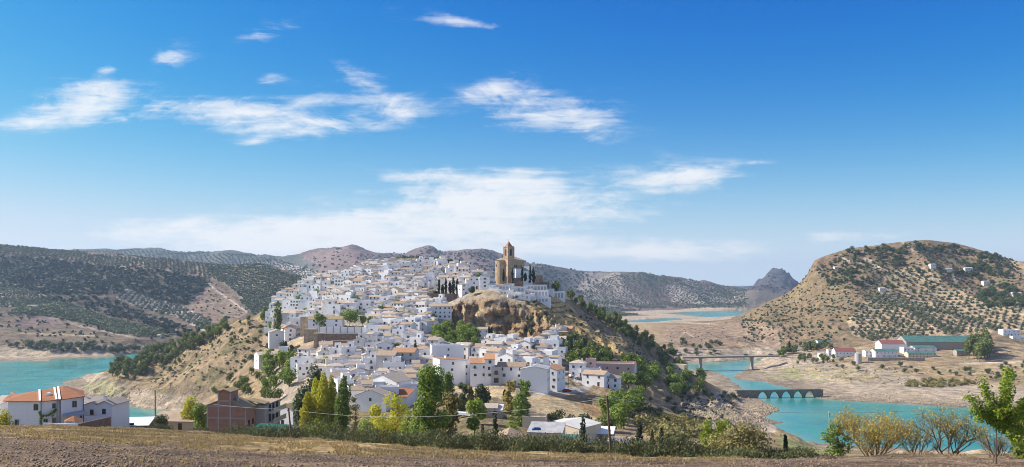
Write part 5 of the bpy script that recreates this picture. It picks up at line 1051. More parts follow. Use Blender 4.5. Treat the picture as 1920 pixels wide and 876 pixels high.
for k in range(n):
    a0, a1 = math.pi/2+math.pi*k/n, math.pi/2+math.pi*(k+1)/n
    b.poly([(-8+5.6*math.cos(a0), 1.2+5.6*math.sin(a0), 13.5), (-8+5.6*math.cos(a1), 1.2+5.6*math.sin(a1), 13.5), (-7.9, 1.2, 15.9)])
b.build('apse_roof', M['tan_tile'], ch)
tx, ty, tw = -5.6, -5.4, 2.9
b = MB(); b.box(tx-tw, tx+tw, ty-tw, ty+tw, 0, 24.2); b.box(tx-tw-0.18, tx+tw+0.18, ty-tw-0.18, ty+tw+0.18, 20.0, 20.3) if False else None; b.box(tx-tw-0.2, tx+tw+0.2, ty-tw-0.2, ty+tw+0.2, 15.2, 15.7); b.box(tx-tw-0.35, tx+tw+0.35, ty-tw-0.35, ty+tw+0.35, 24.202, 25.0)
for sx in (-1, 1):
    for sy in (-1, 1): b.box(tx+sx*tw-0.45, tx+sx*tw+0.45, ty+sy*tw-0.45, ty+sy*tw+0.45, 15.702, 24.19)
b.build('tower', M['church_stone'], ch)
b = MB(); A = (tx, ty, 29.4); e = 2.35; Q = [(tx-e, ty-e, 25.002), (tx+e, ty-e, 25.002), (tx+e, ty+e, 25.002), (tx-e, ty+e, 25.002)]
Q2 = [(tx+(x-tx)*0.62, ty+(y-ty)*0.62, 26.4) for x, y, z in Q]
for k in range(4): b.poly([Q[k], Q[(k+1) % 4], Q2[(k+1) % 4], Q2[k]]); b.poly([Q2[k], Q2[(k+1) % 4], A])
sp_ = b.build('spire', M['tower_tile'], ch); b = MB(); b.box(tx-0.07, tx+0.07, ty-0.07, ty+0.07, 29.2, 30.9); b.box(tx-0.4, tx+0.4, ty-0.06, ty+0.06, 30.2, 30.35); b.build('cross', M['iron'], sp_)
for ax, s in (('x', -1), ('y', -1), ('x', 1), ('y', 1)):
    b = MB(); arch_fill(b, tx if ax == 'x' else tx+s*tw, ty+s*tw if ax == 'x' else ty, 17.2, 1.7, 5.6, 0, ax); b.build('belfry_opening', M['dark_open'], ch)
for x in (-0.6, 1.4, 5.8):
    b = MB(); arch_fill(b, x, -7, 7.6, 0.9, 2.4, 0, 'x'); b.build('window', M['dark_open'], ch)
b = MB(); arch_fill(b, -8-5.2, 1.2, 8.0, 0.8, 2.2, 0, 'y'); b.build('window', M['dark_open'], ch)
b = MB(); b.box(-4.5, 2.5, -13.5, -7.002, -10, 6.4); b.build('annex', M['whitewash'], ch)
b = MB(); b.box(-4.8, 2.8, -13.8, -7.004, 6.402, 6.7); b.build('annex_roof', M['pale_tile'], ch)
b = MB(); b.box(3.5, 10, -11.5, -7.002, -10, 5.2); b.build('sacristy', M['whitewash'], ch)
b = MB(); b.poly([(3.2, -11.9, 5.0), (10.3, -11.9, 5.0), (10.3, -7.01, 7.4), (3.2, -7.01, 7.4)]); b.poly([(3.2, -11.9, 4.9), (3.2, -7.01, 7.3), (10.3, -7.01, 7.3), (10.3, -11.9, 4.9)]); b.build('sacristy_roof', M['grey_roof'], ch)
special('white bell gable hall right of the church behind the tall cypresses', 987, 634, 7.5, 8, 8.5, 'flat', rz=-20, wall='whitewash', front=(1, 1), left=0, right=0, chim=0, door=False, py=522)
def block(name, label, cat, px, D, w, d, h, mat, rz=0, py=None, foot=8, top=None, group=None, taper=0.0):
    p = at(px, D)
    if py is not None:
        q = hit(px, py)
        if q is not None and abs(q.y-D) < 0.15*D: p = Vector((q.x*(q.y+d/2)/q.y, q.y+d/2, q.z))
        else: p.z = Zp(D, py)
    r = empty(name, p, math.radians(rz)); tag(r, label, cat, group); b = MB()
    W, Dd = w/2, d/2; t = taper
    P0 = [(-W, -Dd, -foot), (W, -Dd, -foot), (W, Dd, -foot), (-W, Dd, -foot)]; P1 = [(-W+t, -Dd+t, h), (W-t, -Dd+t, h), (W-t, Dd-t, h), (-W+t, Dd-t, h)]
    b.poly(P1); b.poly(P0[::-1])
    for k in range(4): b.poly([P0[k], P0[(k+1) % 4], P1[(k+1) % 4], P1[k]])
    b.build('wall', M[mat], r)
    if top: b = MB(); b.box(-W-0.15+t, W+0.15-t, -Dd-0.15+t, Dd+0.15-t, h+0.004, h+0.25); b.build('coping', M[top], r)
    return r
block('castle_ruin', 'broken brown castle tower stump right of the church cypresses', 'ruin', 1009, 640, 6.5, 6, 6.2, 'dark_stone', -15, 531, taper=0.3)
block('castle_wall', 'low brown castle wall stepping down from the ruined stump', 'wall', 1020, 630, 8, 3, 5.0, 'dark_stone', -15, 541, taper=0.2)
block('castle_wall', 'dark stone wall under the church front between the cypresses', 'wall', 970, 608, 9, 2, 4.0, 'dark_stone', -4, 531, taper=0.1)
block('bell_gable_house', 'small square lookout with a tan tower left of the church', 'lookout', 892, 655, 4.2, 4, 6.5, 'whitewash', 10, 522, top='tan_tile')
b_ = block('stone_house', 'square brown stone stub left of the church below the lookout', 'ruin', 901, 640, 5.5, 5, 7.0, 'bare_block', 8, 540)
NB = 'white blocks of the hilltop cemetery'
for px, D, w, d, h, py, lab in ((1004, 606, 17, 8, 5.0, 547, 'long bluish white cemetery block under the castle wall'), (1003, 590, 20, 6, 4.2, 556, 'long white cemetery block in the middle row'), (1014, 578, 14, 6, 3.6, 568, 'front white cemetery block with a pale band at the cliff edge'), (1046, 612, 11, 7, 5.2, 560, 'white cemetery block at the right end by the first pine'), (983, 584, 9, 6, 3.6, 562, 'short white cemetery block left of the front one'), (966, 588, 10, 5, 3.2, 557, 'low white cemetery block in the middle of the plateau'), (950, 592, 10, 5, 3.0, 553, 'low white cemetery block near the arcade'), (975, 602, 9, 5, 3.4, 547, 'small white cemetery block behind the low ones'), (936, 604, 15, 5, 3.2, 543, 'white arcade with a dark roof below the church'), (955, 610, 7, 5, 3.4, 541, 'white gabled chapel below the church annex'), (1030, 596, 7, 6, 4.4, 553, 'white cemetery block between the long and the right end one')):
    r = block('cemetery_block', lab, 'tomb block', px, D, w, d, h, 'whitewash', -8, py, top='grey_roof' if 'dark roof' in lab else 'whitewash_worn', group=NB)
    if w > 8:
        for k in range(int(w/2.4)):
            b = MB(); b.box(-w/2+1.0+k*2.4, -w/2+2.6+k*2.4, -d/2-0.05, -d/2+0.05, 0.6, h-0.9); b.build('niche', M['grey_render'], r)
rt = random.Random(31)
for k in range(22):
    px, py = rt.uniform(922, 1000), rt.uniform(541, 563); q = hit(px, py)
    if q is None or py > 545+0.25*(px-900): continue
    block('cemetery_block', f'small white tomb on the plateau before the church, {ordw(k+1)} of the scattered ones', 'tomb block', px, q.y, rt.uniform(2.4, 5.5), rt.uniform(2, 4), rt.uniform(1.6, 3.0), 'whitewash', rt.uniform(-20, 20), py, top=rt.choice(('whitewash_worn', 'pale_tile')), group=NB, foot=4)
# cypress terrace
block('retaining_wall', 'long brown stone retaining wall under the row of cypresses', 'wall', 840, 592, 25, 4, 6.0, 'dark_stone', 3, 566, taper=0.3)
block('bastion', 'rounded stone bastion at the left end of the cypress terrace wall', 'wall', 806, 588, 6, 6, 7.2, 'stone', 10, 567, taper=0.3)
r = block('balustrade', 'white balustrade on top of the cypress terrace wall', 'balustrade', 838, 591, 24, 0.5, 0.4, 'whitewash', 3, 551, foot=0.6)
for k in range(9): b = MB(); b.box(-12+k*2.95, -11.6+k*2.95, -0.35, 0.35, 0.402, 1.5); b.build('post', M['whitewash'], r)
b = MB(); b.box(-12, 12, -0.15, 0.15, 1.1, 1.3); b.build('rail', M['whitewash'], r)
special('white octagonal looking house at the right end of the cypress terrace', 870, 588, 7.0, 7, 8.0, 'hip', rz=30, front=(1, 2, 2), left=1, right=1, chim=0, door=False, py=553, rise=1.0)
special('white hall right behind the cypress terrace house', 884, 606, 9.0, 8, 8.0, 'gable', rz=10, front=(1, 2), left=0, right=0, chim=1, door=False, py=545)
# big terrace of the lower plaza
r = block('panelled_wall', 'white plaza wall divided by dark posts above the stone retaining wall', 'wall', 645, 506, 31, 0.8, 4.2, 'whitewash', 3, 626, foot=3)
for k in range(8): b = MB(); b.box(-15.6+k*4.4, -15.2+k*4.4, -0.7, -0.402, -1, 4.9); b.build('post', M['bare_block'], r)
block('retaining_wall', 'tall dark stone retaining wall below the white plaza wall', 'wall', 648, 500, 33, 5, 5.5, 'dark_stone', 3, 643, taper=0.5)
block('retaining_wall', 'lower dark step of the stone wall above the sloping street', 'wall', 655, 490, 22, 4, 4.0, 'dark_stone', 3, 652, taper=0.4)
block('bastion', 'sunlit square stone bastion left of the dark retaining wall', 'wall', 599, 492, 7.5, 7, 8.5, 'stone', 14, 652, taper=0.5)
block('bastion', 'stepped stone buttress under the square tower house', 'wall', 583, 502, 9, 7, 7.5, 'stone', 10, 640, taper=0.5)
block('garden_wall', 'long brown wall with a turquoise lip below the garden house', 'wall', 930, 456, 24, 0.8, 2.6, 'bare_block', -4, 655, top='grey_render')
block('field_wall', 'low pale kerb wall along the road below the car park', 'wall', 1075, 342, 14, 0.6, 0.9, 'stone', 16, 745)
# mast on the crest
mp_ = at(850, 740); b = MB(); hgt = 27/1500*740
for sx, sy in ((-0.4, -0.3), (0.4, -0.3), (0, 0.4)): b.tube((sx, sy, -1), (sx*0.3, sy*0.3, hgt), 0.09, 0.06, 5)
for k in range(12):
    z0, z1 = hgt*k/12, hgt*(k+1)/12; s0, s1 = 1-0.7*k/12, 1-0.7*(k+1)/12
    b.tube((-0.4*s0, -0.3*s0, z0), (0.4*s1, -0.3*s1, z1), 0.04, 0.04, 4); b.tube((0.4*s0, -0.3*s0, z0), (0, 0.4*s1, z1), 0.04, 0.04, 4)
tag(b.build('radio_mast', M['white_paint'], loc=mp_), 'thin white lattice radio mast on the village crest', 'mast')
# ------------------------------------------------------------------ bridges
def bridge_frame(pxa, Da, pxb, Db, z):
    a = Vector(((pxa-HX)/F*Da, Da, z)); c = Vector(((pxb-HX)/F*Db, Db, z)); d = c-a
    return a, d.length, math.atan2(d.y, d.x)
a, L, rz = bridge_frame(1392, 692, 1531, 699, -93.8)
br = empty('arch_bridge', a, rz); tag(br, 'dark old stone bridge with pointed arches standing in the lake', 'bridge')
x0 = 12.5; sp0 = (L-1.5-x0)/5; pw = 1.6; T = 1.9; b = MB(); zb = -10; spring = -6.6; top = -0.75
def arch_z(t): return spring+(top-spring)*max(0.0, 1-abs(2*t-1)**2.1)**0.62
b.box(-6, x0+pw/2, -T, T, zb, 0)
for k in range(5):
    xa = x0+k*sp0; N = 14; xs = [xa+pw/2+(sp0-pw)*j/N for j in range(N+1)]; zs = [arch_z(j/N) for j in range(N+1)]
    for j in range(N):
        for y, fl in ((-T, False), (T, True)):
            q = [(xs[j], y, zs[j]), (xs[j+1], y, zs[j+1]), (xs[j+1], y, 0), (xs[j], y, 0)]; b.poly(q[::-1] if fl else q)
        b.poly([(xs[j], -T, zs[j]), (xs[j], T, zs[j]), (xs[j+1], T, zs[j+1]), (xs[j+1], -T, zs[j+1])])
        b.poly([(xs[j], -T, 0), (xs[j+1], -T, 0), (xs[j+1], T, 0), (xs[j], T, 0)])
    if k < 4: b.box(xa+sp0-pw/2, xa+sp0+pw/2, -T, T, zb, 0)
b.box(L-1.5-pw/2, L+5, -T, T, zb, 0)
b.build('arch_wall', M['arch_stone'], br)
for k in range(1, 5):
    c = MB(); xa = x0+k*sp0; c.prism([(xa-pw/2-0.25, zb), (xa+pw/2+0.25, zb), (xa+pw/2-0.1, spring+1.2), (xa-pw/2+0.1, spring+1.2)], -T-0.7, T+0.7); c.build('pier', M['arch_stone'], br)
for s in (-1, 1):
    c = MB(); c.box(-6, L+5, s*T-0.25, s*T+0.25, 0.004, 0.55); c.build('parapet', M['arch_stone'], br)
a, L, rz = bridge_frame(1284, 905, 1453, 925, -83.8)
br = empty('road_bridge', a, rz); tag(br, 'slim concrete road bridge on tall piers crossing the narrow water', 'bridge')
b = MB(); b.box(-4, L+4, -4.2, 4.2, -0.7, 0); b.box(-4, L+4, -2.6, 2.6, -1.9, -0.702); b.build('deck', M['bridge_concrete'], br)
for px in (1313, 1409):
    c = MB(); x = (px-1284)/(1453-1284)*L; c.box(x-1.2, x+1.2, -1.8, 1.8, -24, -1.902); c.box(x-1.7, x+1.7, -2.8, 2.8, -3.0, -1.904); c.build('pier', M['bridge_concrete'], br)
for s in (-1, 1):
    c = MB(); c.box(-4, L+4, s*4.1-0.06, s*4.1+0.06, 0.85, 0.98)
    for k in range(int(L/3)): c.box(k*3-0.05, k*3+0.05, s*4.1-0.05, s*4.1+0.05, 0.002, 0.86)
    c.build('railing', M['grey_render'], br)
RB = (a, L, rz)
p = at(1555, 597, WZ); b = MB(); b.tube((0, 0, -4), (0, 0, 4.0), 0.62, 0.55, 12); o = b.build('mooring_post', M['bridge_concrete'], loc=p); tag(o, 'grey concrete post standing alone in the lake', 'post')
c = MB(); c.tube((0, 0, 3.2), (0, 0, 3.7), 0.6, 0.6, 12); c.build('band', M['white_paint'], o)
p = at(1596, 870); sb = MB(); sb.tube((0, 0, -4), (0, 0, 11.0), 3.6, 3.6, 20); st = sb.build('silo', M['grey_render'], loc=(at(1609, 868).x, 868, at(1609, 868).z)); tag(st, 'round grey silo between the works buildings', 'silo')
c = MB(); c.tube((0, 0, 11.0), (0, 0, 12.2), 3.75, 0.4, 20); c.build('cap', M['grey_roof'], st)
block('yard_wall', 'long stone wall carrying the yard of the works', 'wall', 1680, 846, 62, 1.5, 3.2, 'stone', -2, 676)
# ------------------------------------------------------------------ cars
def car_meshes(body):
    b = MB(); b.prism([(-2.1, 0.35), (2.1, 0.35), (2.12, 0.75), (1.95, 0.92), (1.0, 0.98), (-2.0, 1.0), (-2.12, 0.8)], -0.85, 0.85)
    b.prism([(-1.85, 0.98), (1.0, 0.98), (0.35, 1.46), (-1.5, 1.48)], -0.72, 0.72); bm = b.mesh('car_body', M[body])
    g = MB(); g.prism([(-1.55, 1.04), (0.72, 1.04), (0.25, 1.38), (-1.35, 1.39)], -0.735, 0.735); gm_ = g.mesh('side_glass', M['glass_dark'])
    w = MB(); w.tube((0, -0.1, 0), (0, 0.1, 0), 0.33, 0.33, 14); w.poly([(0.33*math.cos(-t*math.pi/7), -0.1, 0.33*math.sin(-t*math.pi/7)) for t in range(14)]); wm2 = w.mesh('wheel', M['tyre'])
    return bm, gm_, wm2
CARM = {k: car_meshes(k) for k in ('car_white', 'car_dark', 'car_red')}
def car(kind, p, rz, label, s=1.0):
    r = empty('parked_car', p, rz); r.scale = (s, s, s); tag(r, label, 'car', 'cars parked around the village'); bm, g, w = CARM[kind]
    link('body', bm, r); link('side_window', g, r)
    for x in (-1.3, 1.35):
        for y in (-0.8, 0.8): link('wheel', w, r, (x, y, 0.33))
car('car_white', at(383, 176), 1.2, 'white car parked left of the unfinished brick house')
for px, py, k, rz, lab in ((1090, 713, 'car_dark', 0.3, 'dark car in the middle of the car park'), (1082, 711, 'car_white', 0.4, 'white car at the left edge of the car park'), (1099, 712, 'car_dark', 0.2, 'dark car beside the low terrace house'), (1070, 707, 'car_white', 1.2, 'white car near the three storey house'), (1063, 735, 'car_red', 0.6, 'red car on the pale road below the car park')):
    q = hit(px, py)
    if q is not None: car(k, q, rz, lab)
ra, rl, rr = RB; dv = Vector((math.cos(rr), math.sin(rr), 0))
for px, k, lab in ((1398, 'car_dark', 'dark car driving over the road bridge'), (1445, 'car_dark', 'dark van at the right end of the road bridge')):
    q = ra+dv*((px-1284)/(1453-1284)*rl); car(k, (q.x, q.y, q.z+0.01), rr, lab, 1.25)
tp = hit(872, 782); tp = tp if tp is not None else at(872, 262)
tr_ = empty('truck', tp, -0.35); tag(tr_, 'white flatbed truck parked in the yard behind the tall tree', 'truck')
b = MB(); b.box(-3.2, 1.3, -1.15, 1.15, 0.8, 1.7); b.build('bed', M['white_paint'], tr_)
b = MB(); b.prism([(1.4, 0.6), (3.4, 0.6), (3.4, 1.7), (3.0, 2.7), (1.4, 2.8)], -1.15, 1.15); cb_ = b.build('cab', M['car_white'], tr_); b = MB(); b.prism([(1.7, 1.7), (3.1, 1.7), (2.85, 2.5), (1.7, 2.55)], -1.17, 1.17); b.build('window', M['glass_dark'], cb_)
for x in (-2.2, 2.3):
    for y in (-1.0, 1.0): b = MB(); b.tube((x, y-0.15, 0.45), (x, y+0.15, 0.45), 0.45, 0.45, 14); b.build('wheel', M['tyre'], tr_)
# ------------------------------------------------------------------ the white house by the left edge
hD = 177.0
def pt(px, py, D): return Vector(((px-HX)/F*D, D, Zp(D, py)))
O = pt(77, 803, hD); wh = empty('white_house', O); tag(wh, 'big white house with orange tiled roof at the left edge of the field', 'house')
def loc_(v): return tuple(Vector(v)-O)
FP = [(15, 177), (77, 176.2), (108, 178.5), (113.5, 179.5), (114.5, 178.6), (157, 184.5), (150, 193), (20, 186)]   # footprint in photo column and depth
fx = [((px-HX)/F*D-O.x, D-O.y) for px, D in FP]; ze, zb = Zp(hD, 752)-O.z, -4.0
b = MB(); nF = len(fx)
for k in range(nF):
    (xa, ya), (xb, yb) = fx[k], fx[(k+1) % nF]; b.poly([(xa, ya, zb), (xb, yb, zb), (xb, yb, ze), (xa, ya, ze)])
b.build('wall', M['whitewash'], wh)
eo = 0.45
def eave(px, D, dx=0, dy=-eo, dz=-0.06): return (((px-HX)/F*D-O.x)+dx, D-O.y+dy, ze+dz)
EV = [eave(15, 177, -0.9), eave(77, 176.2), eave(108, 178.5), eave(114, 178.7), eave(157, 184.5, 0.6)]
AP = loc_(pt(119, 724.5, 189)); RV = [loc_(pt(6.5, 750.5, 180)), loc_(pt(74, 733, 185)), loc_(pt(102, 729, 187.4)), loc_(pt(109, 727, 188.2)), AP]
BK = [eave(150, 193, 0.5, 0.6), eave(20, 186, -0.6, 0.5)]
def slab(b, P, th=0.15, m=0):
    T = [(x, y, z+th) for x, y, z in P]; b.poly(T, m); b.poly(P[::-1], m)
    for k in range(len(P)): b.poly([P[k], P[(k+1) % len(P)], T[(k+1) % len(P)], T[k]], m)
b = MB()
for k in range(4): slab(b, [EV[k], EV[k+1], RV[k+1], RV[k]])
slab(b, [EV[4], BK[0], AP]); slab(b, [BK[0], BK[1], RV[0], AP])
rf_ = b.build('roof', M['house_tile'], wh)
for k, w in ((1, 0.22), (2, 0.22), (3, 0.24)):
    e0, r0 = Vector(EV[k]), Vector(RV[k]); c = MB(); d = Vector((w, 0, 0))
    c.poly([tuple(e0-d+Vector((0, 0, 0.17))), tuple(e0+d+Vector((0, 0, 0.17))), tuple(e0+d+Vector((0, 0, 0.38))), tuple(e0-d+Vector((0, 0, 0.38)))])
    c.poly([tuple(e0-d+Vector((0, 0, 0.38))), tuple(e0+d+Vector((0, 0, 0.38))), tuple(r0+d+Vector((0, 0, 0.38))), tuple(r0-d+Vector((0, 0, 0.38)))])
    for s in (-1, 1): c.poly([tuple(e0+d*s+Vector((0, 0, 0.1))), tuple(e0+d*s+Vector((0, 0, 0.38))), tuple(r0+d*s+Vector((0, 0, 0.38))), tuple(r0+d*s+Vector((0, 0, 0.1)))])
    c.build('hip_strip', M['whitewash'], rf_)
c = MB(); q = Vector(loc_(pt(91.5, 746, 181.5))); c.box(q.x-0.35, q.x+0.35, q.y-0.35, q.y+0.35, q.z-1.0, q.z+0.75); c.box(q.x-0.5, q.x+0.5, q.y-0.5, q.y+0.5, q.z+0.752, q.z+0.88)
c.box(q.x-0.3, q.x+0.3, q.y-0.3, q.y+0.3, q.z+0.882, q.z+1.2); c.build('chimney', M['whitewash'], rf_)
def win_on(px0, px1, py0, py1, D, rz=0.0, frame=True, name='window', parent=wh):
    p0, p1 = pt(px0, py1, D), pt(px1, py0, D); w = (p1.x-p0.x); hh = p1.z-p0.z; cx = (p0.x+p1.x)/2-O.x
    f = empty(name, (cx, D-O.y, p0.z-O.z), rz); f.parent = parent
    b = MB(); b.box(-w/2, w/2, -0.06, 0.05, 0, hh); g = b.build('pane', M['glass_dark'], f)
    if frame:
        b = MB(); t = 0.09
        for q in ((-w/2-t, w/2+t, -t, -0.002), (-w/2-t, w/2+t, hh+0.002, hh+t), (-w/2-t, -w/2-0.002, 0, hh), (w/2+0.002, w/2+t, 0, hh), (-0.04, 0.04, 0.01, hh-0.01)): b.box(q[0], q[1], -0.1, 0.05, q[2], q[3])
        b.build('frame', M['window_frame'], f)
win_on(64, 71.5, 758.5, 769, 176.33); win_on(28.5, 37.5, 787.5, 799, 176.8); win_on(99, 104, 757, 765, 177.9, 0.2); win_on(136, 143, 752.5, 763, 181.7, 0.4)
win_on(83, 88.5, 786.5, 793, 176.7, 0.2); win_on(99, 104, 784, 794, 177.9, 0.2, name='door'); win_on(150, 154, 779, 784, 183.5, 0.4, False)
c = MB()
for px, D, t_ in ((77.5, 176.0, 0.09), (107.5, 178.2, 0.07), (157, 184.2, 0.08)):
    q = Vector(((px-HX)/F*D-O.x, D-O.y, 0)); d_ = MB(); d_.tube((q.x, q.y-0.1, -1), (q.x, q.y-0.1, ze-0.1), t_, t_, 8); d_.build('drainpipe', M['pole_wood'], wh)
c = MB(); slab(c, [loc_(pt(118, 781, 176)), loc_(pt(163, 777, 181.5)), loc_(pt(158, 769.5, 184.4)), loc_(pt(119, 776.5, 179.3))], 0.1); c.build('lean_to_roof', M['grey_roof'], wh)
gz = empty('garden_pavilion', pt(138, 793, 174.5)); tag(gz, 'small tiled pavilion roof in the walled garden of the white house', 'pavilion')
c = MB(); A_ = (0, 0, 1.55); R_ = [(2.1*math.cos(k*math.pi/3), 1.7*math.sin(k*math.pi/3), 0.55) for k in range(6)]
for k in range(6): c.poly([R_[k], R_[(k+1) % 6], A_])
c.poly([(x, y, z-0.02) for x, y, z in R_[::-1]]); c.build('roof', M['house_tile'], gz)
for k in range(6): d_ = MB(); x, y, z = R_[k]; d_.tube((x*0.9, y*0.9, -3), (x*0.9, y*0.9, 0.5), 0.09, 0.09, 6); d_.build('post', M['whitewash'], gz)
def wall_line(name, label, pts, mat, thick, foot, cop=None):
    """a wall along (px, D, py of its top)"""
    P = [pt(px, py, D) for px, D, py in pts]; o0 = P[0]; b = MB(); cpm = MB()
    for p_, q_ in zip(P[:-1], P[1:]):
        d = Vector((q_.x-p_.x, q_.y-p_.y, 0)).normalized(); nn = Vector((-d.y, d.x, 0))*thick/2
        A = [p_-nn, q_-nn, q_+nn, p_+nn]; lo = [Vector((v_.x, v_.y, min(p_.z, q_.z)-foot)) for v_ in A]
        A = [v_-o0 for v_ in A]; lo = [v_-o0 for v_ in lo]
        b.poly([tuple(v_) for v_ in A])
        for k in range(4): b.poly([tuple(lo[k]), tuple(lo[(k+1) % 4]), tuple(A[(k+1) % 4]), tuple(A[k])])
    w = b.build(name, M[mat], loc=o0); tag(w, label, 'wall'); return w
wall_line('garden_wall', 'white garden wall in front of the white house', [(81, 172.5, 793), (146.5, 172, 795)], 'whitewash', 0.25, 3.2)
wall_line('brick_wall', 'brown brick garden wall rising to the right beside the white house', [(146.6, 171.8, 795), (207, 180, 781.5)], 'block_brick', 0.25, 4.5)
wall_line('garden_wall', 'white inner garden wall behind the brown brick one', [(158, 186, 781), (206, 188, 781)], 'whitewash', 0.25, 4.0)
for px, D, w, top_, lab in ((167, 199, 4.3, 753, 'white stepped house with two chimneys behind the brick garden wall'), (188, 195, 4.4, 757, 'lilac white house in the middle of the stepped white row'), (213, 191, 3.7, 755, 'white end house of the stepped row above the inlet')):
    z1 = Zp(D, top_); p_ = at(px, D); p_.z = Zp(D, 806); put_house(house_parts(w, 7, z1-p_.z, 'gable', 'y', 'whitewash', 'pale_tile', 0.8, (0, 1), 0, 0, 1, False, rng=random.Random(px)), p_, math.radians(-6), lab, 'stepped white row by the inlet')
p_ = at(2, 190); p_.z = Zp(190, 805); put_house(house_parts(4.5, 8, Zp(190, 754)-p_.z, 'shed', 'x', 'whitewash', 'pale_tile', 0.8, (0, 0), 0, 0, 1, False, rng=random.Random(2)), p_, 0.0, 'white house cut by the left frame edge beside the big one')
# climbing vine on the house
def vine(px, py, lst, label, parent=None):
    pts = [Vector(loc_(pt(x, y, D))) for x, y, D in lst]; rng = np.random.default_rng(5); L_ = []
    for a_, c_ in zip(pts[:-1], pts[1:]):
        for k in range(5): q_ = a_.lerp(c_, k/5); L_.append((q_.x, q_.y-0.15, q_.z, 0.3, 0.22, 0.3))
    V_, F_ = leafcloud(L_, 420, 0.2, rng); o = link('climbing_vine', mesh_np('climbing_vine', V_, F_, M['green_leaf']), None, O); tag(o, label, 'vine')
vine(0, 0, [(77, 803, 175.6), (78, 780, 175.6), (74, 771, 175.7)], 'green vine climbing the drainpipe of the white house')
vine(0, 0, [(80, 780, 176.0), (92, 778, 176.6), (100, 773, 177.2), (106, 768, 177.8), (104, 769, 177.6), (97, 784, 176.9)], 'green vine arching over the door of the white house')
# ------------------------------------------------------------------ the unfinished brick house
bp = pt(425, 807, 188); bh = empty('brick_house', bp, math.radians(-4)); tag(bh, 'unfinished red brick house with concrete frame and a stair tower', 'house')
k_ = 188/1500
def gx(px): return (px-425)*k_
def gz_(py): return (807-py)*k_
xl, xr, dep = gx(387), gx(462), 13.0
b = MB(); prof = [(xl, -3), (xr, -3), (xr, gz_(766)), (gx(432.5), gz_(752)), (gx(408.5), gz_(752)), (xl, gz_(761))]
b.prism(prof, 0, 6.0); b.build('wall', M['brick'], bh)
b = MB(); b.prism([(gx(409), gz_(752)-0.1), (gx(432), gz_(752)-0.1), (gx(432), gz_(735)), (gx(420), gz_(731)), (gx(409), gz_(735))], -0.02, 4.5); b.build('stair_tower', M['brick'], bh)
b = MB(); slab(b, [(gx(407), -0.5, gz_(735.5)), (gx(420.5), -0.5, gz_(730.4)), (gx(420.5), 5.0, gz_(730.4)), (gx(407), 5.0, gz_(735.5))], 0.12); slab(b, [(gx(420.5), -0.5, gz_(730.4)), (gx(434), -0.5, gz_(735.5)), (gx(434), 5.0, gz_(735.5)), (gx(420.5), 5.0, gz_(730.4))], 0.12); b.build('tower_roof', M['lichen_tile'], bh)
b = MB(); slab(b, [(xl-0.3, -0.4, gz_(761.5)), (gx(409), -0.4, gz_(752)), (gx(409), 6.2, gz_(752)), (xl-0.3, 6.2, gz_(761.5))], 0.14); slab(b, [(gx(432), -0.4, gz_(752)), (xr+0.4, -0.4, gz_(767)), (xr+0.4, 6.2, gz_(767)), (gx(432), 6.2, gz_(752))], 0.14); b.build('roof', M['lichen_tile'], bh)
for x in (387.8, 409, 432, 461.2):
    b = MB(); xx = gx(x); b.box(xx-0.16, xx+0.16, -0.06, 0.05, -3, gz_({387.8: 762, 409: 737, 432: 737, 461.2: 766}[x])); b.build('concrete_column', M['concrete'], bh)
for y, xa, xb in ((784, 387.8, 461.2), (762, 387.8, 461.2), (752, 409, 432)):
    b = MB(); b.box(gx(xa)+0.17, gx(xb)-0.17, -0.05, 0.04, gz_(y)-0.14, gz_(y)+0.14); b.build('concrete_beam', M['concrete'], bh)
# rear wing with balconies, seen along its right side
b = MB(); b.box(gx(440), xr+2.2, 6.002, 16.5, -3, gz_(768)); b.build('rear_wing', M['concrete'], bh)
b = MB(); b.box(gx(440)-0.2, xr+2.5, 5.9, 16.8, gz_(768)+0.004, gz_(768)+0.25); b.build('rear_roof', M['tan_tile'], bh)
b = MB(); slab(b, [(gx(448), 5.2, gz_(757)), (xr+2.5, 5.2, gz_(757)-0.9), (xr+2.5, 8.8, gz_(757)-0.9), (gx(448), 8.8, gz_(757))], 0.14); b.build('rear_roof', M['lichen_tile'], bh)
for z in (gz_(783), gz_(803)):
    b = MB(); b.box(xr+2.202, xr+3.9, 7.5, 16.3, z-0.2, z); b.box(xr+3.75, xr+3.9, 7.5, 16.3, z+0.85, z+0.98)
    for k in range(24): b.box(xr+3.78, xr+3.87, 7.6+k*0.37, 7.72+k*0.37, z+0.002, z+0.852)
    b.build('balcony', M['cream_wash'], bh)
    for y in (8.6, 11.0, 13.6): b = MB(); b.box(xr+2.14, xr+2.24, y, y+1.3, z+0.1, z+2.1); b.build('window', M['dark_open'], bh)
for y in (1.2, 3.6): b = MB(); b.box(xr-0.04, xr+0.05, y, y+1.0, gz_(800), gz_(790)); b.build('window', M['dark_open'], bh)
b = MB(); b.box(gx(436), gx(440), 2.0, 2.6, gz_(756), gz_(745)); b.build('chimney', M['concrete'], bh)
gs = empty('net_shelter', pt(508, 806, 158)); tag(gs, 'low shelter roofed with green netting right of the brick house', 'shelter')
b = MB(); slab(b, [(-3.3, -2, 0.55), (3.6, -2.4, 0.35), (3.9, 2.2, 0.55), (-2.8, 2.4, 0.85)], 0.06); b.build('net_roof', M['green_net'], gs)
for x, y in ((-3, -1.8), (0.2, -2.0), (3.3, -2.1), (3.5, 2.0), (-2.6, 2.1)): b = MB(); b.tube((x, y, -3.5), (x, y, 0.5), 0.06, 0.06, 6); b.build('post', M['pole_wood'], gs)
b = MB(); b.box(-3.0, 3.2, 1.9, 2.0, -3.0, 0.3); b.build('back_wall', M['bare_block'], gs)
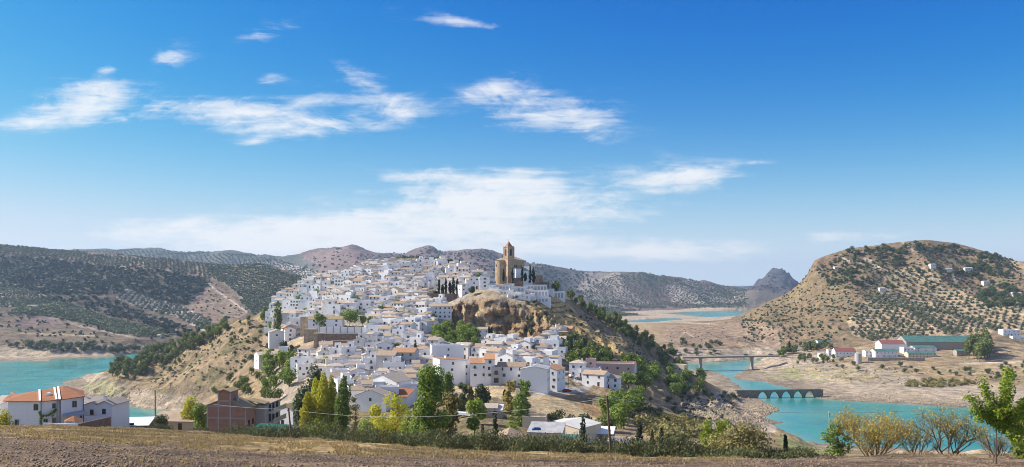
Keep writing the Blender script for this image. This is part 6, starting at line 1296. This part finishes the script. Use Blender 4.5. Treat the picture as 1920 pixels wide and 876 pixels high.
# ------------------------------------------------------------------ poles, wires, fence sheet
def pole(label, px, D, py_top, lean=0.0, r=0.13, name='utility_pole', arm=True, base_py=None):
    p_ = at(px, D); t_ = pt(px+lean, py_top, D); b = MB(); b.tube((0, 0, -1.0), tuple(t_-p_), r, r*0.72, 9)
    o = b.build(name, M['pole_wood'], loc=p_, smooth=False); tag(o, label, 'pole', 'wooden wire poles')
    if arm: c = MB(); q_ = t_-p_; c.box(q_.x-0.07, q_.x+0.07, q_.y-0.35, q_.y+0.35, q_.z-0.35, q_.z-0.25); c.build('crossarm', M['iron'], o)
    return t_-Vector((0, 0, 0.2))
t1 = pole('leaning wooden pole behind the field bushes right of the middle', 1147.5, 73, 742, -9.5)
t2 = pole('dark leaning wooden pole beside the green net shelter', 549, 99, 765, -8)
t3 = pole('tall double pole standing behind the round shrub by the inlet', 291, 206, 731, 0, 0.16)
t4 = pole('thin pole above the rocky shore of the left inlet', 242, 214, 735, 0, 0.12)
t5 = pole('thin pale lamp pole beside the car park', 1066, 392, 690, 0, 0.12, 'lamp_post')
def wire(label, a_, c_, sag, r=0.016):
    b = MB(); n = 24; P = [a_.lerp(c_, k/n)-Vector((0, 0, sag*4*(k/n)*(1-k/n))) for k in range(n+1)]
    for p_, q_ in zip(P[:-1], P[1:]): b.tube(tuple(p_-a_), tuple(q_-a_), r, r, 5, cap=False)
    tag(b.build('overhead_wire', M['cable'], loc=a_), label, 'wire')
wire('overhead wire between the two leaning wooden poles', t2, t1, 1.3); wire('overhead wire running right from the leaning middle pole', t1, pt(2050, 735, 70), 1.6); wire('overhead wire running left from the pole by the net shelter', t2, t3, 1.0, 0.02)
for px in (1360, 1386):
    p_ = at(px, 67.0); p_.z = Zp(67.0, 866); b = MB(); w = 1.08
    for k in range(18):
        x0_, x1_ = -w/2+w*k/18, -w/2+w*(k+1)/18; ya, yb = (0.03, -0.03) if k % 2 else (-0.03, 0.03)
        b.poly([(x0_, ya, -0.5), (x1_, yb, -0.5), (x1_, yb, 0.48), (x0_, ya, 0.48)]); b.poly([(x0_, ya+0.01, -0.5), (x0_, ya+0.01, 0.48), (x1_, yb+0.01, 0.48), (x1_, yb+0.01, -0.5)])
    mm_ = M.get('fence_sheet') or mat_simple('fence_sheet', (0.42, 0.58, 0.50), 0.25, 2.0)
    tag(b.build('corrugated_sheet', mm_, loc=p_), f'pale green corrugated sheet {"left" if px < 1370 else "right"} of the round tree trunk at the field edge', 'fence sheet')
# roof clutter of the lower yards
for px, D, py, m, lab in ((1006, 236, 806, 'blue_tarp', 'blue tarpaulin over a heap in the yard'), ):
    q_ = pt(px, py, D); b = MB(); rng_ = random.Random(px); n = 10
    b.box(-1.3, 1.3, -0.9, 0.9, 0, 0.35); b.prism([(-1.1, 0.352), (1.1, 0.352), (0.8, 0.7), (-0.6, 0.75)], -0.8, 0.8); tag(b.build('tarpaulin_heap', M[m], loc=q_), lab, 'tarpaulin')
# ------------------------------------------------------------------ plants one can pick out
def near_tree(name, label, cat, px, D, py_top, wpx, leaf, nleaf, size, fn, bark='bark', tr=None, nl=6, group=None, z0f=0.15, base=None, spread=None, pre=None, **kw):
    p = at(px, D) if base is None else Vector(((px-HX)/F*D, D, Zp(D, base)))
    h = Zp(D, py_top)-p.z; w = wpx*D/F; rng = np.random.default_rng(int(px*3+D)); rg_ = random.Random(int(px))
    r = empty(name, p, 0); tag(r, label, cat, group)
    V_, F_ = leafcloud(fn(rng, w, h), nleaf, size, rng, **kw); link('crown', mesh_np(name+'_crown', V_, F_, M[leaf]), r)
    b = MB(); limbs(b, rg_, h, tr or max(0.06, h*0.022), nl, spread or w*0.32, h*0.85); link('trunk', b.mesh(name+'_trunk', M[bark]), r)
    return r
rnd_ = lambda k, z0=0.15: (lambda g, w, h: lobes_round(g, k, w, h*(1-z0), h*z0))
clm_ = lambda k, z0=0.08, pw=0.7: (lambda g, w, h: lobes_column(g, k, w, h*(1-z0), h*z0, pw))
def lobes_wild(g, k, w, h, z0):
    out = []
    for i in range(k):
        f = (i+0.5)/k; wr = w*0.5*(0.55+0.45*math.sin(math.pi*min(1, 0.2+0.75*f)))
        for j in range(3):
            t = g.random()*6.28; q = wr*0.72*g.random(); s = w*(0.12+0.10*g.random()); out.append((q*math.cos(t), q*math.sin(t), z0+(h-z0)*f*0.97+s*0.3*(g.random()-0.5), s, s, s*1.05))
    return out
wld_ = lambda k, z0=0.1: (lambda g, w, h: lobes_wild(g, k, w, h, h*z0))
near_tree('tall_tree', 'tall dark green tree in front of the village middle', 'tree', 803, 140, 687, 100, 'green_leaf', 15000, 0.30, wld_(10, 0.08), nl=12)
near_tree('tall_tree', 'brownish green tree leaning against the tall dark one', 'tree', 846, 146, 732, 80, 'tan_leaf', 3600, 0.42, wld_(6, 0.05), nl=8)
near_tree('tall_tree', 'low russet tree right of the tall dark green one', 'tree', 884, 148, 772, 62, 'green_leaf', 2200, 0.38, wld_(4, 0.05), nl=8)
near_tree('tall_tree', 'dark green tree behind the yellow poplars', 'tree', 590, 236, 688, 44, 'dark_leaf', 2600, 0.55, rnd_(9, 0.1))
near_tree('tall_tree', 'dark tree between the poplars and the white gable house', 'tree', 566, 226, 712, 36, 'dark_leaf', 2000, 0.55, rnd_(8, 0.1))
PP = 'autumn poplars below the village'
for px, D, top, w, lf, lab in ((578, 208, 742, 30, 'yellow_leaf', 'leftmost and lowest of the yellow poplars'), (593, 214, 716, 26, 'yellow_leaf', 'yellow poplar second from the left in the poplar row'), (606, 210, 706, 26, 'yellow_leaf', 'tallest yellow poplar in the middle of the row'), (621, 212, 712, 22, 'yellow_leaf', 'slim yellow poplar right of the tallest'), (643, 206, 714, 28, 'green_leaf', 'greenish poplar at the right end of the poplar row')):
    near_tree('poplar_tree', lab, 'poplar', px, D, top-3, w*1.35, lf, 6000, 0.34, clm_(11, 0.12, 0.55), bark='pale_bark', group=PP, droop=-0.6)
near_tree('poplar_tree', 'thin tan half bare poplar right of the poplar row', 'poplar', 664, 190, 738, 34, 'tan_leaf', 900, 0.34, wld_(7, 0.12), bark='twig', nl=14)
near_tree('broadleaf_tree', 'yellow green bush tree at the foot of the poplars', 'tree', 603, 150, 784, 84, 'lime_leaf', 3400, 0.30, rnd_(9, 0.0))
near_tree('broadleaf_tree', 'round yellow tree below the white gable house', 'tree', 708, 176, 758, 90, 'yellow_leaf', 5200, 0.30, wld_(6, 0.05))
near_tree('broadleaf_tree', 'golden broad tree left of the tall dark one', 'tree', 742, 180, 740, 78, 'yellow_leaf', 4200, 0.30, wld_(7, 0.05), bark='twig', nl=12)
near_tree('broadleaf_tree', 'yellow green slender tree beside the tall dark trunk', 'tree', 766, 168, 770, 52, 'lime_leaf', 2600, 0.32, clm_(7, 0.05))
near_tree('broadleaf_tree', 'yellow bush below the golden broad tree', 'tree', 690, 158, 780, 50, 'lime_leaf', 1500, 0.32, rnd_(7, 0.0))
for px, D, top, w, lf, lab in ((868, 285, 718, 26, 'dark_leaf', 'dark poplar left of the round green tree by the sandy lot'), (883, 288, 722, 24, 'tan_leaf', 'brownish poplar between two dark trees by the sandy lot'), (905, 292, 724, 32, 'dark_leaf', 'round dark tree at the edge of the sandy lot'), (893, 262, 748, 34, 'bright_leaf', 'bright green tree left of the grey roofed hut'), (955, 288, 712, 36, 'willow_leaf', 'pale yellow poplar clump at the right end of the sandy lot'), (984, 286, 712, 36, 'green_leaf', 'green tree beside the pale yellow poplar clump'), (976, 268, 738, 44, 'green_leaf', 'dark green tree in front of the pale poplar clump'), (842, 300, 700, 22, 'green_leaf', 'small green tree in front of the blank white house'), (655, 400, 700, 14, 'green_leaf', 'small tree among houses left of the grey blocks')):
    near_tree('broadleaf_tree', lab, 'tree', px, D, top, w, lf, 1500, 0.55, wld_(6, 0.08) if 'poplar' in lab else rnd_(9, 0.1), bark='pale_bark')
for px, py, top, w, lf, lab in ((600, 622, 589, 26, 'green_leaf', 'left round green tree in front of the long white plaza house'), (656, 612, 581, 30, 'green_leaf', 'largest round green tree on the plaza terrace'), (680, 611, 592, 12, 'green_leaf', 'slim yellow green tree at the right end of the plaza'), (520, 652, 572, 20, 'pine_leaf', 'dark pine at the left cliff edge above the path'), (815, 560, 545, 14, 'dark_leaf', 'dark tree below the left end of the cypress terrace'), (822, 500, 480, 22, 'pine_leaf', 'broad umbrella pine on the village crest'), (843, 500, 486, 14, 'dark_leaf', 'dark pine beside the umbrella pine'), (860, 506, 486, 14, 'pine_leaf', 'round pine near the radio mast'), (871, 508, 491, 10, 'dark_leaf', 'dark conifer right of the radio mast'), (1043, 552, 527, 16, 'pine_leaf', 'lone round pine at the top of the golden slope'), (885, 553, 538, 12, 'dark_leaf', 'dark ivy covered tree at the cliff head'), (495, 604, 575, 14, 'pine_leaf', 'dark pine leaning over the left cliff'), (523, 576, 566, 16, 'green_leaf', 'green garden tree on the left wall corner'), (776, 520, 505, 14, 'dark_leaf', 'dark garden tree among the upper roofs'), (800, 518, 505, 12, 'dark_leaf', 'small dark tree in the upper gardens'), (1148, 576, 562, 9, 'pine_leaf', 'lone pine standing above the slope crest'), (533, 668, 640, 18, 'dark_leaf', 'dark tree cluster under the cliff edge house'), (547, 665, 648, 8, 'dark_leaf', 'small dark tree beside the cliff path'), (530, 690, 660, 18, 'bright_leaf', 'bright green tree in front of the long white barn')):
    p_ = hit(px, py)
    if p_ is None: continue
    near_tree('pine_tree' if lf == 'pine_leaf' else 'broadleaf_tree', lab, 'pine' if lf == 'pine_leaf' else 'tree', px, p_.y-3, top, w, lf, 900, 0.85, rnd_(9, 0.2), base=py)
scatter(VMAIN, 74, 11, 4.0, 8.0, 'broadleaf_tree', 'small garden tree between the white houses of the village slope', 'tree', 'garden trees in the village', w=1.0)
CY = 'cypresses'
for px, D, base, top, w, lab in ((928, 132, None, 773, 18, 'tall broad cypress behind the field bushes left of the pavilion'), (905, 136, None, 800, 13, 'short cypress left of the broad one'), (1093, 112, None, 787, 21, 'thick dark cypress in front of the cream warehouse'), (1199, 128, None, 797, 24, 'widest and leftmost of the four cypresses by the pool house'), (1223, 134, None, 810, 14, 'second cypress of the four, right of the widest'), (1240, 132, None, 807, 17, 'pointed cypress third in the row of four'), (1254, 130, None, 817, 8, 'thinnest and rightmost of the four cypresses'), (1473, 76, None, 819, 8, 'thin clipped cypress at the edge of the ploughed field'), (779, 402, 712, 640, 8, 'very tall thin cypress behind the grey four storey block'), (946, 300, 752, 733, 5, 'tiny thin cypress on the sandy lot edge'), (1000, 438, 690, 650, 15, 'dark conifer right of the shuttered white house'), (917, 498, 636, 613, 6, 'left of two slim cypresses by the garden house'), (921, 497, 636, 615, 6, 'right of two slim cypresses by the garden house'),
    (823, 596, 551, 523, 6, 'leftmost cypress on the stone terrace'), (830, 598, 551, 533, 8, 'low dark cypress second on the stone terrace'), (836, 597, 551, 523, 6, 'third cypress on the stone terrace'), (844, 598, 551, 528, 8, 'fourth cypress on the stone terrace'), (850, 597, 551, 521, 8, 'broad tall cypress fifth on the stone terrace'), (858, 598, 551, 524, 8, 'sixth cypress on the stone terrace'), (866, 597, 551, 532, 7, 'rightmost low cypress on the stone terrace'),
    (944, 606, 527, 506, 5, 'cypress in front of the white church annex'), (961, 603, 530, 505, 5, 'cypress at the corner of the church annex'), (979, 604, 527, 502, 6, 'cypress before the sacristy'), (985, 605, 527, 512, 7, 'low broad cypress right of the sacristy'), (994, 606, 530, 500, 6, 'tall cypress left of the castle stump'), (1000, 607, 530, 504, 8, 'broad cypress touching the castle stump'), (1480, 955, 652, 640, 4, 'small dark cypress above the pine strip on the far bank'), (1519, 930, 655, 642, 3, 'thin cypress beside the pale green roofed shed')):
    near_tree('cypress_tree', lab, 'cypress', px, D, top, w, 'cypress_leaf', 2200 if D < 200 else 500, 0.22 if D < 200 else 0.7, clm_(10, 0.02, 0.45), group=CY, base=base, up=0.5, nl=2, spread=0.2)
# broom bushes along the edge of the field
BB = 'broom bushes along the edge of the field'
def wisps(g, w, h):
    return lobes_round(g, 12, w, h*1.05, -0.1*h)
rb = random.Random(12); seq = []
x = 300
while x < 1545:
    seq.append(x); x += rb.uniform(30, 50) if x > 430 else rb.uniform(60, 85)
POSW = ('behind the', 'near the')
for i, px in enumerate(seq):
    lipD = float(np.interp(px, PXC, Kd[:, 2])); D = lipD+rb.uniform(1.5, 7)+(6 if px < 430 else 0); lp = float(np.interp(px, PXC, HY-Kz[:, 2]/Kd[:, 2]*F))
    hp = (16 if px < 430 else rb.uniform(34, 54) if 560 < px < 1050 else rb.uniform(26, 44) if px < 1330 else rb.uniform(16, 30)); z = ground((px-HX)/F*D, D); w = rb.uniform(76, 112) if px > 430 else rb.uniform(46, 60)
    r = near_tree('broom_bush', f'dark olive broom bush at the field edge, {ordw(i+1)} from the left along the row', 'bush', px, D, lp-hp, w, 'broom_leaf', 3600, 0.085, wisps, bark='twig', tr=0.05, nl=6, group=BB, asp=3.2, up=0.1, droop=-1.2, jit=0.35)
near_tree('shrub', 'yellow green shrub in front of the white house at the frame edge', 'shrub', 12, 124, 766, 30, 'yellow_leaf', 900, 0.2, rnd_(8, 0.0), bark='twig')
near_tree('shrub', 'round dark green shrub at the foot of the double pole', 'shrub', 303, 196, 774, 30, 'dark_leaf', 1200, 0.28, rnd_(8, 0.0))
near_tree('broadleaf_tree', 'yellow tree left of the brick house behind the sheds', 'tree', 355, 214, 742, 30, 'yellow_leaf', 1600, 0.36, rnd_(8, 0.05))
near_tree('broadleaf_tree', 'green tree touching the left wall of the brick house', 'tree', 378, 206, 752, 34, 'green_leaf', 1800, 0.38, rnd_(8, 0.05))
near_tree('shrub', 'bright green shrub patch on the slope behind the warehouse', 'shrub', 1060, 268, 790, 26, 'bright_leaf', 700, 0.3, rnd_(6, 0.0))
near_tree('broadleaf_tree', 'light green tree behind the broad cypress', 'tree', 958, 165, 782, 36, 'bright_leaf', 2000, 0.28, rnd_(9, 0.05))
near_tree('broadleaf_tree', 'green tree behind the leaning middle pole', 'tree', 1170, 300, 755, 34, 'green_leaf', 1500, 0.5, rnd_(9, 0.05))
near_tree('broadleaf_tree', 'olive green tree left of the leaning middle pole', 'tree', 1140, 290, 772, 40, 'pine_leaf', 1600, 0.5, rnd_(9, 0.05))
near_tree('pepper_tree', 'light green weeping tree behind the tawny round tree', 'tree', 1342, 90, 782, 78, 'lime_leaf', 4200, 0.16, wld_(6, 0.05), droop=1.4, asp=2.4)
near_tree('round_tree', 'tawny green round tree with a dark trunk at the field edge', 'tree', 1390, 70, 790, 104, 'reed_leaf', 5200, 0.14, rnd_(14, 0.18), tr=0.16, nl=12, jit=0.4)
near_tree('shrub', 'leafy green shrub left of the yellow willow', 'shrub', 1572, 70, 796, 66, 'green_leaf', 1700, 0.15, wld_(5, 0.0), bark='twig', nl=10, jit=0.5)
near_tree('dark_conifer', 'dark feathery conifer at the right frame edge', 'conifer', 1921, 52, 752, 54, 'pine_leaf', 3600, 0.12, clm_(9, 0.0, 0.5), asp=2.5)
def branch(b, tips, p, d, l, r, depth, rg_, spread=0.55, up=0.25):
    q = p+d*l; b.tube(tuple(p), tuple(q), r, r*0.68, 5 if r > 0.02 else 3, cap=False)
    if depth == 0: tips.append((q, d)); return
    if depth <= 3: tips.append((p.lerp(q, 0.6), d))
    for k in range(3 if depth > 1 else 2):
        e = (d+Vector((rg_.gauss(0, spread), rg_.gauss(0, spread), rg_.gauss(up, 0.3)))).normalized()
        branch(b, tips, p.lerp(q, 0.75+0.25*rg_.random()), e, l*rg_.uniform(0.62, 0.86), r*0.62, depth-1, rg_, spread, up)
def twiggy(name, label, cat, px, D, py_top, wpx, leaf, per, size, stems, depth, seed, base_py=None, r0=0.07, spread=0.42, lean=0.35, asp=2.0, bark='twig'):
    p = at(px, D); h = Zp(D, py_top)-p.z; rg_ = random.Random(seed); b = MB(); tips = []
    for k in range(stems):
        t = 6.283*k/stems+rg_.random(); d = Vector((math.cos(t)*lean, math.sin(t)*lean, 1)).normalized()
        branch(b, tips, Vector((d.x*0.15, d.y*0.15, -0.15)), d, h*0.30*rg_.uniform(0.8, 1.1), r0*rg_.uniform(0.7, 1.1), depth, rg_, spread)
    T = np.array([tuple(t_[0]) for t_ in tips]); zmax = np.percentile(T[:, 2], 99); xm = np.percentile(abs(T[:, 0]), 97); S_ = (wpx*D/F/2/xm, wpx*D/F/2/xm, h/zmax)
    r = empty(name, p, 0); tag(r, label, cat); me = b.mesh(name+'_branches', M[bark]); br_ = link('branches', me, r); br_.scale = S_
    rng = np.random.default_rng(seed); L_ = [(x*S_[0], y*S_[1], z*S_[2], 0.22, 0.22, 0.22) for x, y, z in T]
    V_, F_ = leafcloud(L_, int(per*len(L_)), size, rng, shell=0.2, asp=asp, droop=0.3); link('crown', mesh_np(name+'_leaves', V_, F_, M[leaf]), r); return r
twiggy('willow', 'broad yellow willow bush with many upright stems at the field edge', 'willow', 1638, 67, 777, 128, 'willow_leaf', 3.2, 0.085, 20, 4, 3, r0=0.034, spread=0.30, lean=0.55)
twiggy('willow', 'half bare brown willow with forked dark trunks right of the yellow one', 'willow', 1778, 63, 766, 134, 'willow_leaf', 1.2, 0.075, 6, 5, 8, r0=0.062, spread=0.42, lean=0.6, bark='bark')
twiggy('willow', 'thin brown leafless shrub between the two willows', 'shrub', 1718, 66, 796, 90, 'tan_leaf', 1.4, 0.08, 8, 4, 5, r0=0.04, spread=0.4, lean=0.6)
twiggy('willow', 'bare reddish shrub under the leafy sapling', 'shrub', 1868, 64, 806, 80, 'tan_leaf', 0.8, 0.07, 8, 4, 15, r0=0.035, spread=0.45, lean=0.6)
# the leafy sapling at the right
p = at(1868, 45.5); h = Zp(45.5, 690)-p.z; sap = empty('mulberry_sapling', p, 0); tag(sap, 'leafy green sapling on a thin stem at the right edge of the field', 'tree')
b = MB(); b.tube((0, 0, -0.2), (0.02, 0, h*0.42), 0.042, 0.03, 8); b.build('trunk', M['bark'], sap)
k_ = 45.5/1500; rg_ = random.Random(9); rng = np.random.default_rng(9); L_ = []; b = MB()
for ex, ey, n in ((1812, 742, 8), (1836, 712, 8), (1880, 692, 9), (1905, 705, 8), (1930, 740, 8), (1822, 766, 7), (1846, 785, 6), (1880, 760, 8), (1906, 790, 7), (1940, 780, 6), (1890, 822, 5), (1915, 838, 5), (1860, 740, 7), (1870, 800, 4), (1900, 745, 8), (1920, 762, 8), (1895, 775, 8), (1862, 772, 7), (1925, 815, 7), (1910, 725, 7)):
    s0 = Vector((0.02, 0, h*0.40)); e0 = Vector(((ex-1868)*k_, rg_.uniform(-0.8, 0.8), Zp(45.5, ey)-p.z)); m0 = s0.lerp(e0, 0.5)+Vector((0, 0, 0.25))
    b.tube(tuple(s0), tuple(m0), 0.02, 0.014, 5); b.tube(tuple(m0), tuple(e0), 0.014, 0.005, 5)
    for k in range(n):
        q = (m0.lerp(e0, (k+0.5)/n) if k % 3 else s0.lerp(m0, 0.4+0.6*k/n)); L_.append((q.x, q.y, q.z, 0.40, 0.40, 0.36))
b.build('branches', M['bark'], sap); V_, F_ = leafcloud(L_, 7200, 0.115, rng, shell=0.2, asp=1.25, up=0.6); link('crown', mesh_np('sapling_leaves', V_, F_, M['bright_leaf']), sap)
b = MB(); b.tube((-0.12, 0.05, -0.2), (-0.10, 0.05, 1.5), 0.03, 0.03, 6); tag(b.build('plant_stake', M['pole_wood'], loc=p), 'wooden stake tied beside the thin stem of the sapling', 'stake')
# ------------------------------------------------------------------ the ploughed field: clods, dry grass, stones
rng = np.random.default_rng(77)
def field_points(n, d0, d1, cond):
    D = d0*(d1/d0)**rng.random(n); px = rng.uniform(-40, 1960, n); X = (px-HX)/F*D
    i = np.clip((px-PXC[0])/(PXC[1]-PXC[0]), 0, NCOL-1.001).astype(int); z = np.array([np.interp(d, GD[k, :140], GZ[k, :140]) for k, d in zip(i, D)])
    lip = np.interp(px, PXC, Kd[:, 2]); py = HY-z/D*F; m = cond(px, py, D, lip); return X[m], D[m], z[m]
bl = lambda px: np.interp(px, [0, 400, 700, 1000, 1350, 1420], [816, 843, 854, 861, 865, 852])
X, Y, Z = field_points(42000, 24, 118, lambda px, py, D, lip: (py > bl(px)+rng.normal(0, 3, len(px))-1) & (D < lip+1) & (py < 884))
oct_v = np.array([(1,0,0),(0,1,0),(-1,0,0),(0,-1,0),(0,0,1),(0,0,-0.6)], float); oct_f = np.array([(0,1,4),(1,2,4),(2,3,4),(3,0,4),(1,0,5),(2,1,5),(3,2,5),(0,3,5)])
s = (0.02+0.085*rng.random(len(X))**3)[:, None, None]; jit = 1+0.35*rng.normal(size=(len(X), 6, 1)); t = rng.random(len(X))*6.28; c_, s_ = np.cos(t)[:, None], np.sin(t)[:, None]
W = oct_v[None]*jit*s; W = np.stack([W[..., 0]*c_-W[..., 1]*s_+X[:, None], W[..., 0]*s_+W[..., 1]*c_+Y[:, None], W[..., 2]*0.75+Z[:, None]], -1)
tag(link('soil_clods', mesh_np('soil_clods', W.reshape(-1, 3), (oct_f[None]+6*np.arange(len(X))[:, None, None]).reshape(-1, 3), M['clod'])), 'loose clods of ploughed brown soil', 'soil', kind='stuff')
def blades(name, X, Y, Z, hmin, hmax, nb, mat, label):
    n = len(X); V_ = np.zeros((n, nb, 4, 3))
    for k in range(nb):
        t = rng.random(n)*6.28; h_ = rng.uniform(hmin, hmax, n); ln = 0.5*h_; w = 0.018+0.02*rng.random(n); bx, by = X+rng.normal(0, 0.08, n), Y+rng.normal(0, 0.08, n)
        dx, dy = np.cos(t), np.sin(t); V_[:, k, 0] = np.stack([bx-dy*w, by+dx*w, Z-0.03], 1); V_[:, k, 1] = np.stack([bx+dy*w, by-dx*w, Z-0.03], 1)
        V_[:, k, 2] = np.stack([bx+dx*ln+dy*w*0.4, by+dy*ln-dx*w*0.4, Z+h_], 1); V_[:, k, 3] = np.stack([bx+dx*ln-dy*w*0.4, by+dy*ln+dx*w*0.4, Z+h_], 1)
    tag(link(name, mesh_np(name, V_.reshape(-1, 3), np.arange(n*nb*4).reshape(-1, 4), M[mat])), label, 'grass', kind='stuff')
X, Y, Z = field_points(26000, 40, 126, lambda px, py, D, lip: (py < bl(px)+2+rng.normal(0, 1.5, len(px))) & (D < lip+2) & (D > 45) & (vnoise(px/40, D/5, 9) > 0.40))
blades('dry_grass', X, Y, Z, 0.04, 0.17, 6, 'grass_leaf', 'dry golden grass along the edge of the field')
X, Y, Z = field_points(5000, 28, 118, lambda px, py, D, lip: (py > bl(px)) & (D < lip+1) & (vnoise(px/60, py/9, 3) > 0.62))
blades('stubble_grass', X, Y, Z, 0.03, 0.10, 4, 'grass_leaf', 'thin dry stubble in the ploughed soil')
# rocks along the drawn down shore
def rocks(name, poly, n, s0, s1, label):
    xs = [q[0] for q in poly]; ys = [q[1] for q in poly]; P_ = []; rg_ = random.Random(n)
    for t in range(n*4):
        if len(P_) >= n: break
        px, py = rg_.uniform(min(xs), max(xs)), rg_.uniform(min(ys), max(ys))
        if bool(inpoly(np.array(px), np.array(py), poly)):
            q = hit(px, py)
            if q is not None and q.z > WZ+0.2: P_.append(q)
    P_ = np.array([tuple(q) for q in P_]); n = len(P_); s = (s0+(s1-s0)*rng.random(n)**2)[:, None, None]; W = oct_v[None]*(1+0.3*rng.normal(size=(n, 6, 1)))*s+P_[:, None, :]
    tag(link(name, mesh_np(name, W.reshape(-1, 3), (oct_f[None]+6*np.arange(n)[:, None, None]).reshape(-1, 3), M['rock'])), label, 'rocks', kind='stuff')
rocks('shore_rubble', [(1270,765),(1300,745),(1400,745),(1460,765),(1470,775),(1440,790),(1360,800),(1290,790)], 2600, 0.25, 0.9, 'grey rubble on the rocky point by the stone bridge')
rocks('bank_rubble', [(130,740),(215,725),(320,722),(390,730),(380,760),(290,768),(200,755)], 1500, 0.25, 0.8, 'pale rubble on the shore of the left inlet')
rocks('far_bank_rubble', [(1530,745),(1660,735),(1800,745),(1840,765),(1700,756),(1600,752)], 900, 0.3, 0.9, 'pale rubble along the far shore')
